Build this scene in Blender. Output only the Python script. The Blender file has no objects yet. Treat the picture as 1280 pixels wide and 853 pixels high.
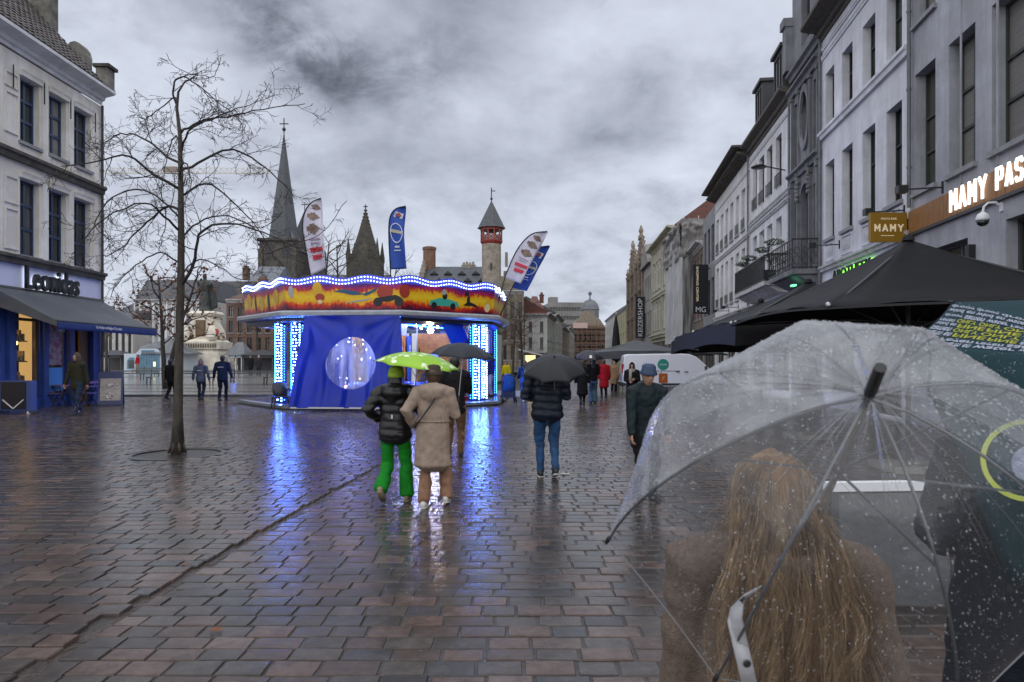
import bpy, bmesh, math, random
from mathutils import Vector, Matrix, noise
import numpy as np
random.seed(7)
S = bpy.context.scene
COL = S.collection
R = math.radians
# ---------------------------------------------------------------- camera
F, HZ, CX, EYE = 853.0, 450.0, 640.0, 1.65     # focal length and horizon of the photograph, eye height
cd = bpy.data.cameras.new('camera'); cam = bpy.data.objects.new('camera', cd); COL.objects.link(cam)
cd.sensor_width = 36; cd.lens = F/1280*36; cd.shift_y = (HZ-426.5)/1280
cd.clip_start = .05; cd.clip_end = 3000
cam.location = (0, 0, EYE); cam.rotation_euler = (R(90), 0, 0)
S.camera = cam
cd.dof.use_dof = True; cd.dof.focus_distance = 14; cd.dof.aperture_fstop = 7.0
# ---------------------------------------------------------------- world: overcast sky
SUN_EL, SUN_AZ = R(52), R(192)
W = bpy.data.worlds.new('World'); S.world = W; W.use_nodes = True
nt = W.node_tree; nt.nodes.clear()
def wn(t, **k):
    n = nt.nodes.new(t)
    for a, b in k.items(): setattr(n, a, b)
    return n
def lk(a, b): nt.links.new(a, b)
sky = wn('ShaderNodeTexSky', sky_type='NISHITA', sun_disc=False, sun_elevation=SUN_EL, sun_rotation=SUN_AZ)
bg1 = wn('ShaderNodeBackground'); bg1.inputs[1].default_value = .07; lk(sky.outputs[0], bg1.inputs[0])
tc = wn('ShaderNodeTexCoord'); sx = wn('ShaderNodeSeparateXYZ'); lk(tc.outputs['Generated'], sx.inputs[0])
def m(op, a, b=None, c=None):
    n = wn('ShaderNodeMath', operation=op)
    for i, x in enumerate((a, b, c)):
        if x is None: continue
        if isinstance(x, (int, float)): n.inputs[i].default_value = x
        else: lk(x, n.inputs[i])
    return n.outputs[0]
zc = m('ADD', m('MAXIMUM', sx.outputs[2], 0.0), .36)
cu, cv = m('DIVIDE', sx.outputs[0], zc), m('DIVIDE', sx.outputs[1], zc)
cb = wn('ShaderNodeCombineXYZ'); lk(cu, cb.inputs[0]); lk(cv, cb.inputs[1])
def wnoise(scale, det, rough, off, dist=.3):
    mp = wn('ShaderNodeMapping'); mp.inputs[1].default_value = off; lk(cb.outputs[0], mp.inputs[0])
    n = wn('ShaderNodeTexNoise'); n.inputs['Scale'].default_value = scale; n.inputs['Detail'].default_value = det
    n.inputs['Roughness'].default_value = rough; n.inputs['Distortion'].default_value = dist
    lk(mp.outputs[0], n.inputs['Vector']); return n.outputs[0]
big = wnoise(2.7, 6, .6, (3.1, 1.7, 0), .15); fine = wnoise(6.8, 9, .63, (0, 5, 0), .35)
tone = m('ADD', m('MULTIPLY', big, .62), m('MULTIPLY', fine, .38))
# the heavier cloud patches seen in the photograph, as places on the cloud deck
dark = None
for (px, py, ru, rv, amt) in ((365, 45, .15, .20, .68), (400, 90, .13, .16, .5), (305, 5, .13, .24, .66), (430, 100, .16, .2, .42), (520, 75, .2, .28, .5), (805, 106, .08, .11, .6), (760, 95, .12, .07, .2), (775, 165, .15, .16, .5), (640, 190, .35, .4, .26), (470, 160, .3, .3, .25), (930, 20, .2, .2, .25), (600, 20, .25, .25, .25)):
    d = Vector(((px-CX)/F, 1, (HZ-py)/F)).normalized(); q = d.z+.36; ru, rv = ru*.62, rv*.55; u0, v0 = d.x/q, d.y/q
    du = m('DIVIDE', m('SUBTRACT', cu, u0), ru); dv = m('DIVIDE', m('SUBTRACT', cv, v0), rv)
    e = m('POWER', 2.718, m('MULTIPLY', m('ADD', m('MULTIPLY', du, du), m('MULTIPLY', dv, dv)), -1.0))
    e = m('MULTIPLY', e, amt)
    dark = e if dark is None else m('ADD', dark, e)
dk = m('MULTIPLY', dark, m('MULTIPLY', m('SUBTRACT', fine, .30), 1.25))
tone = m('SUBTRACT', tone, dk)
ramp = wn('ShaderNodeValToRGB'); lk(tone, ramp.inputs[0])
el = ramp.color_ramp.elements
el[0].position = .02; el[0].color = (.075, .08, .105, 1)
el[1].position = .63; el[1].color = (.52, .555, .635, 1)
for p, c in ((.18, (.135, .147, .18, 1)), (.31, (.235, .255, .31, 1)), (.42, (.345, .37, .435, 1)), (.51, (.44, .47, .545, 1))):
    e = el.new(p); e.color = c
bg2 = wn('ShaderNodeBackground'); bg2.inputs[1].default_value = 1.0; lk(ramp.outputs[0], bg2.inputs[0])
mx = wn('ShaderNodeMixShader'); mx.inputs[0].default_value = .95; lk(bg1.outputs[0], mx.inputs[1]); lk(bg2.outputs[0], mx.inputs[2])
wo = wn('ShaderNodeOutputWorld'); lk(mx.outputs[0], wo.inputs[0])
# ---------------------------------------------------------------- sun behind cloud
sl = bpy.data.lights.new('sun', 'SUN'); so = bpy.data.objects.new('sun', sl); COL.objects.link(so)
sl.energy = 1.5; sl.angle = R(130); sl.color = (1, .97, .93)
sd = Vector((math.sin(SUN_AZ)*math.cos(SUN_EL), math.cos(SUN_AZ)*math.cos(SUN_EL), math.sin(SUN_EL)))
so.rotation_euler = sd.to_track_quat('Z', 'Y').to_euler()
# ---------------------------------------------------------------- colour and sampling
S.view_settings.view_transform = 'Standard'; S.view_settings.look = 'None'
S.view_settings.exposure = 0.52; S.view_settings.gamma = 1
S.render.engine = 'CYCLES'
try:
    S.cycles.use_denoising = True; S.cycles.transparent_max_bounces = 24
    S.cycles.max_bounces = 7; S.cycles.diffuse_bounces = 3; S.cycles.glossy_bounces = 4
    S.cycles.sample_clamp_indirect = 6; S.cycles.caustics_reflective = False; S.cycles.caustics_refractive = False
except Exception: pass

# ================================================================= helpers
def gz(Y):                     # the plaza climbs gently beyond its kerb
    return 0.0 if Y < 31 else min(.5, .06+.44*(Y-31)/34)
def gp(px, py):                # point of the square's floor under a pixel of the photograph
    Y = F*EYE/(py-HZ); return Vector(((px-CX)/F*Y, Y, 0))
def pp(px, py, Y): return Vector(((px-CX)/F*Y, Y, EYE-(py-HZ)/F*Y))
def xx(px, Y): return (px-CX)/F*Y
def zz(py, Y): return EYE-(py-HZ)/F*Y

class MB:
    def __init__(s): s.v = []; s.f = []; s.m = []; s.mi = 0
    def add(s, vs, fs):
        o = len(s.v); s.v += [tuple(p) for p in vs]
        for f in fs: s.f.append(tuple(i+o for i in f)); s.m.append(s.mi)
        return s
    def box(s, x0, x1, y0, y1, z0, z1):
        return s.add([(x0,y0,z0),(x1,y0,z0),(x1,y1,z0),(x0,y1,z0),(x0,y0,z1),(x1,y0,z1),(x1,y1,z1),(x0,y1,z1)],
                     [(3,2,1,0),(4,5,6,7),(0,1,5,4),(1,2,6,5),(2,3,7,6),(3,0,4,7)])
    def bar(s, a, b, w, h=None, up=(0,0,1)):
        a, b = Vector(a), Vector(b); h = h or w; d = (b-a).normalized(); up = Vector(up)
        x = d.cross(up)
        if x.length < 1e-4: x = d.cross(Vector((0,1,0)))
        x.normalize(); y = x.cross(d); x *= w/2; y *= h/2
        return s.add([a-x-y,a+x-y,a+x+y,a-x+y,b-x-y,b+x-y,b+x+y,b-x+y],
                     [(0,1,2,3),(7,6,5,4),(4,5,1,0),(5,6,2,1),(6,7,3,2),(7,4,0,3)])
    def prism(s, poly, vec):
        n = len(poly); vec = Vector(vec); a = [Vector(p) for p in poly]; b = [p+vec for p in a]
        return s.add(a+b, [tuple(range(n-1,-1,-1)), tuple(range(n,2*n))]+[(i,(i+1)%n,n+(i+1)%n,n+i) for i in range(n)])
    def ext(s, prof, u0, u1):  # (y, z) profile run along x
        return s.prism([(u0, y, z) for y, z in prof], (u1-u0, 0, 0))
    def tube(s, pts, r, n=6, cap=True):
        pts = [Vector(p) for p in pts]; k = len(pts)
        rs = [r]*k if isinstance(r, (int, float)) else r
        t0 = (pts[1]-pts[0]).normalized()
        x = t0.orthogonal().normalized(); vs = []
        for i, p in enumerate(pts):
            t = (pts[min(i+1,k-1)]-pts[max(i-1,0)]).normalized()
            x = (x-t*x.dot(t)); x = x.normalized() if x.length > 1e-6 else t.orthogonal().normalized()
            y = t.cross(x); q = rs[i]
            rx, ry = q if isinstance(q, tuple) else (q, q)
            for j in range(n):
                a = 2*math.pi*j/n; vs.append(p+x*(rx*math.cos(a))+y*(ry*math.sin(a)))
        fs = [(i*n+j, i*n+(j+1)%n, (i+1)*n+(j+1)%n, (i+1)*n+j) for i in range(k-1) for j in range(n)]
        if cap: fs += [tuple(range(n-1,-1,-1)), tuple(range((k-1)*n, k*n))]
        return s.add(vs, fs)
    def lathe(s, prof, n=16, c=(0,0,0), M=None, a0=0.0, cap=True):
        vs = []; c = Vector(c)
        for r, z in prof:
            for j in range(n):
                a = a0+2*math.pi*j/n; p = Vector((r*math.cos(a), r*math.sin(a), z))
                vs.append((M@p if M else p)+c)
        k = len(prof)
        fs = [(i*n+j, i*n+(j+1)%n, (i+1)*n+(j+1)%n, (i+1)*n+j) for i in range(k-1) for j in range(n)]
        if cap: fs += [tuple(range(n-1,-1,-1)), tuple(range((k-1)*n, k*n))]
        return s.add(vs, fs)
    def ball(s, c, r, n=10, k=6):
        r = (r, r, r) if isinstance(r, (int, float)) else r
        pr = [(math.sin(math.pi*i/k), -math.cos(math.pi*i/k)) for i in range(k+1)]
        pr[0] = (.02, -1); pr[-1] = (.02, 1)
        return s.lathe(pr, n, c, Matrix.Diagonal(r))
    def loft(s, pts, rad, n=14, ref=(1,0,0), round_=True):
        """closed tube of elliptical rings for limbs and garments"""
        pts = [Vector(p) for p in pts]; rad = [r if isinstance(r, tuple) else (r, r) for r in rad]
        if round_:
            for e in (0, -1):
                nb = 1 if e == 0 else -2
                d = (pts[e]-pts[nb]).normalized(); q = min(rad[e])*.45
                p2 = pts[e]+d*q; r2 = (rad[e][0]*.55, rad[e][1]*.55)
                if e == 0: pts.insert(0, p2); rad.insert(0, r2)
                else: pts.append(p2); rad.append(r2)
        k = len(pts); x = Vector(ref); vs = []
        for i, p in enumerate(pts):
            t = (pts[min(i+1,k-1)]-pts[max(i-1,0)]).normalized()
            x2 = x-t*x.dot(t)
            if x2.length > .05: x = x2.normalized()
            y = t.cross(x)
            for j in range(n):
                a = 2*math.pi*j/n; vs.append(p+x*(rad[i][0]*math.cos(a))+y*(rad[i][1]*math.sin(a)))
        fs = [(i*n+j, i*n+(j+1)%n, (i+1)*n+(j+1)%n, (i+1)*n+j) for i in range(k-1) for j in range(n)]
        fs += [tuple(range(n-1,-1,-1)), tuple(range((k-1)*n, k*n))]
        return s.add(vs, fs)
    def mesh(s, name):
        me = bpy.data.meshes.new(name); me.from_pydata(s.v, [], s.f)
        if any(s.m): me.polygons.foreach_set('material_index', s.m)
        me.update(); return me
    def build(s, name, mats, parent=None, smooth=False, loc=None, kind=None):
        return link(name, s.mesh(name), mats, parent, smooth, loc, kind)

def link(name, me, mats, parent=None, smooth=False, loc=None, kind=None):
    if not isinstance(mats, (list, tuple)): mats = [mats]
    if not me.materials:
        for q in mats: me.materials.append(q)
        if smooth is True: me.shade_smooth()
        elif smooth:
            me.shade_smooth(); 
            try: me.set_sharp_from_angle(angle=R(smooth))
            except Exception: pass
    o = bpy.data.objects.new(name, me); COL.objects.link(o)
    if parent: o.parent = parent
    if loc is not None: o.location = loc
    if kind: o['kind'] = kind
    return o
def tag(o, label, cat, group=None):
    o['label'] = label; o['category'] = cat
    if group: o['group'] = group
    return o
def thing(name, label, cat, loc=(0,0,0), rz=0.0, group=None):
    o = bpy.data.objects.new(name, None); COL.objects.link(o); o.empty_display_size = .1
    o.location = loc; o.rotation_euler = (0, 0, rz)
    return tag(o, label, cat, group)
def copy_tree(o, loc, rz=None, label=None, parent=None, scale=None):
    c = o.copy(); COL.objects.link(c); c.parent = parent
    if parent is None:
        c.location = loc
        if rz is not None: c.rotation_euler = (0, 0, rz)
        if label: c['label'] = label
        if scale: c.scale = scale if isinstance(scale, tuple) else (scale,)*3
    for ch in [x for x in o.children]: copy_tree(ch, None, parent=c)
    return c

# temp scene where modifiers and text are turned into meshes
TMP = bpy.data.scenes.new('workbench')
def evaluated(ob):
    TMP.collection.objects.link(ob); vl = TMP.view_layers[0]; vl.update()
    me = bpy.data.meshes.new_from_object(ob.evaluated_get(vl.depsgraph)); TMP.collection.objects.unlink(ob)
    d = ob.data; bpy.data.objects.remove(ob)
    return me
def remesh(mb, voxel, it=3, fold=None):
    ob = bpy.data.objects.new('t', mb.mesh('t'))
    r = ob.modifiers.new('r', 'REMESH'); r.mode = 'VOXEL'; r.voxel_size = voxel
    if it:
        q = ob.modifiers.new('s', 'SMOOTH'); q.factor = .5; q.iterations = it
    me = evaluated(ob)
    if fold:
        nv = len(me.vertices); co = np.empty(nv*3, 'f'); no = np.empty(nv*3, 'f')
        me.vertices.foreach_get('co', co); me.vertices.foreach_get('normal', no)
        co = co.reshape(-1,3); no = no.reshape(-1,3)
        d = np.array([fold(Vector(p)) for p in co.tolist()], 'f')
        co += no*d[:,None]; me.vertices.foreach_set('co', co.ravel()); me.update()
    return me
GLY = {'M':[[(0,0),(0,1),(.5,.35),(1,1),(1,0)]],'A':[[(0,0),(.5,1),(1,0)],[(.22,.3),(.78,.3)]],'Y':[[(0,1),(.5,.48),(1,1)],[(.5,.48),(.5,0)]],'P':[[(0,0),(0,1),(.8,1),(1,.86),(1,.6),(.8,.46),(0,.46)]],
 'S':[[(1,.86),(.8,1),(.2,1),(0,.86),(0,.64),(.2,.54),(.8,.46),(1,.36),(1,.14),(.8,0),(.2,0),(0,.14)]],'T':[[(0,1),(1,1)],[(.5,1),(.5,0)]],'B':[[(0,0),(0,1),(.8,1),(.95,.86),(.95,.62),(.8,.52),(0,.52)],[(.8,.52),(1,.4),(1,.12),(.8,0),(0,0)]],'R':[[(0,0),(0,1),(.8,1),(1,.86),(1,.6),(.8,.46),(0,.46)],[(.5,.46),(1,0)]]}
def stroke_text(name, s, w, h, sw, M_, parent, loc, depth=.02, gap=.32):
    mb = MB(); cwid = w/(len(s)+gap*(len(s)-1)); u = 0
    for ch in s:
        for k, pl in enumerate(GLY[ch]):
            q = [Vector((u+sw/2+x*(cwid-sw), -depth*.5-.001*k, sw/2+z*(h-sw))) for x, z in pl]
            for a, b_ in zip(q, q[1:]):
                d = (b_-a).normalized()*sw*.35; mb.bar(a-d, b_+d, sw, depth, (0,1,0)) if abs(d.z) > abs(d.x)*.0 else mb.bar(a-d, b_+d, sw, depth, (0,1,0))
        u += cwid*(1+gap)
    return mb.build(name, M_, parent, loc=loc)
_txt = {}
def text_mesh(s, w, h, depth=.02, bold=0.0, shear=0.0):
    k = (s, w, h, depth, bold)
    if k in _txt: return _txt[k]
    cu_ = bpy.data.curves.new('t', 'FONT'); cu_.body = s; cu_.extrude = .05; cu_.offset = bold; cu_.shear = shear; cu_.resolution_u = 3
    me = evaluated(bpy.data.objects.new('t', cu_))
    n = len(me.vertices); co = np.empty(n*3, 'f'); me.vertices.foreach_get('co', co); co = co.reshape(-1,3)
    lo, hi = co.min(0), co.max(0); sc = (hi-lo); sc[sc < 1e-6] = 1
    q = (co-lo)/sc
    out = np.stack([q[:,0]*w, -q[:,2]*depth, q[:,1]*h], 1).astype('f')
    me.vertices.foreach_set('co', out.ravel()); me.update(); me.materials.clear()
    _txt[k] = me; return me
def text(name, s, w, h, mat_, parent, loc, depth=.02, bold=0.0, rot=None, shear=0.0):
    o = link(name, text_mesh(s, w, h, depth, bold, shear).copy(), mat_, parent, False, loc)
    if rot: o.rotation_euler = rot
    return o

# ----------------------------------------------------------------- materials
def mat(name, col, rough=.7, col2=None, scale=4.0, bump=0.0, bscale=None, metal=0.0, spec=.5, stretch=(1,1,1), emit=None, es=0.0, amt=.5, det=5, coat=0.0, lo=.35, hi=.65):
    M = bpy.data.materials.new(name); M.use_nodes = True; t = M.node_tree; b = t.nodes['Principled BSDF']
    b.inputs['Base Color'].default_value = (*col, 1); b.inputs['Roughness'].default_value = rough
    b.inputs['Metallic'].default_value = metal; b.inputs['Specular IOR Level'].default_value = spec
    if coat: b.inputs['Coat Weight'].default_value = coat
    if emit: b.inputs['Emission Color'].default_value = (*emit, 1); b.inputs['Emission Strength'].default_value = es
    if col2 or bump:
        tc = t.nodes.new('ShaderNodeTexCoord'); mp = t.nodes.new('ShaderNodeMapping'); mp.inputs[3].default_value = stretch
        t.links.new(tc.outputs['Object'], mp.inputs[0])
    if col2:
        n = t.nodes.new('ShaderNodeTexNoise'); n.inputs['Scale'].default_value = scale; n.inputs['Detail'].default_value = det; n.inputs['Roughness'].default_value = .65
        t.links.new(mp.outputs[0], n.inputs['Vector'])
        r = t.nodes.new('ShaderNodeValToRGB'); t.links.new(n.outputs[0], r.inputs[0])
        r.color_ramp.elements[0].position = lo; r.color_ramp.elements[1].position = hi
        r.color_ramp.elements[0].color = (*col, 1); r.color_ramp.elements[1].color = (*col2, 1)
        t.links.new(r.outputs[0], b.inputs['Base Color'])
    if bump:
        n2 = t.nodes.new('ShaderNodeTexNoise'); n2.inputs['Scale'].default_value = bscale or scale*4; n2.inputs['Detail'].default_value = 4
        t.links.new(tc.outputs['Object'], n2.inputs['Vector'])
        bp = t.nodes.new('ShaderNodeBump'); bp.inputs['Strength'].default_value = bump; bp.inputs['Distance'].default_value = .02
        t.links.new(n2.outputs[0], bp.inputs['Height']); t.links.new(bp.outputs[0], b.inputs['Normal'])
    return M
def plaster(name, col, dirt, k=1.0):
    """painted render with rain streaks running down it"""
    M = mat(name, col, .75, bump=.15, bscale=40); t = M.node_tree; b = t.nodes['Principled BSDF']
    tc = t.nodes['Texture Coordinate']
    def nz(sc, st, det=6):
        mp = t.nodes.new('ShaderNodeMapping'); mp.inputs[3].default_value = st; t.links.new(tc.outputs['Object'], mp.inputs[0])
        n = t.nodes.new('ShaderNodeTexNoise'); n.inputs['Scale'].default_value = sc; n.inputs['Detail'].default_value = det; n.inputs['Roughness'].default_value = .7
        t.links.new(mp.outputs[0], n.inputs['Vector']); return n.outputs[0]
    a = nz(1.0, (3.2, 3.2, .28)); c = nz(.45, (1, 1, 1)); 
    ad = t.nodes.new('ShaderNodeMath'); ad.operation = 'MULTIPLY_ADD'; t.links.new(a, ad.inputs[0]); ad.inputs[1].default_value = .6; t.links.new(c, ad.inputs[2])
    r = t.nodes.new('ShaderNodeValToRGB'); t.links.new(ad.outputs[0], r.inputs[0])
    r.color_ramp.elements[0].position = .56; r.color_ramp.elements[0].color = (*col, 1)
    r.color_ramp.elements[1].position = .98-.1*k; r.color_ramp.elements[1].color = (*dirt, 1)
    t.links.new(r.outputs[0], b.inputs['Base Color'])
    return M
def brickmat(name, c1, c2, mortar, bw=.22, bh=.065, rough=.85, ms=.012, flat=False):
    M = mat(name, c1, rough); t = M.node_tree; b = t.nodes['Principled BSDF']
    tc = t.nodes.new('ShaderNodeTexCoord'); sp = t.nodes.new('ShaderNodeSeparateXYZ'); t.links.new(tc.outputs['Object'], sp.inputs[0])
    cm = t.nodes.new('ShaderNodeCombineXYZ')
    if flat: t.links.new(sp.outputs[0], cm.inputs[0]); t.links.new(sp.outputs[1], cm.inputs[1])
    else:
        ad = t.nodes.new('ShaderNodeMath'); t.links.new(sp.outputs[0], ad.inputs[0]); t.links.new(sp.outputs[1], ad.inputs[1])
        t.links.new(ad.outputs[0], cm.inputs[0]); t.links.new(sp.outputs[2], cm.inputs[1])
    k = t.nodes.new('ShaderNodeTexBrick'); t.links.new(cm.outputs[0], k.inputs[0])
    k.inputs['Color1'].default_value = (*c1, 1); k.inputs['Color2'].default_value = (*c2, 1); k.inputs['Mortar'].default_value = (*mortar, 1)
    k.inputs['Scale'].default_value = 1; k.inputs['Brick Width'].default_value = bw; k.inputs['Row Height'].default_value = bh; k.inputs['Mortar Size'].default_value = ms
    n = t.nodes.new('ShaderNodeTexNoise'); n.inputs['Scale'].default_value = .6; n.inputs['Detail'].default_value = 6; t.links.new(tc.outputs['Object'], n.inputs['Vector'])
    mxn = t.nodes.new('ShaderNodeMix'); mxn.data_type = 'RGBA'; mxn.blend_type = 'MULTIPLY'; mxn.inputs[0].default_value = .8
    r = t.nodes.new('ShaderNodeValToRGB'); t.links.new(n.outputs[0], r.inputs[0]); r.color_ramp.elements[0].position = .3; r.color_ramp.elements[0].color = (.45,.45,.45,1); r.color_ramp.elements[1].position = .7; r.color_ramp.elements[1].color = (1.1,1.1,1.1,1)
    t.links.new(k.outputs['Color'], mxn.inputs[6]); t.links.new(r.outputs[0], mxn.inputs[7]); t.links.new(mxn.outputs[2], b.inputs['Base Color'])
    return M
def emitter(name, col, st):
    return mat(name, tuple(min(.8, c) for c in col), .4, emit=col, es=st)

GLASS = mat('window_glass', (.012,.014,.016), .06, (.035,.037,.036), 1.6, spec=.6)
IRON = mat('black_iron', (.015,.015,.017), .4)
DKGREY = mat('dark_grey_paint', (.06,.06,.065), .5)
WHITEP = mat('white_paint', (.72,.73,.75), .5)
STEEL = mat('steel', (.45,.46,.48), .35, metal=.9)
STONE = mat('grey_stone', (.30,.29,.27), .8, (.13,.125,.115), 1.5, .4)
ZINC = mat('zinc', (.16,.17,.185), .5, (.1,.105,.115), 2)
SLATE = mat('slate_roof', (.050,.055,.065), .55, (.10,.105,.115), 3.0, .5, 14)
# ================================================================= ground
TREE = gp(222, 568)
def stone_material(name, single):
    M = bpy.data.materials.new(name); M.use_nodes = True; t = M.node_tree; b = t.nodes['Principled BSDF']
    if single: src = t.nodes.new('ShaderNodeObjectInfo').outputs['Random']
    else:
        a = t.nodes.new('ShaderNodeAttribute'); a.attribute_name = 'tone'; src = a.outputs['Fac']
    r = t.nodes.new('ShaderNodeValToRGB'); r.color_ramp.interpolation = 'CONSTANT'; t.links.new(src, r.inputs[0])
    el = r.color_ramp.elements; el[0].position = 0; el[0].color = (.060,.054,.053,1); el[1].position = .2; el[1].color = (.072,.065,.062,1)
    for p, c in ((.34,(.083,.074,.070)),(.44,(.056,.057,.064)),(.55,(.098,.073,.065)),(.66,(.118,.083,.072)),(.75,(.076,.056,.050)),(.87,(.135,.103,.093)),(.93,(.042,.040,.043))):
        e = el.new(p); e.color = (*c, 1)
    g = t.nodes.new('ShaderNodeNewGeometry')
    def nz(scale, det, st=(1,1,1), rough=.6):
        mp = t.nodes.new('ShaderNodeMapping'); mp.inputs[3].default_value = st; t.links.new(g.outputs['Position'], mp.inputs[0])
        n = t.nodes.new('ShaderNodeTexNoise'); n.inputs['Scale'].default_value = scale; n.inputs['Detail'].default_value = det; n.inputs['Roughness'].default_value = rough
        t.links.new(mp.outputs[0], n.inputs['Vector']); return n.outputs[0]
    n1 = nz(9, 8, rough=.7)
    cr = t.nodes.new('ShaderNodeValToRGB'); t.links.new(n1, cr.inputs[0]); cr.color_ramp.elements[0].position = .3; cr.color_ramp.elements[0].color = (.42,.38,.35,1); cr.color_ramp.elements[1].position = .7; cr.color_ramp.elements[1].color = (1.22,1.14,1.08,1)
    mu = t.nodes.new('ShaderNodeMix'); mu.data_type = 'RGBA'; mu.blend_type = 'MULTIPLY'; mu.inputs[0].default_value = 1
    t.links.new(r.outputs[0], mu.inputs[6]); t.links.new(cr.outputs[0], mu.inputs[7]); t.links.new(mu.outputs[2], b.inputs['Base Color'])
    n2 = nz(.55, 4); n3 = nz(14, 4)
    mr = t.nodes.new('ShaderNodeMapRange'); t.links.new(n2, mr.inputs[0]); mr.inputs[1].default_value = .38; mr.inputs[2].default_value = .66; mr.inputs[3].default_value = .035; mr.inputs[4].default_value = .20
    ad = t.nodes.new('ShaderNodeMath'); ad.operation = 'MULTIPLY_ADD'; t.links.new(n3, ad.inputs[0]); ad.inputs[1].default_value = .08; t.links.new(mr.outputs[0], ad.inputs[2])
    sn = t.nodes.new('ShaderNodeSeparateXYZ'); t.links.new(g.outputs['True Normal'], sn.inputs[0]); m9 = t.nodes.new('ShaderNodeMapRange'); t.links.new(sn.outputs[2], m9.inputs[0]); m9.inputs[1].default_value = .90; m9.inputs[2].default_value = .995; m9.inputs[3].default_value = .6; m9.inputs[4].default_value = 0
    mm = t.nodes.new('ShaderNodeMath'); mm.operation = 'MAXIMUM'; t.links.new(ad.outputs[0], mm.inputs[0]); t.links.new(m9.outputs[0], mm.inputs[1]); t.links.new(mm.outputs[0], b.inputs['Roughness'])
    b.inputs['Specular IOR Level'].default_value = .60
    n4 = nz(24, 5, (1, 2.2, 1), .7); n5 = nz(90, 2)
    b1 = t.nodes.new('ShaderNodeBump'); b1.inputs['Strength'].default_value = .38; b1.inputs['Distance'].default_value = .0045; t.links.new(n4, b1.inputs['Height'])
    b2 = t.nodes.new('ShaderNodeBump'); b2.inputs['Strength'].default_value = .2; b2.inputs['Distance'].default_value = .002; t.links.new(n5, b2.inputs['Height']); t.links.new(b1.outputs[0], b2.inputs['Normal'])
    t.links.new(b2.outputs[0], b.inputs['Normal'])
    return M
M_ST1, M_STN = stone_material('wet_stone', True), stone_material('wet_stone_field', False)
M_JOINT = mat('wet_joint', (.035,.031,.028), .12, (.075,.068,.06), 6, .35, 60)
M_FAR = brickmat('wet_paving_far', (.07,.068,.07), (.11,.085,.075), (.025,.025,.025), .26, .17, .2, .012, True)

mb = MB(); mb.add([(-400,-60,-.0095),(400,-60,-.0095),(400,31.2,-.0095),(-400,31.2,-.0095)], [(0,1,2,3)])
ground = mb.build('square_ground', M_JOINT, kind='structure')
def chan(Y): return np.interp(Y, [0, 3, 5.2, 8.3, 10.4, 14, 20], [-2.7, -2.56, -2.5, -2.26, -2.07, -1.85, -1.6])
rng = np.random.default_rng(3)
cen = []
Y = 1.9
while Y < 31.0:
    rh = .165+rng.uniform(-.012, .014) if Y < 16 else .172
    if Y > 22: rh = .19
    x0 = max(-.80*Y-2.2, -16.25); x1 = min(.80*Y+2.4, 8.0+.131*Y-.1)
    xc = float(chan(Y+rh/2)) if Y < 16 else None
    n = int((x1-x0)/.2)+4
    w = np.clip(rng.normal(.262, .036, n), .17, .34); 
    if Y > 22: w *= 1.25
    e = x0-rng.uniform(0, .26)+np.concatenate([[0], np.cumsum(w)])
    mid = (e[1:]+e[:-1])/2; k = mid < x1
    for a, b_ in zip(mid[k], w[k]):
        l_, r2 = a-b_/2, a+b_/2
        if xc is not None:                      # stones are cut along the drain line
            ca_, cb_ = xc-.015, xc+.035
            if l_ < ca_ < r2 and a < xc: r2 = ca_
            elif l_ < cb_ < r2 and a >= xc: l_ = cb_
            elif l_ < ca_ < r2: r2 = ca_
            if r2-l_ < .05: continue
        cen.append(((l_+r2)/2, Y+rh/2, r2-l_-.0085, rh-.0085))
    Y += rh
cen = np.array(cen)
dch = cen[:,0]-chan(cen[:,1])
tre = (cen[:,0]-TREE.x)**2/.8**2+(cen[:,1]-TREE.y)**2/.8**2
keep = tre > 1
cen = cen[keep]; dch = dch[keep]
N = len(cen)
zt = rng.normal(0, .0020, N)+np.where((dch < 0) & (cen[:,1] < 16), .015*np.clip((16-cen[:,1])/4, 0, 1), 0)
pxs = CX+F*cen[:,0]/cen[:,1]; pys = HZ+F*EYE/cen[:,1]
seen = (pxs > -5) & (pxs < 1285) & (pys < 862) & ~((pxs > 800) & (pys > 700)) & (pxs < 770+np.maximum(0, pys-690)*.35)
area = np.where(seen, cen[:,2]*cen[:,3]/cen[:,1]**3, 0)
top = np.argsort(-area)[:300]; single = np.zeros(N, bool); single[top] = True
# the 300 largest stones, one object each
def stone_mesh(i):
    r_ = np.random.default_rng(50+i); mbs = MB(); g = []
    xs = [-.5, -.46, 0.1*r_.uniform(-1,1), .46, .5]
    j = lambda s: r_.uniform(-s, s)
    ring0 = [(-.5+abs(j(.03)),-.5+abs(j(.045)),-.03),(.5-abs(j(.03)),-.5+abs(j(.045)),-.03),(.5-abs(j(.03)),.5-abs(j(.045)),-.03),(-.5+abs(j(.03)),.5-abs(j(.045)),-.03)]
    ring1 = [(x, y, -.009) for x, y, z in ring0]
    ring2 = [(x*.972+j(.005), y*.955+j(.008), -.0015+j(.001)) for x, y, z in ring0]
    mid = (j(.1), j(.1), .0012)
    mbs.add(ring0+ring1+ring2+[mid], [(k, (k+1)%4, 4+(k+1)%4, 4+k) for k in range(4)]+[(4+k, 4+(k+1)%4, 8+(k+1)%4, 8+k) for k in range(4)]+[(8+k, 8+(k+1)%4, 12) for k in range(4)])
    return mbs.mesh('paving_stone')
sm = [stone_mesh(i) for i in range(9)]
for q in sm: q.materials.append(M_ST1); q.shade_smooth(); q.set_sharp_from_angle(angle=R(14))
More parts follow.
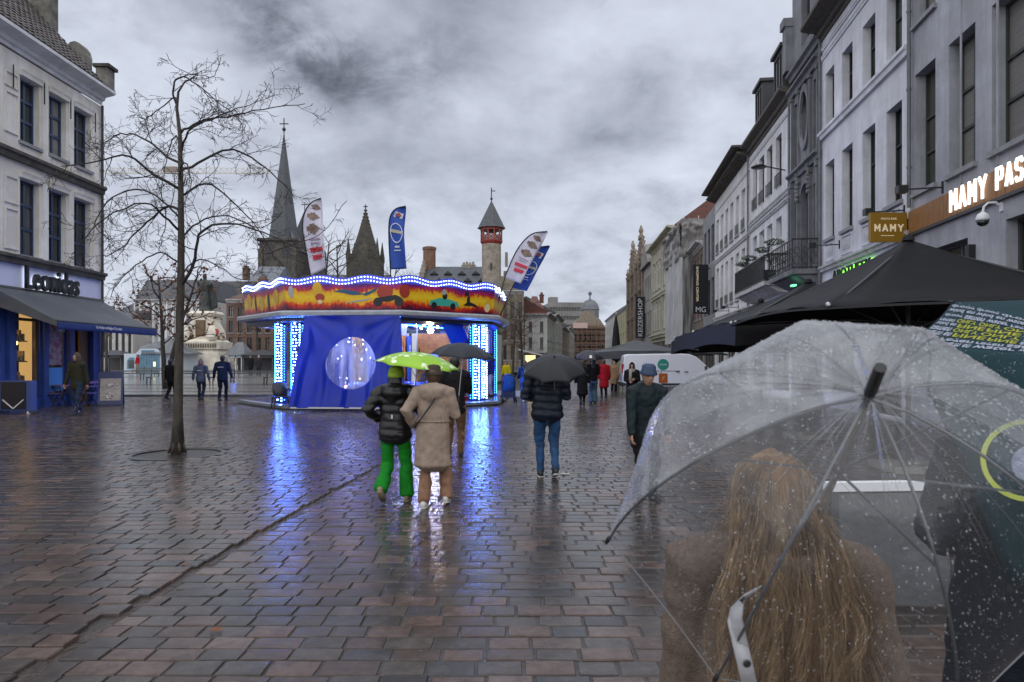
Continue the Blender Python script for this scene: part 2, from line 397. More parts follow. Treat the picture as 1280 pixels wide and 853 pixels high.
for i in top:
    o = bpy.data.objects.new('paving_stone', sm[int(rng.integers(9))]); COL.objects.link(o); o.parent = ground
    o.location = (cen[i,0], cen[i,1], zt[i]); o.scale = (cen[i,2], cen[i,3], 1)
    o.rotation_euler = (rng.normal(0, .006), rng.normal(0, .006), rng.normal(0, .008)+(math.pi if rng.random() < .5 else 0))
# the rest in one mesh
c = cen[~single]; z = zt[~single]; n = len(c)
tx, ty, rz_ = rng.normal(0, .006, n), rng.normal(0, .008, n), rng.normal(0, .008, n)
ring = np.array([(-.5,-.5),(.5,-.5),(.5,.5),(-.5,.5)])
V = np.zeros((n, 12, 3))
for lvl, (ins, dz) in enumerate(((0,-.03),(0,-.009),(.010,-.001))):
    for k in range(4):
        jx, jy = rng.uniform(0, .012, n), rng.uniform(0, .009, n)
        lx = ring[k,0]*(c[:,2]-2*ins-jx); ly = ring[k,1]*(c[:,3]-2*ins-jy)
        V[:,lvl*4+k,0] = c[:,0]+lx-ly*rz_; V[:,lvl*4+k,1] = c[:,1]+ly+lx*rz_
        V[:,lvl*4+k,2] = z+dz+(lx*tx+ly*ty if lvl else 0)
Q = np.array([(k,(k+1)%4,4+(k+1)%4,4+k) for k in range(4)]+[(4+k,4+(k+1)%4,8+(k+1)%4,8+k) for k in range(4)]+[(8,9,10,11)])
fc = (Q[None]+(np.arange(n)*12)[:,None,None]).reshape(-1,4)
me = bpy.data.meshes.new('paving_field'); me.vertices.add(n*12); me.vertices.foreach_set('co', V.astype('f').ravel())
me.loops.add(fc.size); me.loops.foreach_set('vertex_index', fc.astype('i').ravel())
me.polygons.add(len(fc)); me.polygons.foreach_set('loop_start', (np.arange(len(fc))*4).astype('i'))
me.update(calc_edges=True); me.validate()
at = me.attributes.new('tone', 'FLOAT', 'POINT'); at.data.foreach_set('value', np.repeat(rng.random(n), 12).astype('f'))
me.shade_smooth(); me.set_sharp_from_angle(angle=R(14))
link('paving_field', me, M_STN, ground, kind='stuff')
# drainage channel between the two fields
M_GUT = mat('wet_gutter', (.028,.024,.022), .12, (.09,.062,.050), 3, .6, 30)
mb = MB(); ys = np.arange(2, 16.2, .5)
for i in range(len(ys)-1):
    a, b_ = ys[i], ys[i+1]; ca, cb_ = chan(a), chan(b_)
    mb.prism([(ca-.03,a,-.012),(ca+.05,a,-.012),(cb_+.05,b_-.012,-.012),(cb_-.03,b_-.012,-.012)], (0,0,.004+.003*random.random()))
mb.build('drain_channel', M_GUT, ground)
# tree pit: soil and iron ring
mb = MB(); mb.lathe([(.79,-.021),(.79,.012),(.70,.012),(.70,-.02)], 40, (TREE.x,TREE.y,0), cap=False)
mb.build('tree_pit_kerb', mat('pit_ring', (.03,.03,.03), .3), ground)
mb = MB(); mb.lathe([(.70,-.02),(.69,-.012),(.4,-.006),(.05,.01)], 24, (TREE.x,TREE.y,0))
mb.build('tree_pit_soil', mat('wet_soil', (.018,.014,.010), .25, (.05,.04,.03), 12, .8, 40), ground)
# beyond: raised plaza on the left and back, street to the right
M_PLZ = mat('wet_concrete', (.34,.335,.33), .16, (.20,.195,.19), .5, .25, 9, stretch=(1,1.6,1))
mb = MB(); X1 = 1.0
rows = [(31.2,.06),(36,gz(36)),(45,gz(45)),(55,gz(55)),(65,.5),(140,.5),(900,.5)]
for i in range(len(rows)-1):
    a, b_ = rows[i], rows[i+1]
    x1a = -1.2 if a[0] < 60 else 1.0
    mb.add([(-600 if a[0]>60 else -120,a[0],a[1]),(x1a,a[0],a[1]),(x1a,b_[0],b_[1]),(-600 if a[0]>60 else -120,b_[0],b_[1])], [(0,1,2,3)])
mb.add([(-120,31.2,-.03),(-1.2,31.2,-.03),(-1.2,31.2,.06),(-120,31.2,.06)], [(0,1,2,3)])
mb.add([(-1.2,31.2,-.03),(-1.2,60,-.03),(-1.2,60,.45),(-1.2,31.2,.06)], [(0,1,2,3)])
mb.build('plaza_pavement', M_PLZ, kind='structure')
mb = MB(); mb.add([(-1.2,31.2,-.01),(120,31.2,-.01),(400,900,-.01),(-1.2,900,-.01)], [(0,1,2,3)])
mb.build('street_paving', M_FAR, kind='structure')
mb = MB(); mb.box(-60,-1.22,30.9,31.19,-.05,.075); mb.build('plaza_kerb', mat('kerb_stone', (.16,.16,.165), .25, (.08,.08,.08), 3), kind='structure')
# darker strip of paving bands inside the plaza
mb = MB()
for ya, yb in ((33.2,34.0),(36.4,36.8),(39.4,41.0)):
    mb.add([(-60,ya,gz(ya)+.004),(-1.4,ya,gz(ya)+.004),(-1.4,yb,gz(yb)+.004),(-60,yb,gz(yb)+.004)], [(0,1,2,3)])
mb.build('paving_band', mat('wet_dark_band', (.07,.068,.068), .22, (.12,.115,.11), 2), kind='structure')

# ================================================================= building kit (local frame: +x along the facade, -y out to the street, +z up)
def facade(root, L, z0, z1, ops, M_, depth=8.0, r=.16, name='wall', sides=True):
    """front wall cut by openings (u0,u1,z0,z1), with reveals; plus side, back and top faces"""
    us = sorted({0.0, L, *[o[0] for o in ops], *[o[1] for o in ops]}); zs = sorted({z0, z1, *[o[2] for o in ops], *[o[3] for o in ops]})
    mb = MB()
    for i in range(len(us)-1):
        run = None
        for j in range(len(zs)):
            solid = j < len(zs)-1 and not any(o[0]-1e-5 <= us[i] and us[i+1] <= o[1]+1e-5 and o[2]-1e-5 <= zs[j] and zs[j+1] <= o[3]+1e-5 for o in ops)
            if solid and run is None: run = zs[j]
            if not solid and run is not None:
                mb.add([(us[i],0,run),(us[i+1],0,run),(us[i+1],0,zs[j]),(us[i],0,zs[j])], [(0,1,2,3)]); run = None
    for a, b, c, d in ops:
        mb.add([(a,0,c),(b,0,c),(b,0,d),(a,0,d),(a,r+.06,c),(b,r+.06,c),(b,r+.06,d),(a,r+.06,d)], [(0,4,5,1),(1,5,6,2),(2,6,7,3),(3,7,4,0)])
    mb.add([(0,0,z0),(L,0,z0),(L,depth,z0),(0,depth,z0),(0,0,z1),(L,0,z1),(L,depth,z1),(0,depth,z1)], [(0,4,7,3),(1,2,6,5),(2,3,7,6),(4,5,6,7)])
    return mb.build(name, M_, root)
_win = {}
GL_A = mat('window_glass_curtain', (.10,.10,.095), .07, (.03,.03,.03), 1.1, spec=.6, stretch=(5,5,.2)); GL_B = mat('window_glass_blind', (.16,.155,.145), .08, (.22,.215,.20), 2.5, spec=.6, stretch=(.2,.2,9)); GL_C = mat('window_glass_dark', (.008,.009,.010), .04, spec=.7)
wr_ = random.Random(21)
def window(root, u0, u1, z0, z1, fm, nx=2, tr=(.66,), r=.13, sill=None, fw=.065, pane=GLASS, name='window'):
    w, h = u1-u0, z1-z0
    if pane.name in ('window_glass', 'curtained_glass'): pane = wr_.choice((pane, pane, GL_A, GL_B, GL_C))
    key = (round(w,2), round(h,2), nx, tr, fm.name, fw, pane.name, sill.name if sill else None)
    if key not in _win:
        mb = MB(); 
        mb.box(0,fw,0,.07,0,h); mb.box(w-fw,w,0,.07,0,h); mb.box(fw,w-fw,0,.07,0,fw); mb.box(fw,w-fw,0,.07,h-fw,h)
        for i in range(1, nx): mb.box(w*i/nx-fw*.5,w*i/nx+fw*.5,.006,.064,fw,h-fw)
        for t in tr: mb.box(fw,w-fw,-.006,.07,h*t-fw*.55,h*t+fw*.55)
        f = mb.mesh(name); f.materials.append(fm)
        p = MB().box(.02,w-.02,.045,.052,.02,h-.02).mesh('pane'); p.materials.append(pane)
        s = None
        if sill: s = MB().box(-.08,w+.08,-r-.09,.02-.02,-.11,-.004).mesh('sill'); s.materials.append(sill)
        _win[key] = (f, p, s)
    f, p, s = _win[key]
    o = link(name, f, fm, root, loc=(u0, r, z0)); link('pane', p, pane, o)
    if s: link('sill', s, sill, o)
    return o
def strip(name, root, prof, u0, u1, M_): return MB().ext(prof, u0, u1).build(name, M_, root)
def cornice(root, L, z, M_, out=.45, h=.5, e=.0, name='cornice'):
    pr = [(0.02,z-h),(-.06,z-h),(-.06,z-h*.78),(-.16,z-h*.7),(-.2,z-h*.45),(-out*.8,z-h*.32),(-out,z-h*.22),(-out,z),(0.02,z)]
    return strip(name, root, pr, -e, L+e, M_)
def belt(root, L, z, M_, out=.09, h=.2, name='string_course'):
    return strip(name, root, [(.01,z-h),(-out*.6,z-h),(-out*.7,z-h*.5),(-out,z-h*.35),(-out,z),(.01,z+.03)], 0, L, M_)
def roof(root, L, z, rise, depth, M_, out=.1, name='roof', hip=0.0):
    mb = MB(); d = depth
    mb.add([(0,-out,z),(L,-out,z),(L,d,z),(0,d,z),(hip,d/2,z+rise),(L-hip,d/2,z+rise)], [(0,1,5,4),(2,3,4,5),(1,2,5),(3,0,4)])
    return mb.build(name, M_, root)
def mansard(root, L, z, rise, inset, depth, M_, name='roof'):
    mb = MB(); i = inset
    mb.add([(0,.05,z),(L,.05,z),(L,depth,z),(0,depth,z),(i*.3,i,z+rise),(L-i*.3,i,z+rise),(L-i*.3,depth-i,z+rise),(i*.3,depth-i,z+rise)], [(0,1,5,4),(1,2,6,5),(2,3,7,6),(3,0,4,7),(4,5,6,7)])
    return mb.build(name, M_, root)
def chimney(root, x, y, z, w, h, M_, d=None):
    d = d or w; mb = MB(); mb.box(x,x+w,y,y+d,z,z+h); mb.box(x-.06,x+w+.06,y-.06,y+d+.06,z+h,z+h+.12); mb.box(x+.1,x+w-.1,y+.1,y+d-.1,z+h+.12,z+h+.4)
    return mb.build('chimney', M_, root)
def pipe(root, u, z0, z1, M_=None, y=-.09):
    mb = MB(); mb.tube([(u,y,z0),(u,y,z1)], .05, 8)
    for k in range(int((z1-z0)/2)): mb.lathe([(.065,0),(.065,.05)], 8, (u,y,z0+1+2*k))
    return mb.build('drainpipe', M_ or ZINC, root)
def arch_trim(mb, uc, w, zs, r=.16, out=.05, n=12, band=.14):
    """corner infill that makes a square-headed opening round, with a raised moulding"""
    h = w/2
    for sgn in (-1, 1):
        pts = [(uc+sgn*h, zs+h)]+[(uc+sgn*h*math.cos(a), zs+h*math.sin(a)) for a in [math.pi/2*(1-i/(n/2)) for i in range(n//2+1)]]
        poly = [(x, .003, z_) for x, z_ in pts]
        if sgn < 0: poly = poly[::-1]
        mb.prism(poly, (0, r, 0))
    for i in range(n):
        a, b = math.pi*i/n, math.pi*(i+1)/n; q = []
        for ang, rr in ((a,h),(b,h),(b,h+band),(a,h+band)): q.append((uc+rr*math.cos(ang), -out, zs+rr*math.sin(ang)))
        mb.prism(q, (0, out, 0))

# ----------------------------------------------------------------- right row: its street line
def RX(Y): return 8.0+.131*Y if Y < 59 else 15.73+.07*(Y-59)
def right_building(name, label, Yn, Yf, group=None):
    a, b = Vector((RX(Yf), Yf)), Vector((RX(Yn), Yn)); d = b-a
    return thing(name, label, 'building', (a.x, a.y, -.03), math.atan2(d.y, d.x), group), d.length
K = 1.0086
def uR(Y, Yf): return (Yf-Y)*K
PL_M = plaster('mamy_render', (.50,.51,.57), (.30,.305,.33))
PL_A = plaster('apotheek_render', (.84,.85,.91), (.56,.56,.60))
PL_O = plaster('ornate_paint', (.26,.265,.29), (.14,.14,.15))
PL_W = plaster('white_render', (.84,.85,.89), (.56,.55,.56))
PL_W2 = plaster('white_render_old', (.85,.85,.87), (.58,.57,.56))
OLIVE = mat('olive_frame', (.045,.050,.042), .45)
DARKF = mat('dark_frame', (.022,.023,.025), .4)
SILL = mat('blue_stone_sill', (.30,.31,.33), .6, (.20,.20,.21), 6)
GLASSG = mat('curtained_glass', (.030,.034,.026), .08, (.075,.08,.065), 1.2, spec=.5, stretch=(1,1,.3))
CORN_D = mat('cornice_wood', (.10,.085,.07), .7, (.05,.045,.04), 5)
CORN_W = mat('cornice_white', (.55,.55,.57), .7, (.33,.32,.31), 3)

# --- grey restaurant front with the lit sign
b, L = right_building('restaurant_house', 'grey rendered house with lit white letters on a wooden sign board, nearest on the right', 7.6, 17.66)
Yf = 17.66; ops = []
spans = [(17.42,16.34),(15.72,14.6),(13.98,12.7),(12.1,10.8),(10.1,8.9)]
for yf, yn in spans:
    u0, u1 = uR(yf,Yf), uR(yn,Yf); ops += [(u0,u1,5.92,8.92),(u0,u1,10.2,12.9)]
gops = [(uR(17.0,Yf),uR(14.9,Yf),3.0,4.35),(uR(13.5,Yf),uR(11.2,Yf),.5,4.45),(uR(10.6,Yf),uR(8.4,Yf),.5,4.45)]
facade(b, L, 0, 14.6, ops+gops, PL_M, 9, .3)
for o in ops: window(b, *o, OLIVE, 2, (.33,.62) if o[2] < 7 else (.55,), .26, SILL, .06, GLASSG)
WARM = mat('warm_interior_glass', (.06,.045,.02), .08, (.012,.012,.012), .8, spec=.6)
for o in gops: window(b, *o, DKGREY, 3, (.6,) if o[2] < 1 else (), .22, None, .07, WARM, 'shop_window')
WOOD = mat('sign_wood', (.36,.17,.055), .55, (.20,.09,.03), 9, .15, 30, stretch=(3,3,.25))
sb = MB().box(.03, L-.02, -.03, -.004, 4.93, 5.5).build('sign_board', WOOD, b)
u = .05
while u < L-.1:
    MB().box(u, min(u+.145, L-.02), -.07-.006*random.random(), -.031, 4.935, 5.495).build('plank', WOOD, sb); u += .152
MB().box(.03, L-.02, -.09, -.005, 4.86, 4.925).build('sign_rail', DKGREY, b)
LIT = emitter('lit_letter_white', (1.0,.98,.95), .95)
def letters(s, Ya, Yb, z, h, nm='sign_letters'):
    u0, u1 = uR(Ya,Yf), uR(Yb,Yf)
    return stroke_text(nm, s, u1-u0, h, .062, LIT, b, (u0,-.10,z), .035)
letters('MAMY', 15.42, 13.95, 5.0, .50); letters('PASTA', 13.62, 12.1, 5.05, .46)
pipe(b, .14, 5.6, 14.5, ZINC, -.1)
for yy in (15.15, 13.75): MB().ext([(0,5.6),(-.03,5.6),(-.03,14.3),(0,14.3)], uR(yy,Yf)-.02, uR(yy,Yf)+.02).build('render_joint', PL_M, b)
cornice(b, L, 14.9, CORN_D, .6, .6)
roof(b, L, 14.9, 3.5, 9, SLATE)
# camera, flood lamps and other small fittings belonging to the front
def dome_camera(root, u, z):
    mb = MB(); mb.tube([(u,-.01,z+.12),(u,-.12,z+.2),(u,-.26,z+.2),(u,-.34,z+.12),(u,-.36,z)], .025, 8); mb.box(u-.05,u+.05,-.03,0,z+.02,z+.2)
    o = mb.build('security_camera', WHITEP, root)
    MB().lathe([(.03,.02),(.10,-.03),(.13,-.12),(.12,-.16)], 14, (u,-.36,z)).build('hood', WHITEP, o, True)
    MB().lathe([(.115,-.161),(.10,-.22),(.05,-.26),(.01,-.27)], 14, (u,-.36,z)).build('lens_dome', GLASS, o, True)
dome_camera(b, uR(13.62,Yf), 4.62)
def flood(root, u, z, side=-1):
    mb = MB(); mb.box(u-.03,u+.03,-.03,0,z-.14,z+.14); mb.bar((u,-.03,z),(u+side*.1,-.75,z),.035)
    o = mb.build('flood_lamp', IRON, root)
    MB().box(u+side*.1-.11,u+side*.1+.11,-.98,-.76,z-.085,z+.085).build('lamp_head', IRON, o)
flood(b, uR(15.98,Yf), 5.72)
MB().box(uR(14.75,Yf),uR(14.58,Yf),-.14,-.003,3.75,4.15).build('speaker_box', IRON, b)
# projecting sign
t = thing('hanging_sign', 'small ochre sign lettered MAMY hanging out from the house corner', 'sign', (RX(17.78),17.8,4.72), 0)
OCH = mat('ochre_panel', (.30,.165,.012), .45); OCHL = mat('ochre_lettering', (.85,.72,.50), .5, emit=(1,.85,.6), es=.12)
MB().box(-1.0,-.06,-.06,.06,0,.76).build('panel', OCH, t); MB().box(-.06,0,-.03,.03,.2,.6).build('bracket', IRON, t)
stroke_text('lettering', 'MAMY', .76, .20, .036, OCHL, t, (-.91,-.064,.26), .01); text('small_lettering', 'PASTA BAR', .40, .055, OCHL, t, (-.73,-.062,.57), .008)
MB().box(-.74,-.40,-.068,-.061,.15,.165).build('underline', OCHL, t)

# --- white pharmacy
b, L = right_building('pharmacy_house', 'white three-storey house with green lit pharmacy lettering', 17.68, 24.78); Yf = 24.78
ops = []
for yf, yn in ((19.15,18.16),(20.9,19.93),(22.7,21.74),(24.35,23.45)):
    u0, u1 = uR(yf,Yf), uR(yn,Yf); ops += [(u0,u1,5.95,8.62),(u0,u1,9.95,11.85)]
gops = [(uR(24.3,Yf),uR(21.6,Yf),.6,3.9),(uR(21.0,Yf),uR(18.2,Yf),.1,3.9)]
facade(b, L, 0, 13.4, ops+gops, PL_A, 9, .28)
for o in ops: window(b, *o, DARKF, 2, (.62,), .24, SILL if o[2] < 9 else None, .055, GLASSG)
for o in gops: window(b, *o, DKGREY, 3, (.8,), .2, None, .07, WARM, 'shop_window')
belt(b, L, 9.86, PL_A, .16, .26); belt(b, L, 5.03, CORN_W, .14, .2); belt(b, L, 12.6, PL_A, .07, .14); belt(b, L, 12.9, PL_A, .07, .1)
cornice(b, L, 13.75, CORN_D, .75, .55); roof(b, L, 13.75, 3.2, 9, SLATE)
for o in ops[::2]:                                                   # carved panels below the first-floor windows
    mb = MB()
    a, c_ = o[0]-.02, o[1]+.02
    mb.box(a,c_,-.035,-.002,5.14,5.2); mb.box(a,c_,-.035,-.002,5.72,5.78); mb.box(a,a+.06,-.035,-.002,5.2,5.72); mb.box(c_-.06,c_,-.035,-.002,5.2,5.72)
    for k in range(9): mb.tube([(a+.18+.07*k,-.02,5.3+.03*math.sin(k*2)),(a+.2+.07*k,-.03,5.45),(a+.17+.07*k,-.02,5.62+.03*math.cos(k*3))], .02, 4)
    mb.build('carved_panel', PL_A, b)
u0 = uR(23.15,Yf); w = uR(19.85,Yf)-u0
GREEN = emitter('green_neon', (.25,1.0,.08), 1.5)
text('neon_halo', 'APOTHEEK', w, .46, GREEN, b, (u0,-.05,4.22), .01, .035)
text('sign_letters', 'APOTHEEK', w, .46, IRON, b, (u0,-.13,4.22), .05, .0)
MB().box(0,L,-.18,-.002,3.98,4.1).build('sign_shelf', DKGREY, b)
pipe(b, .07, 4.2, 13.2)
flood(b, uR(18.0,Yf)+.0, 5.62); flood(b, uR(22.9,Yf), 5.55)

# --- narrow ornate grey house
b, L = right_building('ornate_house', 'narrow dark grey house with carved gable, oval window and iron balcony', 24.8, 28.68); Yf = 28.68
c0 = L/2
ops = [(.35,.95,5.3,8.3),(L-.95,L-.35,5.3,8.3),(c0-.6,c0+.6,5.2,8.6),(.35,.95,9.6,12.2),(L-.95,L-.35,9.6,12.2),(c0-.5,c0+.5,10.2,12.2),(c0-.55,c0+.55,14.2,17.0)]
gops = [(.5,L-.5,.2,3.8)]
facade(b, L, 0, 13.6, [o for o in ops if o[3] < 13]+gops, PL_O, 8, .25)
facade(b, L-.2, 13.62, 17.6, [(c0-.65,c0+.45,14.2,17.0)], PL_O, 1.2, .25, 'gable_wall').location = (.1, 0, 0)
for o in ops: window(b, *o, DKGREY, 2, (.68,), .22, None, .055)
window(b, *gops[0], DKGREY, 3, (.8,), .2, None, .07, WARM, 'shop_window')
for z_, w_ in ((8.0,1.2),(16.45,1.1)): mb = MB(); arch_trim(mb, c0, w_, z_); mb.build('arch_moulding', PL_O, b)
mb = MB()
for i in range(20):                                                  # oval window surround
    a, a2 = 2*math.pi*i/20, 2*math.pi*(i+1)/20
    mb.prism([(c0+.5*f*math.cos(x), -.1, 11.2+1.0*f*math.sin(x)) for x, f in ((a,1),(a2,1),(a2,1.3),(a,1.3))], (0,.098,0))
mb.build('oval_surround', PL_O, b)
for u in (.2, L-.32, 1.12, L-1.24):
    MB().box(u,u+.12,-.12,-.002,4.4,8.79).box(u-.04,u+.16,-.16,-.002,8.8,9.0).build('pilaster', PL_O, b); MB().box(u,u+.12,-.10,-.002,9.4,12.39).box(u-.04,u+.16,-.14,-.002,12.4,12.54).build('pilaster', PL_O, b)
for u in (c0-.75, c0+.75):
    mb = MB()
    for k in range(7): mb.ball((u+.04*math.sin(k*2.1),-.12,8.1+.17*k), (.11-.008*k,.1,.1), 7, 4)
    mb.build('carved_garland', PL_O, b)
for zc_ in (9.25, 12.75, 13.45): MB().ext([(0,zc_-.2),(-.1,zc_-.2),(-.13,zc_-.05),(-.26,zc_+.02),(-.26,zc_+.1),(0,zc_+.12)], 0, L).build('string_course', PL_O, b)
mb = MB(); mb.ext([(0,17.4),(-.2,17.4),(-.35,17.7),(-.35,17.85),(0,17.85)], -.05, L+.05)
mb.prism([(.2,.0,17.86),(L-.2,.0,17.86),(c0,.0,19.3)], (0,.5,0)); mb.box(-.35,.25,-.4,.2,15.6,15.95); mb.box(-.3,.2,-.3,.2,13.75,15.6)
mb.build('gable_top', PL_O, b)
roof(b, L, 13.62, 4.5, 8, SLATE)
def rail_balcony(root, u0, u1, out, z, h, ornate=True):
    mb = MB(); mb.box(u0,u1,-out,-.004,z-.18,z); mb.ext([(-.01,z-.5),(-out*.35,z-.45),(-out*.8,z-.2),(-.01,z-.19)], u0+.1, u1-.1)
    o = mb.build('balcony', PL_O if ornate else CORN_W, root)
    mb = MB()
    for zz_ in (z+.06, z+h): mb.bar((u0+.03,-out+.03,zz_),(u1-.03,-out+.03,zz_),.045); mb.bar((u0+.03,-out+.03,zz_),(u0+.03,0,zz_),.045); mb.bar((u1-.03,-out+.03,zz_),(u1-.03,0,zz_),.045)
    def run(p, q, n):
        p, q = Vector(p), Vector(q)
        for i in range(n+1):
            a = p.lerp(q, i/n); mb.bar(a+Vector((0,0,.06)), a+Vector((0,0,h)), .022)
            if ornate and i < n:
                c_ = p.lerp(q, (i+.5)/n); d_ = (q-p).normalized()*((q-p).length/n*.42)
                for zc_, rr in ((.3,1.0),(.62,.8)):
                    mb.tube([c_+d_*math.cos(x)*rr+Vector((0,0,z*0+zc_*h+.16*rr*math.sin(x))) for x in [j*math.pi/4 for j in range(8)]], .012, 4)
    run((u0+.03,-out+.03,z), (u1-.03,-out+.03,z), int((u1-u0)/(.34 if ornate else .13)))
    run((u1-.03,-out+.03,z), (u1-.03,0,z), 3 if ornate else 6); run((u0+.03,-out+.03,z), (u0+.03,0,z), 3)
    mb.build('railing', IRON, o)
    return o
rail_balcony(b, .25, L-.15, 1.0, 5.02, 1.1)
MB().box(L-1.1,L-.75,-.8,-.66,4.46,4.52).build('balcony_lamp', emitter('green_lamp', (.15,1,.35), 1.6), b)

# --- white house with dormers and long balcony
b, L = right_building('dormer_house', 'white house with dark roof dormers and a long railed balcony', 28.7, 36.78); Yf = 36.78
ops = []
for yf, yn in ((36.05,35.1),(34.6,33.55),(33.0,31.95),(31.3,30.3)):
    u0, u1 = uR(yf,Yf), uR(yn,Yf); ops += [(u0,u1,9.45,11.8),(u0,u1,5.2,8.1)]
gops = [(.4,L/2-.3,.3,3.7),(L/2+.3,L-.4,.3,3.7)]
facade(b, L, 0, 12.9, ops+gops, PL_W, 9, .2)
for o in ops: window(b, *o, WHITEP if o[2]<9 else DKGREY, 2, (.7,), .17, None, .05)
for o in gops: window(b, *o, DKGREY, 3, (.8,), .15, None, .07, WARM, 'shop_window')
belt(b, L, 9.0, CORN_W, .12, .22); belt(b, L, 8.6, CORN_W, .1, .14); belt(b, L, 12.3, PL_W, .07, .12)
cornice(b, L, 13.2, CORN_D, .5, .6); mansard(b, L, 13.2, 2.6, 1.3, 9, SLATE)
for o in ops[::2]:                                                   # low window guards
    mb = MB()
    for zz_ in (9.55, 10.05): mb.bar((o[0],-.06,zz_),(o[1],-.06,zz_),.03)
    for k in range(8): mb.bar((o[0]+(o[1]-o[0])*k/7,-.06,9.5),(o[0]+(o[1]-o[0])*k/7,-.06,10.08),.018)
    mb.build('window_guard', IRON, b)
for uu in (uR(29.9,Yf), uR(33.6,Yf)):
    mb = MB(); mb.box(uu-.75,uu+.75,-.25,2.2,13.21,15.1); mb.box(uu-.85,uu+.85,-.38,2.3,15.1,15.24)
    d_ = mb.build('dormer', DKGREY, b); window(d_, uu-.5, uu+.5, 13.5, 14.9, IRON, 2, (), -.30, None, .05)
rail_balcony(b, uR(36.0,Yf), uR(29.4,Yf), .95, 5.1, 1.12, False)
pipe(b, L-.08, 4, 13)
# street lamp on an arm
mb = MB(); mb.tube([(uR(29.6,Yf),-.02,9.9),(uR(29.7,Yf),-.9,10.15)], .03, 6); ol = mb.build('wall_lamp', IRON, b)
MB().lathe([(.03,.1),(.2,.06),(.34,-.02),(.32,-.05),(.02,-.06)], 16, (uR(29.7,Yf),-1.1,10.13)).build('lamp_shade', IRON, ol, True)
DORM_ROOT, DORM_YF = b, Yf

# --- long white house with the bracketed cornice
b, L = right_building('bracket_cornice_house', 'long white house with a dark bracketed cornice and six windows a floor', 36.8, 47.98); Yf = 47.98
ops = []
for i in range(6):
    u0 = .55+i*(L-1.0)/6; ops += [(u0,u0+.95,9.0,11.3),(u0,u0+.95,5.2,7.95)]
gops = [(.6,3.4,.2,3.7),(4.2,7.2,.2,3.7),(8,L-.6,.2,3.7)]
facade(b, L, 0, 12.7, ops+gops, PL_W2, 9, .2)
for o in ops: window(b, *o, WHITEP, 2, (.7,), .17, SILL, .05)
for o in gops: window(b, *o, DKGREY, 3, (.8,), .15, None, .07, WARM, 'shop_window')
belt(b, L, 8.55, CORN_W, .12, .2); belt(b, L, 4.6, CORN_W, .16, .26); belt(b, L, 12.0, PL_W2, .07, .12)
cornice(b, L, 13.3, CORN_D, .95, .34)
for i in range(30): u = .1+i*(L-.3)/29; MB().ext([(-.01,12.62),(-.12,12.66),(-.62,12.86),(-.66,12.95),(-.01,12.95)], u, u+.16).build('cornice_bracket', CORN_D, b)
for o in ops:
    mb = MB()
    for k in range(6): mb.bar((o[0]+.95*k/5,-.05,o[2]+.05),(o[0]+.95*k/5,-.05,o[2]+.6),.02)
    mb.bar((o[0],-.05,o[2]+.6),(o[0]+.95,-.05,o[2]+.6),.03)
    mb.build('window_guard', IRON, b)
mansard(b, L, 13.3, 1.8, 2.0, 9, SLATE); pipe(b, L-.08, 4, 12.8)
flood(b, L-3, 4.75); flood(b, L-6, 4.75)

# --- grey modern front, brown brick front
b, L = right_building('grey_slab_house', 'plain grey modern front beside the long white house', 48.0, 53.6)
ops = [(.5+1.75*i, 1.6+1.75*i, z_, z_+2.6) for i in range(3) for z_ in (5.0, 8.8)]
facade(b, L, 0, 12.6, ops+[(.5,L-.5,.2,3.6)], mat('grey_panel', (.24,.245,.26), .6, (.17,.17,.18), 1), 8, .12)
for o in ops: window(b, *o, DKGREY, 1, (.5,), .1, None, .05)
window(b, .5, L-.5, .2, 3.6, DKGREY, 3, (.8,), .1, None, .07, WARM, 'shop_window')
b, L = right_building('brown_brick_house', 'brown brick house with a pale cornice behind the shopping centre banner', 53.62, 58.98)
BRB = brickmat('brown_brick', (.17,.10,.07), (.12,.07,.05), (.2,.18,.16))
ops = [(.6+1.7*i, 1.55+1.7*i, z_, z_+2.1) for i in range(3) for z_ in (5.0, 8.0)]
facade(b, L, 0, 10.6, ops+[(.5,L-.5,.2,3.6)], BRB, 8, .15)
for o in ops: window(b, *o, WHITEP, 2, (.7,), .12, SILL, .06)
window(b, .5, L-.5, .2, 3.6, DKGREY, 3, (.8,), .1, None, .07, WARM, 'shop_window')
cornice(b, L, 11.1, CORN_W, .6, .5); roof(b, L, 11.1, 2.6, 8, mat('red_tiles', (.16,.055,.035), .6, (.08,.03,.022), 4, .5, 12))
REDT = bpy.data.materials['red_tiles']
# banner of the shopping centre
t = thing('shopping_centre_banner', 'tall black banner lettered SHOPPING CENTER MG projecting over the street', 'banner', (RX(50.5),50.5,5.05), 0)
BLK = mat('black_banner', (.012,.013,.016), .5)
MB().box(-1.22,-.1,-.06,.06,0,3.65).build('panel', BLK, t); MB().box(-.1,.02,-.04,.04,3.3,3.42).build('bracket', IRON, t); MB().box(-.1,.02,-.04,.04,.2,.32).build('lower_bracket', IRON, t)
o = text('vertical_lettering', 'SHOPPING CENTER', 2.6, .17, OCHL, t, (-1.0,-.065,3.5), .01, .01, rot=(0, R(90), 0))
text('monogram', 'MG', .74, .4, WHITEP, t, (-1.03,-.065,.12), .012)

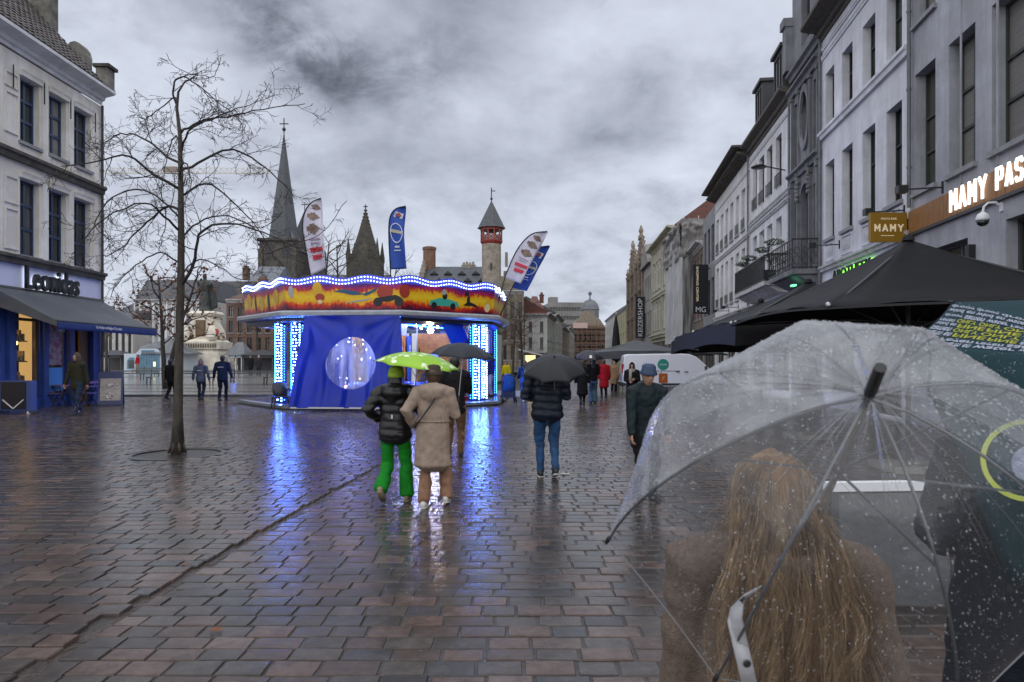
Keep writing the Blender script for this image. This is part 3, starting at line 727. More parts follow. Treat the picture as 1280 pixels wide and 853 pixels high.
# --- scaffold building wrapped in sheets
WRAP = mat('scaffold_sheet', (.46,.46,.47), .7, (.30,.30,.31), 1.2, .8, 2.5, stretch=(1,1,.35)); WRAPG = mat('grey_scaffold_sheet', (.25,.245,.24), .75, (.16,.155,.15), 1.5, .9, 2.5, stretch=(1.5,1.5,.3))
b = thing('wrapped_scaffold', 'tall house front wrapped in white and grey scaffold sheeting', 'scaffolding', (RX(59.2)-.95,59.2,-.03), R(-4))
def sheet(name, p0, p1, z0, z1, M_, amp, bulge=0, n=26, k=30):
    p0, p1 = Vector(p0), Vector(p1); d_ = (p1-p0); nrm = Vector((d_.y,-d_.x)).normalized(); vs = []
    for j in range(k+1):
        for i in range(n+1):
            s_, t_ = i/n, j/k; q = p0+d_*s_; z_ = z0+(z1-z0)*t_
            o_ = amp*noise.noise(Vector((s_*5, t_*7, z0+amp*40)))+amp*.6*noise.noise(Vector((s_*14+3, t_*3, 1)))+bulge*math.exp(-((t_-.8)/.1)**2)*(.6+.8*noise.noise(Vector((s_*6,t_*12,4))))
            q = q+nrm*o_; vs.append((q.x, q.y, z_+.15*noise.noise(Vector((s_*4,9,0)))*(t_>.95)))
    fs = [(j*(n+1)+i, j*(n+1)+i+1, (j+1)*(n+1)+i+1, (j+1)*(n+1)+i) for j in range(k) for i in range(n)]
    return MB().add(vs, fs).build(name, M_, b, True)
sheet('street_sheet', (-.1,9.2), (0,0), 3.2, 13.2, WRAP, .12); sheet('end_sheet', (0,0), (1.7,0), 2.6, 13.4, WRAPG, .16, .1)
sheet('top_sheet', (-.15,9.3), (-.12,-.12), 10.6, 13.9, WRAPG, .3, .5); sheet('top_end_sheet', (-.12,-.14), (1.8,-.14), 10.6, 13.9, WRAPG, .25, .35)
mb = MB(); mb.box(1.8,9,0.3,9,0,13.0); mb.build('wall', BRB, b)
mb = MB()
for y_ in (0.15,2.4,4.7,7,9.0):
    for x_ in (.15, 1.4): mb.tube([(x_,y_,0),(x_,y_,14.2 if y_ < 1 else 13.6)], .035, 6)
for z_ in (2.4,4.6,6.8,9,11.2,13.3):
    for x_ in (.15,1.4): mb.bar((x_,.1,z_),(x_,9.1,z_),.05)
    mb.bar((.1,.15,z_),(1.5,.15,z_),.05)
mb.build('scaffold_poles', STEEL, b)
mb = MB()
for z_ in (2.45,): mb.box(.1,1.5,.1,9.1,z_,z_+.06)
mb.build('scaffold_deck', mat('plank_wood', (.25,.16,.08), .7, (.14,.09,.05), 6), b)

# --- cream house, narrow grey houses, carved gable house, far houses
CREAM = plaster('cream_render', (.56,.54,.40), (.34,.32,.25))
b, L = right_building('cream_house', 'cream house with tall grouped windows and red tiled roof beside the scaffolding', 68.8, 86)
ops = [(1.2+i*2.3+(i//3)*1.4, 2.9+i*2.3+(i//3)*1.4, z_, z_+3.4) for i in range(6) for z_ in (5.2, 10)]
facade(b, L, 0, 14.6, ops+[(.6,L-.6,.2,3.8)], CREAM, 9, .15)
for o in ops: window(b, *o, WHITEP, 2, (.72,), .12, SILL, .09)
window(b, .6, L-.6, .2, 3.8, DKGREY, 4, (.8,), .1, None, .07, WARM, 'shop_window')
belt(b, L, 9.4, CREAM, .3, .5); belt(b, L, 4.7, CREAM, .4, .5); cornice(b, L, 15.3, CREAM, .8, .7); roof(b, L, 15.3, 3.4, 9, REDT)
for u in (.25, L/2-.2, L-.6): MB().box(u,u+.35,-.14,-.002,4.71,8.88).build('pilaster', CREAM, b); MB().box(u,u+.35,-.14,-.002,9.45,14.55).build('pilaster', CREAM, b)
b, L = right_building('pediment_house', 'pale house with a pointed pediment between cream house and carved gable', 86.1, 94)
ops = [(.9+i*1.7, 1.9+i*1.7, z_, z_+3) for i in range(4) for z_ in (5, 9.6)]
facade(b, L, 0, 14, ops+[(.6,L-.6,.2,3.8)], plaster('pale_grey_render', (.38,.37,.35), (.24,.23,.22)), 9, .15)
for o in ops: window(b, *o, DKGREY, 2, (.7,), .12, SILL, .07)
window(b, .6, L-.6, .2, 3.8, DKGREY, 4, (.8,), .1, None, .07, WARM, 'shop_window')
MB().prism([(-.2,-.5,14),(L+.2,-.5,14),(L/2,-.5,17)], (0,6,0)).build('pediment', STONE, b)
GB = brickmat('gable_brick', (.20,.125,.08), (.15,.09,.06), (.25,.22,.18), .3, .09)
GST = mat('gable_stone', (.30,.25,.19), .8, (.16,.13,.10), 2, .5)
for (yn, yf, zt_, lab) in ((94.1,104,15.5,'ornate brown brick house with carved stone gable and finials, nearer of two'),(104.1,116,15.2,'ornate brown brick house with carved stone gable and finials, farther of two')):
    b, L = right_building('carved_gable_house', lab, yn, yf, 'carved brown gable houses')
    ops = [(1.0+i*2.1, 2.3+i*2.1, z_, z_+2.6) for i in range(4) for z_ in (4.8, 8.6, 12)]
    facade(b, L, 0, zt_, ops+[(.6,L-.6,.2,3.8)], GB, 9, .2)
    for o in ops: window(b, *o, DKGREY, 2, (.66,), .15, SILL, .08)
    window(b, .6, L-.6, .2, 3.8, DKGREY, 4, (.8,), .1, None, .07, WARM, 'shop_window')
    mb = MB(); w = L
    for k in range(5): a = .5+k*.85; mb.box(a, L-a, .0+.01*k, .55-.01*k, zt_+k*.75, zt_+(k+1)*.75+.02)
    mb.build('stepped_gable', GB, b)
    mb = MB()
    for k in range(6):
        for u in (.5+k*.85, L-.5-k*.85):
            if k < 5: mb.box(u-.2,u+.2,-.1,.6,zt_+k*.75+.7,zt_+k*.75+.9); mb.ball((u,.2,zt_+k*.75+1.1), (.2,.2,.28), 6, 4)
    for zc_ in (4.4, 8.2, 11.7, zt_): mb.ext([(0,zc_-.3),(-.2,zc_-.25),(-.35,zc_),(0,zc_+.05)], 0, L)
    for u in (.1, L/2-.2, L-.5):
        mb.box(u,u+.4,-.3,-.002,4.4,zt_); mb.lathe([(.3,0),(.35,.3),(.15,.5),(.3,.9),(.12,1.3),(.05,1.8)], 8, (u+.2,-.1,zt_))
    mb.lathe([(.4,0),(.45,.4),(.2,.7),(.35,1.2),(.1,2.0)], 8, (L/2,.2,zt_+3.7)); mb.build('carving', GST, b)
# banner of the keizershop
t = thing('shop_street_banner', 'black vertical banner lettered KEIZERSHOP on the far right houses', 'banner', (RX(93),92.6,4.6), 0)
MB().box(-1.35,-.1,-.08,.08,0,5.6).build('panel', BLK, t); MB().box(-.1,.02,-.05,.05,4.8,4.95).build('bracket', IRON, t)
text('vertical_lettering', 'KEIZERSHOP', 5.1, .62, WHITEP, t, (-1.03,-.085,.25), .01, .0, rot=(0, R(-90), 0)).location = (-.42,-.085,.25)
for i, (yn, yf, h_, c_, lab) in enumerate(((117,140,10.8,(.50,.46,.26),'pale yellow far house at the end of the right row'),(140.2,172,11.4,(.55,.55,.52),'off white farthest house at the end of the right row'))):
    b, L = right_building('far_row_house', lab, yn, yf)
    ops = [(1.2+j*(L-2)/6, 2.9+j*(L-2)/6, z_, z_+2.2) for j in range(6) for z_ in (1, 4.4, 7.6)]
    facade(b, L, 0, h_, ops, plaster('far_render_%s' % 'ab'[i], c_, tuple(x*.65 for x in c_)), 9, .15)
    for o in ops: window(b, *o, WHITEP, 2, (.7,), .12, None, .08)
    roof(b, L, h_, 3.2, 9, SLATE, .4)
    cornice(b, L, h_+.05, CORN_W, .4, .4)
# clutter boxes (bay fronts) high on the far gable corner
# ================================================================= chocolate shop on the left
PL_L = plaster('shop_render', (.90,.892,.875), (.64,.61,.56), 1.1)
PL_LW = mat('shop_white_band', (.70,.74,.92), .5, (.60,.64,.84), 1)
BLUEF = mat('blue_window_frame', (.012,.034,.095), .35)
BLUEP = mat('blue_shop_paint', (.03,.07,.26), .4, (.02,.05,.19), 2)
NAVY = mat('navy_cloth', (.012,.016,.045), .75, (.02,.026,.065), 3, .3, 40)
LX0, LY0, LY1 = -16.4, 12.0, 27.22
b = thing('chocolate_shop_house', 'pale three-storey corner house with blue window frames and dark tiled roof on the left', 'building', (LX0,LY0,-.03), R(90))
L = LY1-LY0
def uL(px, X=LX0): return X*F/(px-CX)-LY0
ops = []
for p0, p1 in ((25,49),(61,83),(92.5,113)):
    u0, u1 = uL(p0), uL(p1); ops += [(u0,u1,5.2,7.75),(u0,u1,9.0,11.15)]
for k in range(4):
    u0 = uL(25)-2.2-k*2.1; ops += [(u0,u0+.9,5.2,7.75),(u0,u0+.9,9.0,11.15)]
gops = [(uL(21),uL(50),.35,3.6),(uL(59),uL(85),.35,3.6),(uL(90),uL(117),.05,3.5),(.6,4.4,.35,3.6),(5.2,9.0,.35,3.6)]
facade(b, L, 0, 3.95, gops, BLUEP, 10, .22, 'shop_wall')
facade(b, L, 3.96, 4.95, [], PL_LW, 10, .2, 'sign_wall')
facade(b, L, 4.96, 11.8, ops, PL_L, 10, .26)
for o in ops: window(b, *o, BLUEF, 2, (.36,.68), .2, SILL, .085)
# raised panels between and beside the windows
for z0_, z1_ in ((5.3,7.7),(9.1,11.1)):
    for u in (uL(5),):
        for a, c_ in ((z0_, z0_+1.35), (z0_+1.5, z1_)): 
            mb = MB(); mb.box(u,u+.62,-.05,-.002,a,a+.06); mb.box(u,u+.62,-.05,-.002,c_-.06,c_); mb.box(u,u+.06,-.05,-.002,a+.06,c_-.06); mb.box(u+.56,u+.62,-.05,-.002,a+.06,c_-.06); mb.build('raised_panel', PL_L, b)
for o in ops:
    MB().ext([(0,o[3]+.02),(-.1,o[3]+.02),(-.12,o[3]+.12),(-.16,o[3]+.2),(0,o[3]+.22)], o[0]-.06, o[1]+.06).build('window_hood', PL_L, b)
for p in (55, 87.5, 119):
    u = uL(p)
    for a, c_ in ((5.13,7.95),(8.85,11.35)): MB().box(u-.14,u+.14,-.06,-.002,a,c_).build('pilaster', PL_L, b)
mb = MB()
for p in (14, 53, 86, 117):
    for z_ in (10.6,): mb.box(uL(p)-.015,uL(p)+.015,-.09,-.062,z_,z_+.75)
mb.build('wall_anchors', IRON, b)
OLDST = mat('dark_old_stone', (.10,.095,.085), .8, (.045,.042,.04), 2.5, .5)
belt(b, L, 8.55, OLDST, .26, .3); belt(b, L, 5.12, OLDST, .28, .28)
for p in (55, 87.5, 119): MB().box(uL(p)-.2,uL(p)+.2,-.10,-.002,8.58,8.84).build('plinth_block', PL_L, b)
CORN_L = mat('painted_gutter', (.72,.73,.76), .5, (.54,.54,.56), 2)
cornice(b, L, 12.35, CORN_L, .6, .5); pipe(b, L-.05, .2, 11.8, IRON)
mb = MB(); mb.ext([(0,12.36),(-.58,12.36),(-.58,12.4),(0,12.42)], 0, L); mb.build('gutter_lip', IRON, b)
# dark pantile roof: rows of single tiles
TILE = mat('dark_pantile', (.055,.046,.042), .5, (.10,.085,.075), 3)
mb = MB(); rise, dep = 5.4, 5.0; sl_ = math.hypot(rise, dep); nr = 24; uL_ = L-.6
cs, sn = dep/sl_, rise/sl_
for r_ in range(nr):
    for c_ in range(int(uL_/.27)):
        u = c_*.27+(r_%2)*.0; s0, s1 = r_*sl_/nr, (r_+1.25)*sl_/nr; j = random.uniform(-.01,.01)
        p = lambda u_, s_, h_: (u_, -.45+s_*cs-h_*sn, 12.42+s_*sn+h_*cs)
        mb.add([p(u,s0,.07+j),p(u+.13,s0,.11+j),p(u+.25,s0,.06+j),p(u,s1,.02),p(u+.13,s1,.06),p(u+.25,s1,.01),p(u,s0,0),p(u+.25,s0,0)], [(0,1,4,3),(1,2,5,4),(6,7,2,1,0)])
mb.build('roof_tile_field', TILE, b, kind='stuff')
mb = MB(); mb.add([(0,-.45,12.41),(L-.55,-.45,12.41),(L-.55,4.55,17.8),(0,4.55,17.8),(0,10,12.41),(L-.55,10,12.41)], [(0,1,2,3),(3,2,5,4),(1,5,2)]); mb.build('roof', TILE, b)
OLDG = mat('gable_render', (.27,.26,.23), .85, (.10,.095,.08), 2.2, .5)
mb = MB(); o_ = .55
prof = [(-.55,12.3),(-.55,13.15),(-.1,13.15),(-.1,12.9),(.35,12.95)]
for k in range(9): a = math.pi*(1.1-k/8*1.15); prof.append((.75+.42*math.cos(a), 13.55+.62*math.sin(a)))
prof += [(1.3,13.7),(1.7,13.9),(1.7,16.1),(1.45,16.15),(1.45,16.4),(2.6,17.2),(4.6,18.5),(8,15.8),(8,12.3)]
mb.prism([(L-.5, y, z) for y, z in prof], (.5,0,0)); gab = mb.build('scrolled_gable', OLDG, b)
MB().box(L-.62,L+.1,1.25,2.75,16.2,16.4).build('gable_coping', OLDST, gab); MB().box(L-.58,L+.06,-.66,-.02,13.15,13.27).build('gable_coping', OLDST, gab)
chimney(b, 1.5, 4.3, 16.8, 1.1, 2.0, OLDG)
# lit shopfront
SHOPL = mat('glowing_shop_back', (.20,.10,.03), .6, (.05,.025,.012), 3, emit=(1,.55,.18), es=.5)  # glow put into the display backs in place of interior lighting
BROWN = mat('brown_door_wood', (.16,.085,.03), .45, (.09,.045,.018), 4, stretch=(4,4,.3))
SHOPG = mat('shop_glass', (.05,.05,.06), .05, spec=.6)
TGL = bpy.data.materials.new('clear_glass'); TGL.use_nodes = True; t_ = TGL.node_tree; t_.nodes.clear()
def schlick(t, f0=.04, k=.9):
    lw = t.nodes.new('ShaderNodeLayerWeight'); lw.inputs[0].default_value = .5; pw = t.nodes.new('ShaderNodeMath'); pw.operation = 'POWER'; t.links.new(lw.outputs['Facing'], pw.inputs[0]); pw.inputs[1].default_value = 4.5
    ma = t.nodes.new('ShaderNodeMath'); ma.operation = 'MULTIPLY_ADD'; t.links.new(pw.outputs[0], ma.inputs[0]); ma.inputs[1].default_value = k; ma.inputs[2].default_value = f0; return ma.outputs[0]
def clear_glass(M_, tint=(.92,.95,.95), rough=.02, add=0.0, milk=(.8,.8,.85)):
    t = M_.node_tree; t.nodes.clear(); N_ = t.nodes.new
    tr = N_('ShaderNodeBsdfTransparent'); tr.inputs[0].default_value = (*tint, 1)
    gl = N_('ShaderNodeBsdfGlossy'); gl.inputs['Roughness'].default_value = rough
    mx1 = N_('ShaderNodeMixShader'); t.links.new(schlick(t), mx1.inputs[0]); t.links.new(tr.outputs[0], mx1.inputs[1]); t.links.new(gl.outputs[0], mx1.inputs[2])
    o = N_('ShaderNodeOutputMaterial'); last = mx1
    if add:
        df = N_('ShaderNodeBsdfDiffuse'); df.inputs[0].default_value = (*milk, 1); tl = N_('ShaderNodeBsdfTranslucent'); tl.inputs[0].default_value = (*milk, 1)
        m2 = N_('ShaderNodeMixShader'); t.links.new(df.outputs[0], m2.inputs[1]); t.links.new(tl.outputs[0], m2.inputs[2])
        m3 = N_('ShaderNodeMixShader'); m3.inputs[0].default_value = add; t.links.new(mx1.outputs[0], m3.inputs[1]); t.links.new(m2.outputs[0], m3.inputs[2]); last = m3
    t.links.new(last.outputs[0], o.inputs[0]); return M_
clear_glass(TGL)
for k, o in enumerate(gops):
    u0, u1, z0_, z1_ = o
    MB().box(u0,u1,.9,1.0,z0_,z1_).build('display_back', SHOPL if k != 2 else mat('dark_doorway', (.03,.018,.010), .7, (.10,.05,.02), 3), b)
    if k != 2: window(b, *o, mat('gold_frame_%d' % k, (.20,.11,.03), .4) if k == 0 else BLUEP, 1, () if k else (.83,), .1, None, .09, TGL, 'shop_window')
# shelves with chocolate boxes in the first window, posters in the second
mb = MB(); u0, u1 = gops[0][0], gops[0][1]
for z_ in (.9, 1.6, 2.3): mb.box(u0+.05,u1-.05,.4,.85,z_,z_+.04)
sh = mb.build('display_shelf', BROWN, b)
mb = MB()
for z_ in (.94,1.64,2.34):
    for i in range(11): u = u0+.08+i*(u1-u0-.2)/11; mb.box(u,u+.085,.45+.1*(i%2),.7,z_,z_+random.uniform(.08,.42))
mb.build('chocolate_boxes', mat('box_gold', (.5,.28,.07), .4, (.55,.5,.4), 5), sh)
lamp_g = emitter('shop_bulb', (1,.62,.22), 6)
mb = MB(); [mb.ball((u0+.25+i*.28,.45,2.75-.5*(i%2)), .09, 8, 5) for i in range(2)]; mb.build('display_lamps', lamp_g, b)
u0, u1 = gops[1][0], gops[1][1]
POST = mat('poster_print', (.30,.06,.10), .5, (.35,.30,.30), 7, lo=.4, hi=.55)
MB().box(u0+.1,u0+.85,.05,.07,1.5,3.1).build('window_poster', POST, b); MB().box(u0+.1,u0+.9,.05,.07,.55,1.4).build('blue_poster', mat('poster_blue', (.08,.30,.65), .5), b)
MB().box(u0+.65,u0+1.0,.03,.05,2.7,3.3).build('white_notice', WHITEP, b)
u0, u1 = gops[2][0], gops[2][1]
d_ = MB().box(u0+.75,u1-.05,.2,.26,.06,3.2).build('door', BROWN, b); MB().box(u0+.82,u0+.88,.12,.2,1.0,1.3).build('handle', STEEL, d_)
mb = MB()
for p in (12, 55, 88): u = uL(p); mb.box(u-.12,u+.12,-.1,-.002,.1,3.9); mb.box(u-.17,u+.17,-.14,-.002,.0,.35)
mb.build('shopfront_pilaster', BLUEP, b)
# letters with white glow behind
HALO = emitter('white_halo', (.85,.9,1), .75)
u0, w = uL(25), uL(92)-uL(25)
text('letter_halo', 'Leonidas', w, .78, HALO, b, (u0+.12,-.05,4.01), .02, .035)
text('sign_letters', 'Leonidas', w, .78, mat('sign_letter_black', (.012,.014,.02), .4), b, (u0-.03,-.16,4.06), .1, .015)
# folding awning
aw = thing('shop_awning', 'long dark blue awning sloping out over the chocolate shop front', 'awning', (LX0,LY0,0), R(90))
AWN = mat('grey_blue_awning', (.070,.082,.098), .6, (.10,.112,.13), 2, .2, 30, stretch=(.3,.3,1)); VAL = mat('navy_valance', (.012,.035,.16), .6)
ua, ub = 21.2-LY0, 27.1-LY0
mb = MB(); n = 40
for i in range(n+1):
    u = ua+(ub-ua)*i/n
    for j in range(9):
        t = j/8; mb.v.append((u, -.12-2.15*t, 3.98-1.12*t-.09*math.sin(math.pi*t)+.012*math.sin(u*4.4)*t))
for i in range(n):
    for j in range(8): mb.f.append((i*9+j,(i+1)*9+j,(i+1)*9+j+1,i*9+j+1)); mb.m.append(0)
o = mb.build('fabric', AWN, aw, True); md = o.modifiers.new('s','SOLIDIFY'); md.thickness = .012
mb = MB()
for i in range(n+1):
    u = ua+(ub-ua)*i/n
    for j in range(4): mb.v.append((u, -2.29-.012*math.sin(u*9)*j/3, 2.87-.27*j/3))
for i in range(n):
    for j in range(3): mb.f.append((i*4+j,(i+1)*4+j,(i+1)*4+j+1,i*4+j+1)); mb.m.append(0)
o = mb.build('valance', VAL, aw, True); md = o.modifiers.new('s','SOLIDIFY'); md.thickness = .01
ut = uL(119,-14.1)
text('valance_lettering', 'The Preferred Belgian Chocolate', uL(152,-14.1)-uL(119,-14.1), .12, WHITEP, aw, (ut,-2.315,2.68), .006)
mb = MB(); mb.tube([(ua,-2.28,2.87),(ub,-2.28,2.87)], .035, 8); mb.tube([(ua,-.1,3.98),(ub,-.1,3.98)], .07, 8)
for u in (ua+.4, ub-.4): mb.bar((u,-.1,3.7),(u+.5,-1.3,3.1),.05); mb.bar((u+.5,-1.3,3.1),(u,-2.25,2.85),.05)
mb.build('awning_arms', DKGREY, aw)
mb = MB(); mb.v = [(ua,-.12,3.98),(ua,-2.27,2.86),(ua,-2.27,2.7),(ua,-.12,3.4)]; mb.f = [(0,1,2,3)]; mb.m = [0]; mb.build('side_flap', AWN, aw)

# things on the pavement before the shop
def a_board(x, y, rz, label):
    t = thing('sandwich_board', label, 'sign board', (x,y,0), rz)
    for s_ in (1,-1):
        mb = MB(); M_ = Matrix.Rotation(s_*R(13), 4, 'X')
        q = lambda a, b_, c_: M_ @ Vector((a, s_*-.32*0+b_, c_))
        mb.box(-.40,.40,-.025,.025,.0,1.25)
        mb.v = [tuple(Matrix.Rotation(-s_*R(13),4,'X') @ (Vector(p)-Vector((0,0,1.25)))+Vector((0,s_*-.0,1.22))) for p in mb.v]
        f_ = mb.build('board_frame', mat('board_blue', (.012,.022,.09), .4), t)
        if s_ == 1:
            mb = MB(); mb.box(-.33,.33,-.034,-.026,.16,.98); mb.v = [tuple(Matrix.Rotation(-R(13),4,'X') @ (Vector(p)-Vector((0,0,1.25)))+Vector((0,0,1.22))) for p in mb.v]
            p_ = mb.build('poster', mat('beige_poster', (.42,.38,.30), .5, (.30,.26,.20), 3), f_)
            mb = MB()
            for cx_, cz_, r_ in ((-.05,.72,.09),(.1,.74,.07),(.16,.66,.06),(-.1,.34,.13),(.02,.3,.08)): mb.lathe([(r_,0),(r_*.8,.012),(.005,.016)], 12, (cx_,cz_,0))
            mb.v = [tuple(Matrix.Rotation(-R(13),4,'X') @ (Vector((p[0],-.036-p[2],p[1]))-Vector((0,0,1.25)))+Vector((0,0,1.22))) for p in mb.v]
            mb.build('praline_print', mat('praline_cream', (.62,.58,.52), .5, (.10,.06,.04), 18, lo=.45, hi=.55), f_)
    return t
p = gp(139, 506); a_board(p.x, p.y, R(24), 'dark blue sandwich board with pictures of pralines beside the shop door')
def planter(x, y, rz, label, grp='blue wheeled screens at the shop'):
    t = thing('wheeled_screen', label, 'screen', (x,y,0), rz, grp)
    MB().box(-.5,.5,-.14,.14,.12,1.02).build('box', mat('screen_blue', (.05,.085,.26), .45), t)
    p_ = MB().box(-.36,.36,-.16,-.141,.16,.98).build('front_panel', mat('screen_black', (.012,.014,.02), .5), t)
    mb = MB(); mb.bar((-.30,-.165,.45),(0,-.165,.18),.03); mb.bar((.30,-.165,.45),(0,-.165,.18),.03); mb.build('chevron', WHITEP, p_)
    for s_ in (-.45,.45):
        f_ = MB().box(s_-.04,s_+.04,-.2,.2,.05,.12).build('foot', DKGREY, t); MB().lathe([(.05,-.02),(.05,.02)], 10, (s_,-.18,.05), Matrix.Rotation(R(90),3,'Y')).build('castor', WHITEP, f_)
    return t
p = gp(20, 518); planter(p.x+.02, p.y, R(4), 'blue wheeled screen with white chevron below the lit shop window')
planter(p.x-1.25, p.y-.1, R(2), 'blue wheeled screen cut off by the left edge of the photo')
t = thing('bistro_table', 'small folding metal table behind the hooded man', 'table', (xx(78,24.5),24.5,0), 0)
MB().lathe([(.32,.72),(.32,.745)], 20).build('tabletop', mat('pink_enamel', (.30,.12,.24), .4), t)
mb = MB(); mb.bar((-.25,-.2,0),(.25,.2,.72),.025); mb.bar((.25,-.2,0),(-.25,.2,.72),.025); mb.bar((-.25,.2,0),(.25,-.2,.72),.025); mb.build('legs', IRON, t)
def bistro_chair(x, y, rz, label):
    t = thing('bistro_chair', label, 'chair', (x,y,0), rz, 'folding chairs at the shop')
    MB().box(-.2,.2,-.19,.19,.44,.465).build('seat', mat('violet_enamel', (.16,.09,.26), .4), t)
    mb = MB(); mb.box(-.2,.2,.2,.22,.68,.72); mb.box(-.2,.2,.21,.23,.8,.88); mb.build('backrest', bpy.data.materials['violet_enamel'], t)
    for s_ in (-.19,.19): MB().bar((s_,-.2,0),(s_,.24,.9),.022).build('leg', IRON, t); MB().bar((s_*.9,.22,0),(s_*.9,-.16,.45),.022).build('leg', IRON, t)
bistro_chair(xx(66,24.2), 24.2, R(90), 'violet folding chair left of the small table at the shop window')
bistro_chair(xx(111,24.6), 24.6, R(-100), 'violet folding chair right of the small table, behind the hooded man')
# ================================================================= buildings across the square
DSTONE = mat('church_stone', (.105,.095,.080), .85, (.045,.041,.037), 1.2, .6, 3)
DSLATE = mat('spire_slate', (.050,.055,.060), .6, (.085,.09,.10), 2, stretch=(2,2,.5))
OLDSP = mat('mossy_stone', (.075,.068,.052), .85, (.035,.031,.025), 1.5, .6, 3)
YC = 140.0
def spire(mb, cx_, cy_, z0, z1, r0, n=8, a0=math.pi/8, flare=1.12):
    mb.lathe([(r0*flare,z0),(r0,z0+(z1-z0)*.05),(r0*.52,z0+(z1-z0)*.5),(.06,z1)], n, (cx_,cy_,0), a0=a0)
b = thing('church', 'old stone church with tall dark slate spire and two lower spires behind the carousel', 'church', (0,0,0))
x0 = xx(355,YC)
MB().box(x0-3.7,x0+3.7,YC-3.7,YC+3.7,.4,zz(303,YC)).build('tall_tower', DSTONE, b)
mb = MB(); spire(mb, x0, YC, zz(303,YC), zz(166,YC), 2.85); mb.build('tall_spire', DSLATE, b)
mb = MB(); mb.tube([(x0,YC,zz(167,YC)),(x0,YC,zz(148,YC))], .12, 6); mb.ball((x0,YC,zz(162,YC)), .4, 8, 5); mb.bar((x0-.9,YC,zz(155,YC)),(x0+.9,YC,zz(155,YC)),.18); mb.build('cross', IRON, b)
mb = MB()
for s_ in (-3.8, 2.9): mb.box(x0+s_,x0+s_+.9,YC-4.2,YC-3.7,.4,zz(315,YC))
mb.ext([(YC-3.7-.002,zz(306,YC)),(YC-4.2,zz(305,YC)),(YC-4.2,zz(302,YC)),(YC-3.7-.002,zz(302,YC))], x0-4, x0+4)
mb.build('buttresses', DSTONE, b)
for k in (-1.6, 1.6):
    MB().prism([(x0+k-.7,YC-3.72,22),(x0+k+.7,YC-3.72,22),(x0+k+.7,YC-3.72,24.5),(x0+k,YC-3.72,25.6),(x0+k-.7,YC-3.72,24.5)], (0,-.05,0)).build('louvre_window', IRON, b)
x1 = xx(381,YC+6)
mb = MB(); mb.box(x1-3.6,x1+3.6,YC+2.5,YC+9.5,.4,zz(312,YC+6)); mb.build('second_tower', DSTONE, b)
mb = MB(); spire(mb, x1, YC+6, zz(312,YC+6), zz(263,YC+6), 3.6, 4, math.pi/4, 1.3); mb.build('second_spire', DSLATE, b)
mb = MB(); mb.tube([(x1,YC+6,zz(264,YC+6)),(x1,YC+6,zz(253,YC+6))], .1, 6); mb.bar((x1-.6,YC+6,zz(256,YC+6)),(x1+.6,YC+6,zz(256,YC+6)),.15); mb.build('small_cross', IRON, b)
mb = MB(); mb.prism([(x0+2.6,YC-2,zz(315,YC)),(x1+1.5,YC-2,zz(315,YC)),(x1-.5,YC-2,zz(290,YC))], (0,5,0)); mb.build('gable_link', ZINC, b)
x2 = xx(457,YC-5)
mb = MB(); mb.box(x2-3.1,x2+3.1,YC-8,YC-2,.4,zz(327,YC-5)); mb.build('crossing_tower', OLDSP, b)
mb = MB(); spire(mb, x2, YC-5, zz(327,YC-5), zz(262,YC-5), 3.0, 8, math.pi/8, 1.05)
H_ = zz(262,YC-5)-zz(327,YC-5); zb = zz(327,YC-5)
for k in range(8):
    a = math.pi/8+k*math.pi/4
    for j in range(15):
        t = j/15; r_ = 3.0*(1-t*.97)-.10*math.sin(math.pi*t)*3; mb.ball((x2+r_*math.cos(a),YC-5+r_*math.sin(a),zb+.5+H_*t), .26-.1*t, 5, 3)
for sx_ in (-1,1):
    for sy_ in (-1,1): mb.lathe([(.5,0),(.5,1.0),(.05,4.2)], 6, (x2+sx_*2.8,YC-5+sy_*2.6,zb))
mb.tube([(x2,YC-5,zz(262,YC-5)),(x2,YC-5,zz(256,YC-5))], .12, 6); mb.bar((x2-.4,YC-5,zz(258.5,YC-5)),(x2+.4,YC-5,zz(258.5,YC-5)),.18)
mb.build('crocketed_spire', OLDSP, b)
mb = MB()
for sx_ in (-1.5, 0, 1.5): mb.prism([(x2+sx_-.45,YC-8.02,zb-5),(x2+sx_+.45,YC-8.02,zb-5),(x2+sx_+.45,YC-8.02,zb-2),(x2+sx_,YC-8.02,zb-1),(x2+sx_-.45,YC-8.02,zb-2)], (0,-.04,0))
mb.build('belfry_windows', IRON, b)
MB().box(x1-4,x2+4,YC-7,YC+6,.4,14).build('nave_wall', DSTONE, b)
mb = MB(); mb.add([(x1-4,YC-7,14),(x2+4,YC-7,14),(x2+4,YC+6,14),(x1-4,YC+6,14),(x1-4,YC-.5,19),(x2+4,YC-.5,19)], [(0,1,5,4),(2,3,4,5),(1,2,5),(3,0,4)]); mb.build('nave_roof', SLATE, b)

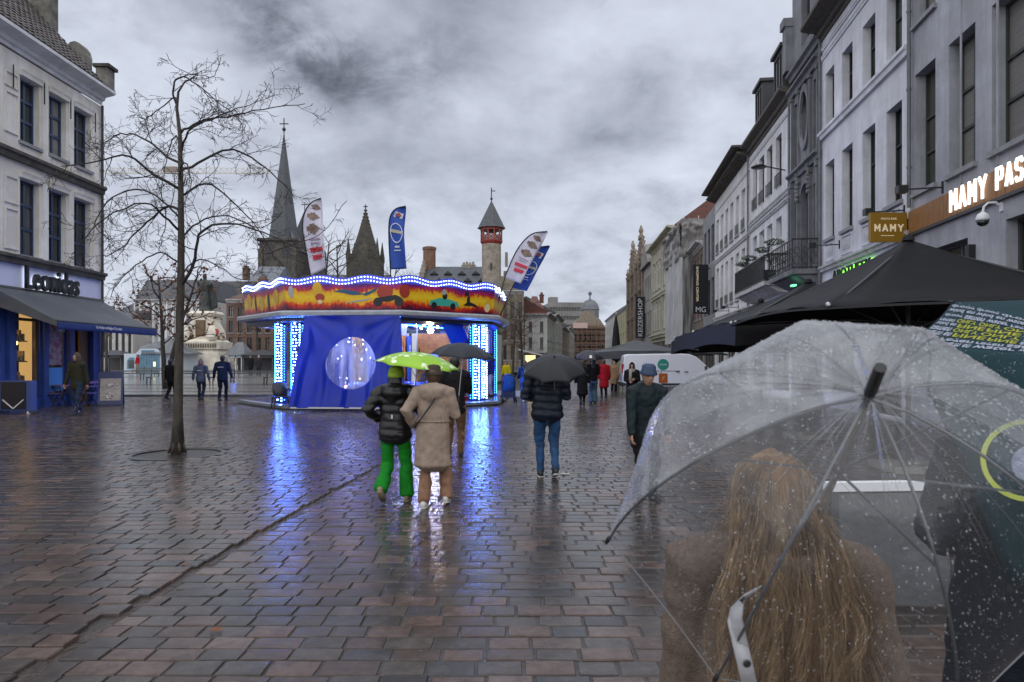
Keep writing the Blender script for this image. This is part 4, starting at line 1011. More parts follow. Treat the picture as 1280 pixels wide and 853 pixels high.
def house(name, label, px0, px1, Y, ztop, M_, rows, n, roofM=SLATE, rise=2.0, depth=9, fm=DARKF, ww=.62, group=None, z0=None, cor=True, glass=GLASS, roofkind='gable', hip=0, skip=()):
    xa, xb = xx(px0,Y), xx(px1,Y); L = xb-xa
    b = thing(name, label, 'building', (xa,Y,(gz(Y) if z0 is None else z0)-.03), 0, group); zb = b.location.z
    ops = []; bay = L/n
    for i in range(n):
        for (za, zc_) in rows:
            if (i, za) in skip: continue
            ops.append((bay*(i+.5-ww/2), bay*(i+.5+ww/2), za-zb, zc_-zb))
    facade(b, L, 0, ztop-zb, ops, M_, depth, .16)
    for o in ops: window(b, *o, fm, 2, (.66,), .12, SILL, max(.06, Y/853*.9), glass)
    if cor: cornice(b, L, ztop-zb+.12, CORN_W, .4, .4)
    if roofkind == 'gable': roof(b, L, ztop-zb+.1, rise, depth, roofM, .3, hip=hip)
    elif roofkind == 'mansard': mansard(b, L, ztop-zb+.1, rise, 1.8, depth, roofM)
    return b, L
Y = 82
b, L = house('white_classical_house', 'white classical house with dark tall windows and black mansard roof behind the statue', 168, 264, Y, zz(376,Y), plaster('classical_render', (.62,.62,.62), (.40,.39,.37)), [(zz(420,Y),zz(385,Y)),(zz(463,Y),zz(428,Y))], 12, SLATE, 2.6, 10, WHITEP, .56, roofkind='mansard')
for i in range(13): u = i*L/12; MB().box(max(0,u-.16),min(L,u+.16),-.12,-.002,.2,zz(377,Y)-.5).build('pilaster', WHITEP, b)
b, L = house('low_white_house', 'low white house at the far left edge of the square', 118, 166, 78, zz(398,78), plaster('low_render', (.55,.54,.52), (.36,.35,.33)), [(zz(445,78),zz(408,78))], 6, SLATE, 1.2, 9, DARKF, .5)
b, L = house('gabled_white_house', 'small white house with rounded gable left of the classical house', 146, 167, 90, zz(392,90), WHITEP, [(zz(425,90),zz(400,90)),(zz(460,90),zz(432,90))], 3, SLATE, 1.6, 8)
RB = brickmat('red_brick_house', (.20,.095,.065), (.15,.07,.05), (.2,.17,.14), .25, .075)
Y = 76
b, L = house('brick_corner_house', 'brown brick house with rows of white-barred windows behind the statue', 283, 352, Y, zz(376,Y), RB, [(zz(396,Y),zz(383,Y)),(zz(416,Y),zz(401,Y)),(zz(442,Y),zz(422,Y))], 6, mat('brown_tiles', (.13,.065,.045), .6, (.07,.04,.03), 3, .5, 10), 2.0, 9, DARKF, .5, hip=2.2)
chimney(b, 2.2, 3.5, zz(365,Y), .9, 1.3, RB)
b, L = house('slate_roof_hall', 'grey slate-roofed building rising behind the brick house', 303, 338, 100, zz(362,100), RB, [], 3, mat('light_slate', (.16,.175,.20), .5, (.10,.11,.13), 2), 4.2, 14, z0=.5)
b, L = house('dark_roof_house', 'house with dark roof and chimney directly behind the statue', 255, 300, 92, zz(376,92), RB, [], 4, mat('black_tiles', (.035,.032,.032), .6, (.06,.05,.045), 3), 3.2, 12)
chimney(b, 3.2, 5, 2.5+zz(372,92), .8, 1.6, RB)
b, L = house('grey_terrace_house', 'pale house glimpsed through the carousel columns', 330, 402, 88, zz(396,88), plaster('terrace_render', (.45,.44,.42), (.3,.29,.27)), [(zz(425,88),zz(405,88)),(zz(455,88),zz(435,88))], 6, SLATE, 2.2, 9, DARKF, .5)
# --- old guild house with the red lantern turret
TW = mat('turret_stone', (.36,.32,.26), .85, (.19,.165,.13), 1.6, .5, 4)
REDW = mat('red_lantern_wood', (.24,.035,.025), .5)
Y = 88
xa, xb = xx(527,Y), xx(603,Y); L = xb-xa; za = zz(362,Y)
b = thing('turret_house', 'stone guild house with slate roof, stepped gable and slim turret crowned by a red lantern', 'building', (xa,Y,.45))
facade(b, L+2.2, 0, za, [(1+i*1.6, 2.0+i*1.6, z_, z_+2) for i in range(5) for z_ in (2, 5.5)], TW, 10, .2)
for i in range(5):
    for z_ in (2,5.5): window(b, 1+i*1.6, 2.0+i*1.6, z_, z_+2, DARKF, 2, (.5,), .15, SILL, .09)
zr = zz(327,Y)-.45
roof(b, L+2.2, za, zr-za, 10, mat('guild_slate', (.085,.095,.11), .55, (.055,.06,.07), 2.5, .4, 10), .1)
mb = MB()
for k in range(6): t = k/5; mb.box(-.5,.1,5*t-.6,10-5*t+.6,za+(zr-za)*t-.9,za+(zr-za)*t+.7)
mb.build('stepped_gable', TW, b)
mb = MB(); mb.lathe([(.85,zr-1),(.85,zr+2.2),(.95,zr+2.3),(.95,zr+2.6),(.7,zr+2.7)], 10, (.4,5,0)); mb.build('round_chimney', mat('chimney_brick', (.22,.12,.08), .8, (.13,.075,.05), 2), b)
mb = MB()
for k in range(4): mb.box(5.1+.42*k-.15,5.1+.42*k+.15,4.8,5.2,zr-.2,zr+.55+.1*(k%2))
mb.box(4.8,6.7,4.7,5.3,zr-.5,zr+.25); mb.build('ridge_chimney', TW, b)
for row, (tt, nn) in enumerate(((.58, 4), (.22, 4))):
    for k in range(nn):
        u = 1.3+1.85*k+(.9 if row else 0); yy = -.1+5.1*tt; z_ = za+(zr-za)*tt
        mb = MB(); mb.prism([(u-.55,yy-.35,z_),(u+.55,yy-.35,z_),(u,yy-.35,z_+.5)], (0,1.0,0)); d_ = mb.build('roof_vent', SLATE, b)
        MB().prism([(u-.42,yy-.37,z_+.03),(u+.42,yy-.37,z_+.03),(u,yy-.37,z_+.4)], (0,.018,0)).build('vent_opening', IRON, d_)
xt = xx(614.5,Y)-xa; r_ = xx(627,Y)-xx(614.5,Y)
t_ = MB().lathe([(r_*.95,0),(r_*.95,zz(307,Y)-.45)], 10, (xt,-.6,0)).build('turret', TW, b)
zl0, zl1, zl2 = zz(307,Y)-.45, zz(287,Y)-.45, zz(253,Y)-.45
mb = MB(); mb.lathe([(r_*.95,zl0),(r_*1.1,zl0+.3),(r_*1.12,zl0+.5),(r_*.9,zl0+.5)], 10, (xt,-.6,0)); mb.lathe([(r_*.9,zl1-.35),(r_*1.1,zl1-.3),(r_*1.1,zl1),(r_*.9,zl1)], 10, (xt,-.6,0))
for k in range(10):
    a = 2*math.pi*k/10; mb.bar((xt+r_*math.cos(a),-.6+r_*math.sin(a),zl0+.4),(xt+r_*math.cos(a),-.6+r_*math.sin(a),zl1-.2),.2)
    for j in (0,1):
        a2 = 2*math.pi*(k+1)/10; p0 = Vector((xt+r_*math.cos(a),-.6+r_*math.sin(a),zl0+.5+(.8 if j else 0))); p1 = Vector((xt+r_*math.cos(a2),-.6+r_*math.sin(a2),zl0+.5+(0 if j else .8))); mb.bar(p0, p1, .09)
mb.build('lantern', REDW, b)
MB().lathe([(r_*.8,zl0+.4),(r_*.8,zl0+1.25)], 10, (xt,-.6,0)).build('lantern_panels', WHITEP, b)
MB().lathe([(r_*.5,zl0+1.26),(r_*.5,zl1-.1)], 8, (xt,-.6,0)).build('lantern_core', IRON, b)
mb = MB(); mb.lathe([(r_*1.42,zl1),(r_*1.3,zl1+.2),(r_*.55,zl1+(zl2-zl1)*.62),(.05,zl2)], 10, (xt,-.6,0)); mb.build('turret_roof', DSLATE, b)
mb = MB(); mb.tube([(xt,-.6,zl2-.1),(xt,-.6,zl2+1.7)], .07, 6); mb.ball((xt,-.6,zl2+.3), .18, 6, 4); mb.bar((xt,-.6,zl2+1.3),(xt+.5,-.6,zl2+1.3),.1); mb.build('weather_vane', IRON, b)
mb = MB(); mb.box(xt-.1,xt+.1,-.6-r_-.02,-.6-r_+.1,zl0-3.4,zl0-2.5); mb.build('turret_window', IRON, b)
Y = 72
STG = mat('guild_stone', (.27,.235,.18), .85, (.14,.12,.09), 1.4, .6, 4)
b, L = house('stone_gable_house', 'tall weathered stone house with stepped gable right of the turret', 617, 655, Y, zz(365,Y), STG, [(zz(398,Y),zz(378,Y)),(zz(425,Y),zz(405,Y)),(zz(450,Y),zz(432,Y))], 4, SLATE, 1.6, 9, DARKF, .42)
mb = MB(); zt_ = zz(365,Y)-b.location.z
for k in range(5): a = .15+k*.3; mb.box(a,L-a-.3-k*.05,.0,.6,zt_+k*.55,zt_+(k+1)*.55)
mb.build('stepped_gable', STG, b); mb = MB()
for k in range(5): u = .05+k*(L-.25)/4; mb.box(u,u+.16,-.2,-.002,.2,zt_)
mb.box(1.2,1.5,.1,.5,zt_+2.7,zt_+4.2); mb.build('buttresses', STG, b)
# --- street running out of the square behind
Y = 78
b, L = house('white_gable_house', 'white house with red-brown roof and dark shopfront where the street leaves the square', 656, 684, Y, zz(394,Y), plaster('white_gable_render', (.70,.71,.70), (.5,.49,.47)), [(zz(415,Y),zz(402,Y)),(zz(436,Y),zz(422,Y))], 2, REDT, 2.6, 12, DARKF, .30, z0=0, hip=1.0)
MB().box(0,L,-.6,-.003,.2,zz(441,Y)).build('shopfront', IRON, b); chimney(b, .1, 4, 7.2, 1.6, 1.2, plaster('chimney_render', (.4,.38,.34), (.25,.24,.22)))
chimney(b, 1.9, 5, 8.6, .5, .9, REDT)
def row_house(name, label, px0, px1, Yn, Yf, zt_, M_, rows, n, roofM):
    a = Vector((xx(px0,Yn),Yn)); c_ = Vector((xx(px1,Yf),Yf)); d = c_-a; L = d.length
    b = thing(name, label, 'building', (a.x,a.y,-.03), math.atan2(d.y,d.x), None)
    ops = [(L/n*(i+.3), L/n*(i+.7), za, zb_) for i in range(n) for za, zb_ in rows]
    facade(b, L, 0, zt_, ops, M_, 8, .15)
    for o in ops: window(b, *o, DARKF, 2, (.6,), .1, SILL, .1)
    cornice(b, L, zt_+.1, CORN_W, .4, .4); roof(b, L, zt_+.1, 2.4, 8, roofM, .3)
    return b, L
row_house('green_row_house', 'pale green townhouse with dark shutters beyond the white gable house', 684.2, 694, 78.2, 92, zz(394,82), plaster('pale_green', (.46,.50,.44), (.32,.34,.3)), [(1,3.2),(4,6.4)], 4, REDT)
row_house('white_row_house', 'white townhouse in the receding left row of the street', 694.2, 703, 92.2, 108, zz(397,100), plaster('row_white', (.6,.6,.58), (.42,.41,.39)), [(1,3.2),(4.2,6.6)], 4, SLATE)
row_house('dark_row_house', 'brownish townhouse with dark steep roof at the far left of the street', 703.2, 711, 108.2, 130, zz(412,118), plaster('row_brown', (.33,.27,.22), (.2,.17,.14)), [(1,3.2),(4.2,6)], 4, SLATE)
row_house('beige_row_house', 'small beige townhouse at the far end of the left row', 711.2, 718, 130.2, 160, zz(413,145), plaster('row_beige', (.45,.42,.37), (.3,.28,.25)), [(1,3.2),(4.2,6.6)], 4, SLATE)
Y = 250
xa, xb = xx(686,Y), xx(746,Y); b = thing('concrete_office_block', 'long grey concrete office block with window bands high above the street end', 'building', (xa,Y,-.03), R(8))
CONC = mat('raw_concrete', (.25,.24,.225), .8, (.17,.165,.155), .3); mb = MB(); mb.box(0,xb-xa,0,16,0,zz(379,Y)); mb.build('wall', mat('dark_band', (.045,.045,.048), .3), b)
mb = MB()
for k in range(6): z_ = zz(379,Y)-k*3.2; mb.box(-.4,xb-xa+.4,-.6,-.01,z_-1.5,z_+.3)
for k in range(30): u = k*(xb-xa)/29; mb.box(u-.12,u+.12,-.5,-.01,2,zz(379,Y))
mb.build('concrete_bands', CONC, b); MB().box(.6,3.6,1,5,zz(379,Y),zz(371,Y)).build('lift_tower', CONC, b)
Y = 200
xa, xb = xx(715,Y), xx(757,Y); b = thing('domed_house', 'ornate brown building with small dome wrapped in scaffolding at the street end', 'building', (xa,Y,-.03)); L = xb-xa
ops = [(.5+i*1.55,1.4+i*1.55,z_,z_+2) for i in range(6) for z_ in (1,4.2,7.4)]
facade(b, L, 0, zz(408,Y), ops, GB, 9, .2)
for o in ops: window(b, *o, DARKF, 1, (), .1, None, .1)
mb = MB(); zt_ = zz(408,Y); xc = L*.48
mb.prism([(.3,-.01,zt_),(L-.3,-.01,zt_),(L-1.6,-.01,zt_+2),(xc+2,-.01,zt_+3),(xc+1.6,-.01,zt_+4.5),(xc-1.6,-.01,zt_+4.5),(xc-2,-.01,zt_+3),(1.6,-.01,zt_+2)], (0,4,0)); mb.build('gable', GST, b)
MB().lathe([(2.7,zt_+2.6),(2.7,zt_+5),(2.9,zt_+5.1),(2.5,zt_+6.5),(1.6,zt_+7.7),(.5,zt_+8.2),(.2,zt_+8.5),(.2,zt_+10)], 14, (xc+1,4,0)).build('dome', ZINC, b)
mb = MB(); mb.ball((xc+1,4,zt_+10), .6, 8, 5); mb.build('finial', ZINC, b)
RUST = mat('rusty_scaffold', (.17,.09,.06), .7)
mb = MB()
for i in range(8): u = i*L/7; mb.bar((u,-1.2,0),(u,-1.2,zt_+1.5*(i%2)),.12)
for k in range(7): z_ = 1.5+k*1.7; mb.bar((0,-1.2,z_),(L,-1.2,z_),.14); mb.box(0,L,-1.25,-.1,z_-.9,z_-.82)
mb.build('scaffold', RUST, b)
MB().box(.2,L*.45,-1.35,-1.28,zt_-.6,zt_+1).build('scaffold_banner', mat('pink_banner', (.5,.36,.32), .7), b)
# --- crane far beyond the square
Y = 240
b = thing('tower_crane', 'pale tower crane jib stretched across the sky behind the bare tree', 'crane', (0,0,0))
CR = mat('crane_paint', (.62,.60,.56), .6); z_ = zz(213.5,Y); xa, xb = xx(70,Y), xx(341,Y)
mb = MB(); n = 40
for i in range(n):
    a, c_ = xa+(xb-xa)*i/n, xa+(xb-xa)*(i+1)/n
    for yy in (-.7,.7): mb.bar((a,Y+yy,z_-.9),((a+c_)/2,Y,z_+.9),.11); mb.bar(((a+c_)/2,Y,z_+.9),(c_,Y+yy,z_-.9),.11)
for yy in (-.7,.7): mb.bar((xa,Y+yy,z_-.9),(xb,Y+yy,z_-.9),.2)
mb.bar((xa,Y,z_+.9),(xb,Y,z_+.9),.2); mb.build('jib', CR, b)
xm = xx(30,Y); mb = MB()
for sx_ in (-1,1):
    for sy_ in (-1,1): mb.bar((xm+sx_,Y+sy_,0),(xm+sx_,Y+sy_,z_+6),.25)
for k in range(30): zk = k*2.2; mb.bar((xm-1,Y-1,zk),(xm+1,Y-1,zk+2.2),.15); mb.bar((xm+1,Y+1,zk),(xm-1,Y+1,zk+2.2),.15)
mb.build('mast', CR, b); mb = MB(); mb.bar((xm,Y,z_+6),(xa+60,Y,z_+.9),.12); mb.bar((xm,Y,z_),(xa,Y,z_),.9); mb.build('stay', CR, b)
MB().box(xx(205,Y),xx(222,Y),Y-1,Y+1,z_-.7,z_+1.2).build('trolley', mat('trolley_paint', (.22,.18,.15), .6), b)
# --- statue
Y = 68; zb = gz(Y); x0 = xx(258,Y); s_ = Y/853
b = thing('monument', 'cream stone monument pedestal topped by a dark bronze standing figure', 'monument', (x0,Y,zb))
MON = mat('cream_stone', (.84,.79,.68), .75, (.62,.56,.45), 1.6, .35, 6); BRZ = mat('dark_bronze', (.022,.026,.026), .5, (.04,.052,.048), 4)
def Zm(py): return zz(py,Y)-zb
def sq(mb, w, z0, z1, w2=None, ch=.2):
    w2 = w2 or w; pr = []
    def ring(w_, z_):
        c_ = w_*ch; return [(w_,-w_+c_,z_),(w_,w_-c_,z_),(w_-c_,w_,z_),(-w_+c_,w_,z_),(-w_,w_-c_,z_),(-w_,-w_+c_,z_),(-w_+c_,-w_,z_),(w_-c_,-w_,z_)]
    mb.add(ring(w,z0)+ring(w2,z1), [(i,(i+1)%8,8+(i+1)%8,8+i) for i in range(8)]+[tuple(range(7,-1,-1)), tuple(range(8,16))])
mb = MB()
for k in range(5): sq(mb, (32-k*2.0)*s_, Zm(466)+k*.38 if k else 0, Zm(466)+(k+1)*.38-.004)
mb.build('steps', MON, b)
mb = MB(); z5 = Zm(466)+1.9
sq(mb, 23*s_, z5, Zm(437), 21*s_); sq(mb, 24*s_, Zm(437)+.003, Zm(428), 25*s_); sq(mb, 23*s_, Zm(428)+.003, Zm(425), 19*s_)
sq(mb, 14*s_, Zm(425)+.003, Zm(396), 13*s_); sq(mb, 15*s_, Zm(396)+.003, Zm(393), 17*s_); sq(mb, 17*s_, Zm(393)+.003, Zm(390), 15*s_)
for sx_ in (-1,1):
    mb.prism([(sx_*13*s_,-.5,Zm(424)),(sx_*22*s_,-.5,Zm(424)),(sx_*21*s_,-.5,Zm(415)),(sx_*17*s_,-.5,Zm(408)),(sx_*13*s_,-.5,Zm(400))][::sx_], (0,1.0,0))
mb.build('pedestal', MON, b)
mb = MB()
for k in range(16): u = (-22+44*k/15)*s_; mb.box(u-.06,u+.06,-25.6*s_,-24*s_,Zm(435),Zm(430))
mb.build('frieze_letters', mat('frieze_brown', (.16,.13,.09), .8), b)  # dark brown blocks stand for the frieze lettering
p_ = MB().box(-7*s_,5*s_,-14.6*s_,-13*s_,Zm(421),Zm(401)).build('relief_panel', mat('relief_bronze', (.13,.085,.045), .6, (.2,.14,.08), 3, .5), b)
mb = MB(); [mb.tube([(x_*s_,-14.7*s_,Zm(420)),(x_*s_,-14.9*s_,Zm(403))], .14, 6) for x_ in (-5,-2.5,0,2.5)]; mb.build('relief_figures', p_.data.materials[0], p_)
for sx_ in (-18.5, 16.5):
    mb = MB(); mb.loft([(sx_*s_,-1.6,Zm(423)),(sx_*s_,-1.5,Zm(415)),((sx_*.95)*s_,-1.4,Zm(408)),((sx_*.95)*s_,-1.4,Zm(404))], [.55,.5,.3,.26]); mb.build('seated_figure', MON, b)
for sx_, c_ in ((-20,(.35,.12,.14)),(21,(.4,.05,.05))):
    MB().lathe([(.2,-.06),(.34,0),(.2,.06)], 12, (sx_*s_,-1.75,Zm(416)), Matrix.Rotation(R(90),3,'X')).build('wreath', mat('wreath_%d' % abs(sx_), c_, .7), b)
mb = MB(); sq(mb, .55, Zm(389.6), Zm(387)); zf = Zm(387); q = (Zm(341)-zf)/1.95
P_ = lambda x_, y_, z_: (x_*q-.15, y_*q, zf+z_*q)
mb.loft([P_(0,0,.0),P_(0,0,.5),P_(0,0,.95),P_(0,0,1.3),P_(0,0,1.5),P_(0,0,1.6)], [(.30*q,.25*q),(.26*q,.22*q),(.2*q,.17*q),(.26*q,.18*q),(.2*q,.14*q),(.08*q,.08*q)])
mb.ball(P_(0,-.02,1.75), (.12*q,.13*q,.16*q), 8, 6)
mb.loft([P_(.22,0,1.45),P_(.40,-.12,1.22),P_(.52,-.4,1.35)], [.09*q,.075*q,.05*q]); mb.loft([P_(-.22,0,1.45),P_(-.34,-.05,1.15),P_(-.2,-.22,.98)], [.09*q,.075*q,.05*q]); mb.loft([P_(.1,.1,1.4),P_(.25,.22,.8),P_(.3,.25,.1)], [(.25*q,.08*q),(.3*q,.1*q),(.3*q,.1*q)])
link('bronze_figure', remesh(mb, .09, 2), BRZ, b, True)
# --- blue wooden chalet and small pavilions
CHB = mat('chalet_blue', (.14,.27,.37), .5, (.10,.20,.29), 2); CHW = mat('chalet_white', (.55,.62,.68), .5)
Y = 62; s_ = Y/853; zb = gz(Y); x0 = xx(192,Y)
b = thing('blue_chalet', 'pale blue octagonal wooden chalet with white trim and grey roof', 'kiosk', (x0,Y,zb))
w1, h1 = 17*s_, 1.75
mb = MB(); mb.prism([(-37*s_,0,0),(32*s_,0,0),(32*s_,0,h1),(-37*s_,0,h1)], (0,4,0)); mb.build('wing', CHW, b)
mb = MB(); mb.prism([(-20*s_,-.5,0),(14*s_,-.5,0),(14*s_,-.5,1.6),(7*s_,-.5,2.2),(-13*s_,-.5,2.2),(-20*s_,-.5,1.6)], (0,4,0)); mb.build('front', CHW, b)
mb = MB(); n_ = 9
for k in range(n_):
    u = (-17.5+k*29/n_)*s_; mb.box(u,u+29*s_/n_-.03,-.56,-.503,.02,1.55+(.5 if 1 < k < 7 else .1))
for k in range(n_): pass
mb.build('door_boards', CHB, b)
for sx_ in (-33, 18):
    f_ = MB().prism([(sx_*s_,-.05,.35),((sx_+11)*s_,-.05,.35),((sx_+11)*s_,-.05,1.1),((sx_+8)*s_,-.05,1.4),((sx_+3)*s_,-.05,1.4),(sx_*s_,-.05,1.1)], (0,.047,0)).build('window', CHB, b)
    MB().box((sx_+2)*s_,(sx_+9)*s_,-.07,-.052,.45,1.15).build('pane', GLASS, f_)
mb = MB(); mb.lathe([(2.9,1.7),(2.9,1.78),(.1,3.3)], 8, (0.4,2,0), a0=math.pi/8); mb.lathe([(1.6,2.2),(1.6,2.25),(.05,2.9)], 8, (-.2,1,0), a0=math.pi/8); mb.build('roof', ZINC, b)
MB().box(4*s_,6.5*s_,-.6,-.565,.6,1.0).build('lantern', emitter('chalet_lamp', (1,.8,.35), 1.2), b)
for k, (pa, pb, Yk, lab) in enumerate(((216,234,66,'grey-roofed market pavilion left of the monument'),(285,303,66,'glass-fronted grey pavilion right of the monument'),(303,342,64,'low dark terrace tent behind the standing pair'),(118,152,66,'grey garden pavilion behind the sandwich board'))):
    xa, xb = xx(pa,Yk), xx(pb,Yk); zb = gz(Yk); L = xb-xa; b = thing('market_pavilion', lab, 'pavilion', (xa,Yk,zb), 0, 'pavilions round the square')
    for u in (.05, L/2, L-.15): MB().box(u,u+.1,0,.1,0,1.6).build('post', CHW if k < 2 else DKGREY, b)
    MB().box(0,L,2.4,2.5,0,1.6).build('back_wall', DKGREY, b); MB().box(.1,L-.1,.0,.05,1.35,1.6).build('fascia', CHW if k < 2 else DKGREY, b)
    mb = MB(); h = 1.3 if k < 2 else .5; mb.add([(-.3,-.3,1.6),(L+.3,-.3,1.6),(L+.3,2.8,1.6),(-.3,2.8,1.6),(L/2-.3,1.2,1.6+h),(L/2+.3,1.2,1.6+h)], [(0,1,5,4),(1,2,5),(2,3,4,5),(3,0,4),(3,2,1,0)]); mb.build('roof', ZINC if k < 2 else IRON, b)
# --- benches on the plaza
def bench(px, label, Y=40.5):
    zb = gz(Y); t = thing('park_bench', label, 'bench', (xx(px,Y),Y,zb), R(random.uniform(-3,3)), 'metal benches on the plaza')
    for k in range(4): MB().box(-1.45,1.45,-.22+.11*k,-.13+.11*k,.43,.46).build('seat_slat', mat('bench_grey', (.12,.125,.12), .3) if 'bench_grey' not in bpy.data.materials else bpy.data.materials['bench_grey'], t)
    for k in range(2): MB().box(-1.45,1.45,.25+.03*k,.275+.03*k,.62+.13*k,.70+.13*k).build('back_slat', bpy.data.materials['bench_grey'], t)
    for u in (-1.0, 1.0):
        mb = MB(); mb.bar((u,-.2,0),(u,-.2,.43),.05); mb.bar((u,.2,0),(u,.32,.9),.05); mb.bar((u,-.2,.41),(u,.24,.41),.05); mb.build('frame', IRON, t)
    for u in (-1.5,1.5):
        mb = MB(); mb.tube([(u,.2,.45),(u,.2,.66),(u,-.2,.66),(u,-.26,.58),(u,-.22,.45)], .025, 6); mb.build('armrest', IRON, t)
    return t
bench(165, 'metal bench beside the sandwich board'); bench(243, 'metal bench in front of the monument'); bench(311, 'metal bench left of the carousel'); bench(196, 'metal bench partly behind the tree trunk', 47)
# ================================================================= carousel
CC = Vector((-5.2, 27.2, 0)); car = thing('carousel', 'blue lit octagonal carousel with painted yellow and red fascia and a blue curtain', 'carousel', CC)
TH = [R(-72+45*k) for k in range(8)]
def oc(r, z, k): return Vector((r*math.cos(TH[k%8]), r*math.sin(TH[k%8]), z))
def octo(mb, prof):
    vs = []; 
    for r, z in prof: vs += [oc(r, z, k) for k in range(8)]
    n = len(prof); fs = [(i*8+j, i*8+(j+1)%8, (i+1)*8+(j+1)%8, (i+1)*8+j) for i in range(n-1) for j in range(8)]
    mb.add(vs, fs)
BLUE_TARP = mat('blue_tarpaulin', (.0015,.022,.30), .36, (.001,.014,.20), 1.5, .2, 18, spec=.4)
def tarp_glow(M_, c_, f_):
    t = M_.node_tree; b = t.nodes['Principled BSDF']; o = t.nodes['Material Output']; tl = t.nodes.new('ShaderNodeBsdfTranslucent'); tl.inputs[0].default_value = (*c_,1); mx_ = t.nodes.new('ShaderNodeMixShader'); mx_.inputs[0].default_value = f_; t.links.new(b.outputs[0], mx_.inputs[1]); t.links.new(tl.outputs[0], mx_.inputs[2]); t.links.new(mx_.outputs[0], o.inputs[0])
tarp_glow(BLUE_TARP, (.008,.075,.85), .13)
RIM = mat('grey_rim', (.38,.40,.44), .35, (.26,.28,.31), 4); RIMD = mat('dark_rim', (.02,.022,.03), .4)
LEDW = emitter('led_white_blue', (.22,.44,1.0), 38.0); LEDB = emitter('led_blue', (.012,.075,1.0), 30.0); LEDV = emitter('led_wave_white', (.45,.62,1.0), 6.0)
PLAT = mat('wet_platform', (.20,.21,.24), .15, (.12,.125,.14), 3)
mb = MB(); octo(mb, [(5.2,.03),(5.3,.05),(5.3,.14),(5.22,.17),(.1,.17)]); mb.build('platform', PLAT, car)
mb = MB(); octo(mb, [(5.31,.0),(5.31,.045)]); mb.build('platform_skirt', RIMD, car)
RED_W = mat('red_white_stripe', (.5,.02,.02), .4)
mb = MB(); mb.mi = 0
for k in range(64):
    a, b_ = 2*math.pi*k/64, 2*math.pi*(k+1)/64; mb.mi = k % 2
    mb.prism([(4.1*math.cos(x),4.1*math.sin(x),z_) for x, z_ in ((a,.175),(b_,.175),(b_,.29),(a,.29))], (-.05*math.cos(a),-.05*math.sin(a),0))
mb.build('turntable_edge', [RED_W, WHITEP], car)
MB().lathe([(4.04,.18),(4.04,.28),(.1,.28)], 32).build('turntable', mat('turntable_floor', (.10,.11,.14), .3), car)
# ceiling, rim, fascia
CEIL = mat('ceiling_blue', (.06,.14,.5), .4)
mb = MB(); octo(mb, [(5.0,3.16),(.3,3.35)]); mb.build('ceiling', CEIL, car)
mb = MB(); octo(mb, [(4.85,3.03),(5.26,3.06),(5.36,3.12),(5.36,3.22),(5.30,3.27),(5.0,3.30)]); mb.build('rim', RIM, car)
mb = MB(); octo(mb, [(4.6,2.86),(5.05,2.94),(5.05,3.029)]); octo(mb, [(4.62,3.0),(4.6,2.86)]); mb.build('under_rim', RIMD, car)
# painted fascia: flame band procedurally coloured by height on the panel
FZ0, FZ1 = 3.31, 4.16
def flame_mat():
    M = bpy.data.materials.new('fascia_painting'); M.use_nodes = True; t = M.node_tree; b = t.nodes['Principled BSDF']; b.inputs['Roughness'].default_value = .35
    tc_ = t.nodes.new('ShaderNodeTexCoord'); sp = t.nodes.new('ShaderNodeSeparateXYZ'); t.links.new(tc_.outputs['Object'], sp.inputs[0])
    mr = t.nodes.new('ShaderNodeMapRange'); t.links.new(sp.outputs[2], mr.inputs[0]); mr.inputs[1].default_value = FZ0; mr.inputs[2].default_value = FZ1
    def nz(sc, st, det=4):
        mp = t.nodes.new('ShaderNodeMapping'); mp.inputs[3].default_value = st; t.links.new(tc_.outputs['Object'], mp.inputs[0])
        n = t.nodes.new('ShaderNodeTexNoise'); n.inputs['Scale'].default_value = sc; n.inputs['Detail'].default_value = det; t.links.new(mp.outputs[0], n.inputs['Vector']); return n.outputs[0]
    def M2(op, a, b_):
        n = t.nodes.new('ShaderNodeMath'); n.operation = op
        for i, x in enumerate((a, b_)):
            if isinstance(x, float): n.inputs[i].default_value = x
            else: t.links.new(x, n.inputs[i])
        return n.outputs[0]
    f = M2('ADD', mr.outputs[0], M2('MULTIPLY', M2('SUBTRACT', nz(1.0, (1.3,1.3,.4)), .5), .55))
    f = M2('ADD', f, M2('MULTIPLY', M2('SUBTRACT', nz(13, (1,1,.7), 4), .5), .42))
    r = t.nodes.new('ShaderNodeValToRGB'); t.links.new(f, r.inputs[0]); el = r.color_ramp.elements
    el[0].position = 0.0; el[0].color = (.06,.004,.03,1); el[1].position = 1.0; el[1].color = (.10,.01,.16,1)
    for p, c in ((.12,(.40,.012,.012)),(.22,(.7,.07,.01)),(.30,(.82,.42,.012)),(.50,(.85,.60,.02)),(.68,(.80,.40,.015)),(.77,(.55,.03,.02)),(.87,(.30,.01,.12))):
        e = el.new(p); e.color = (*c, 1)
    t.links.new(r.outputs[0], b.inputs['Base Color'])
    return M
FLAME = flame_mat()
mb = MB(); octo(mb, [(5.0,FZ0),(5.06,FZ0),(5.14,FZ1),(5.0,FZ1)])
fas = mb.build('fascia', FLAME, car)
mb = MB(); octo(mb, [(5.0,4.1),(.2,4.9)]); mb.build('roof_cover', mat('roof_sheet', (.05,.06,.10), .5), car)
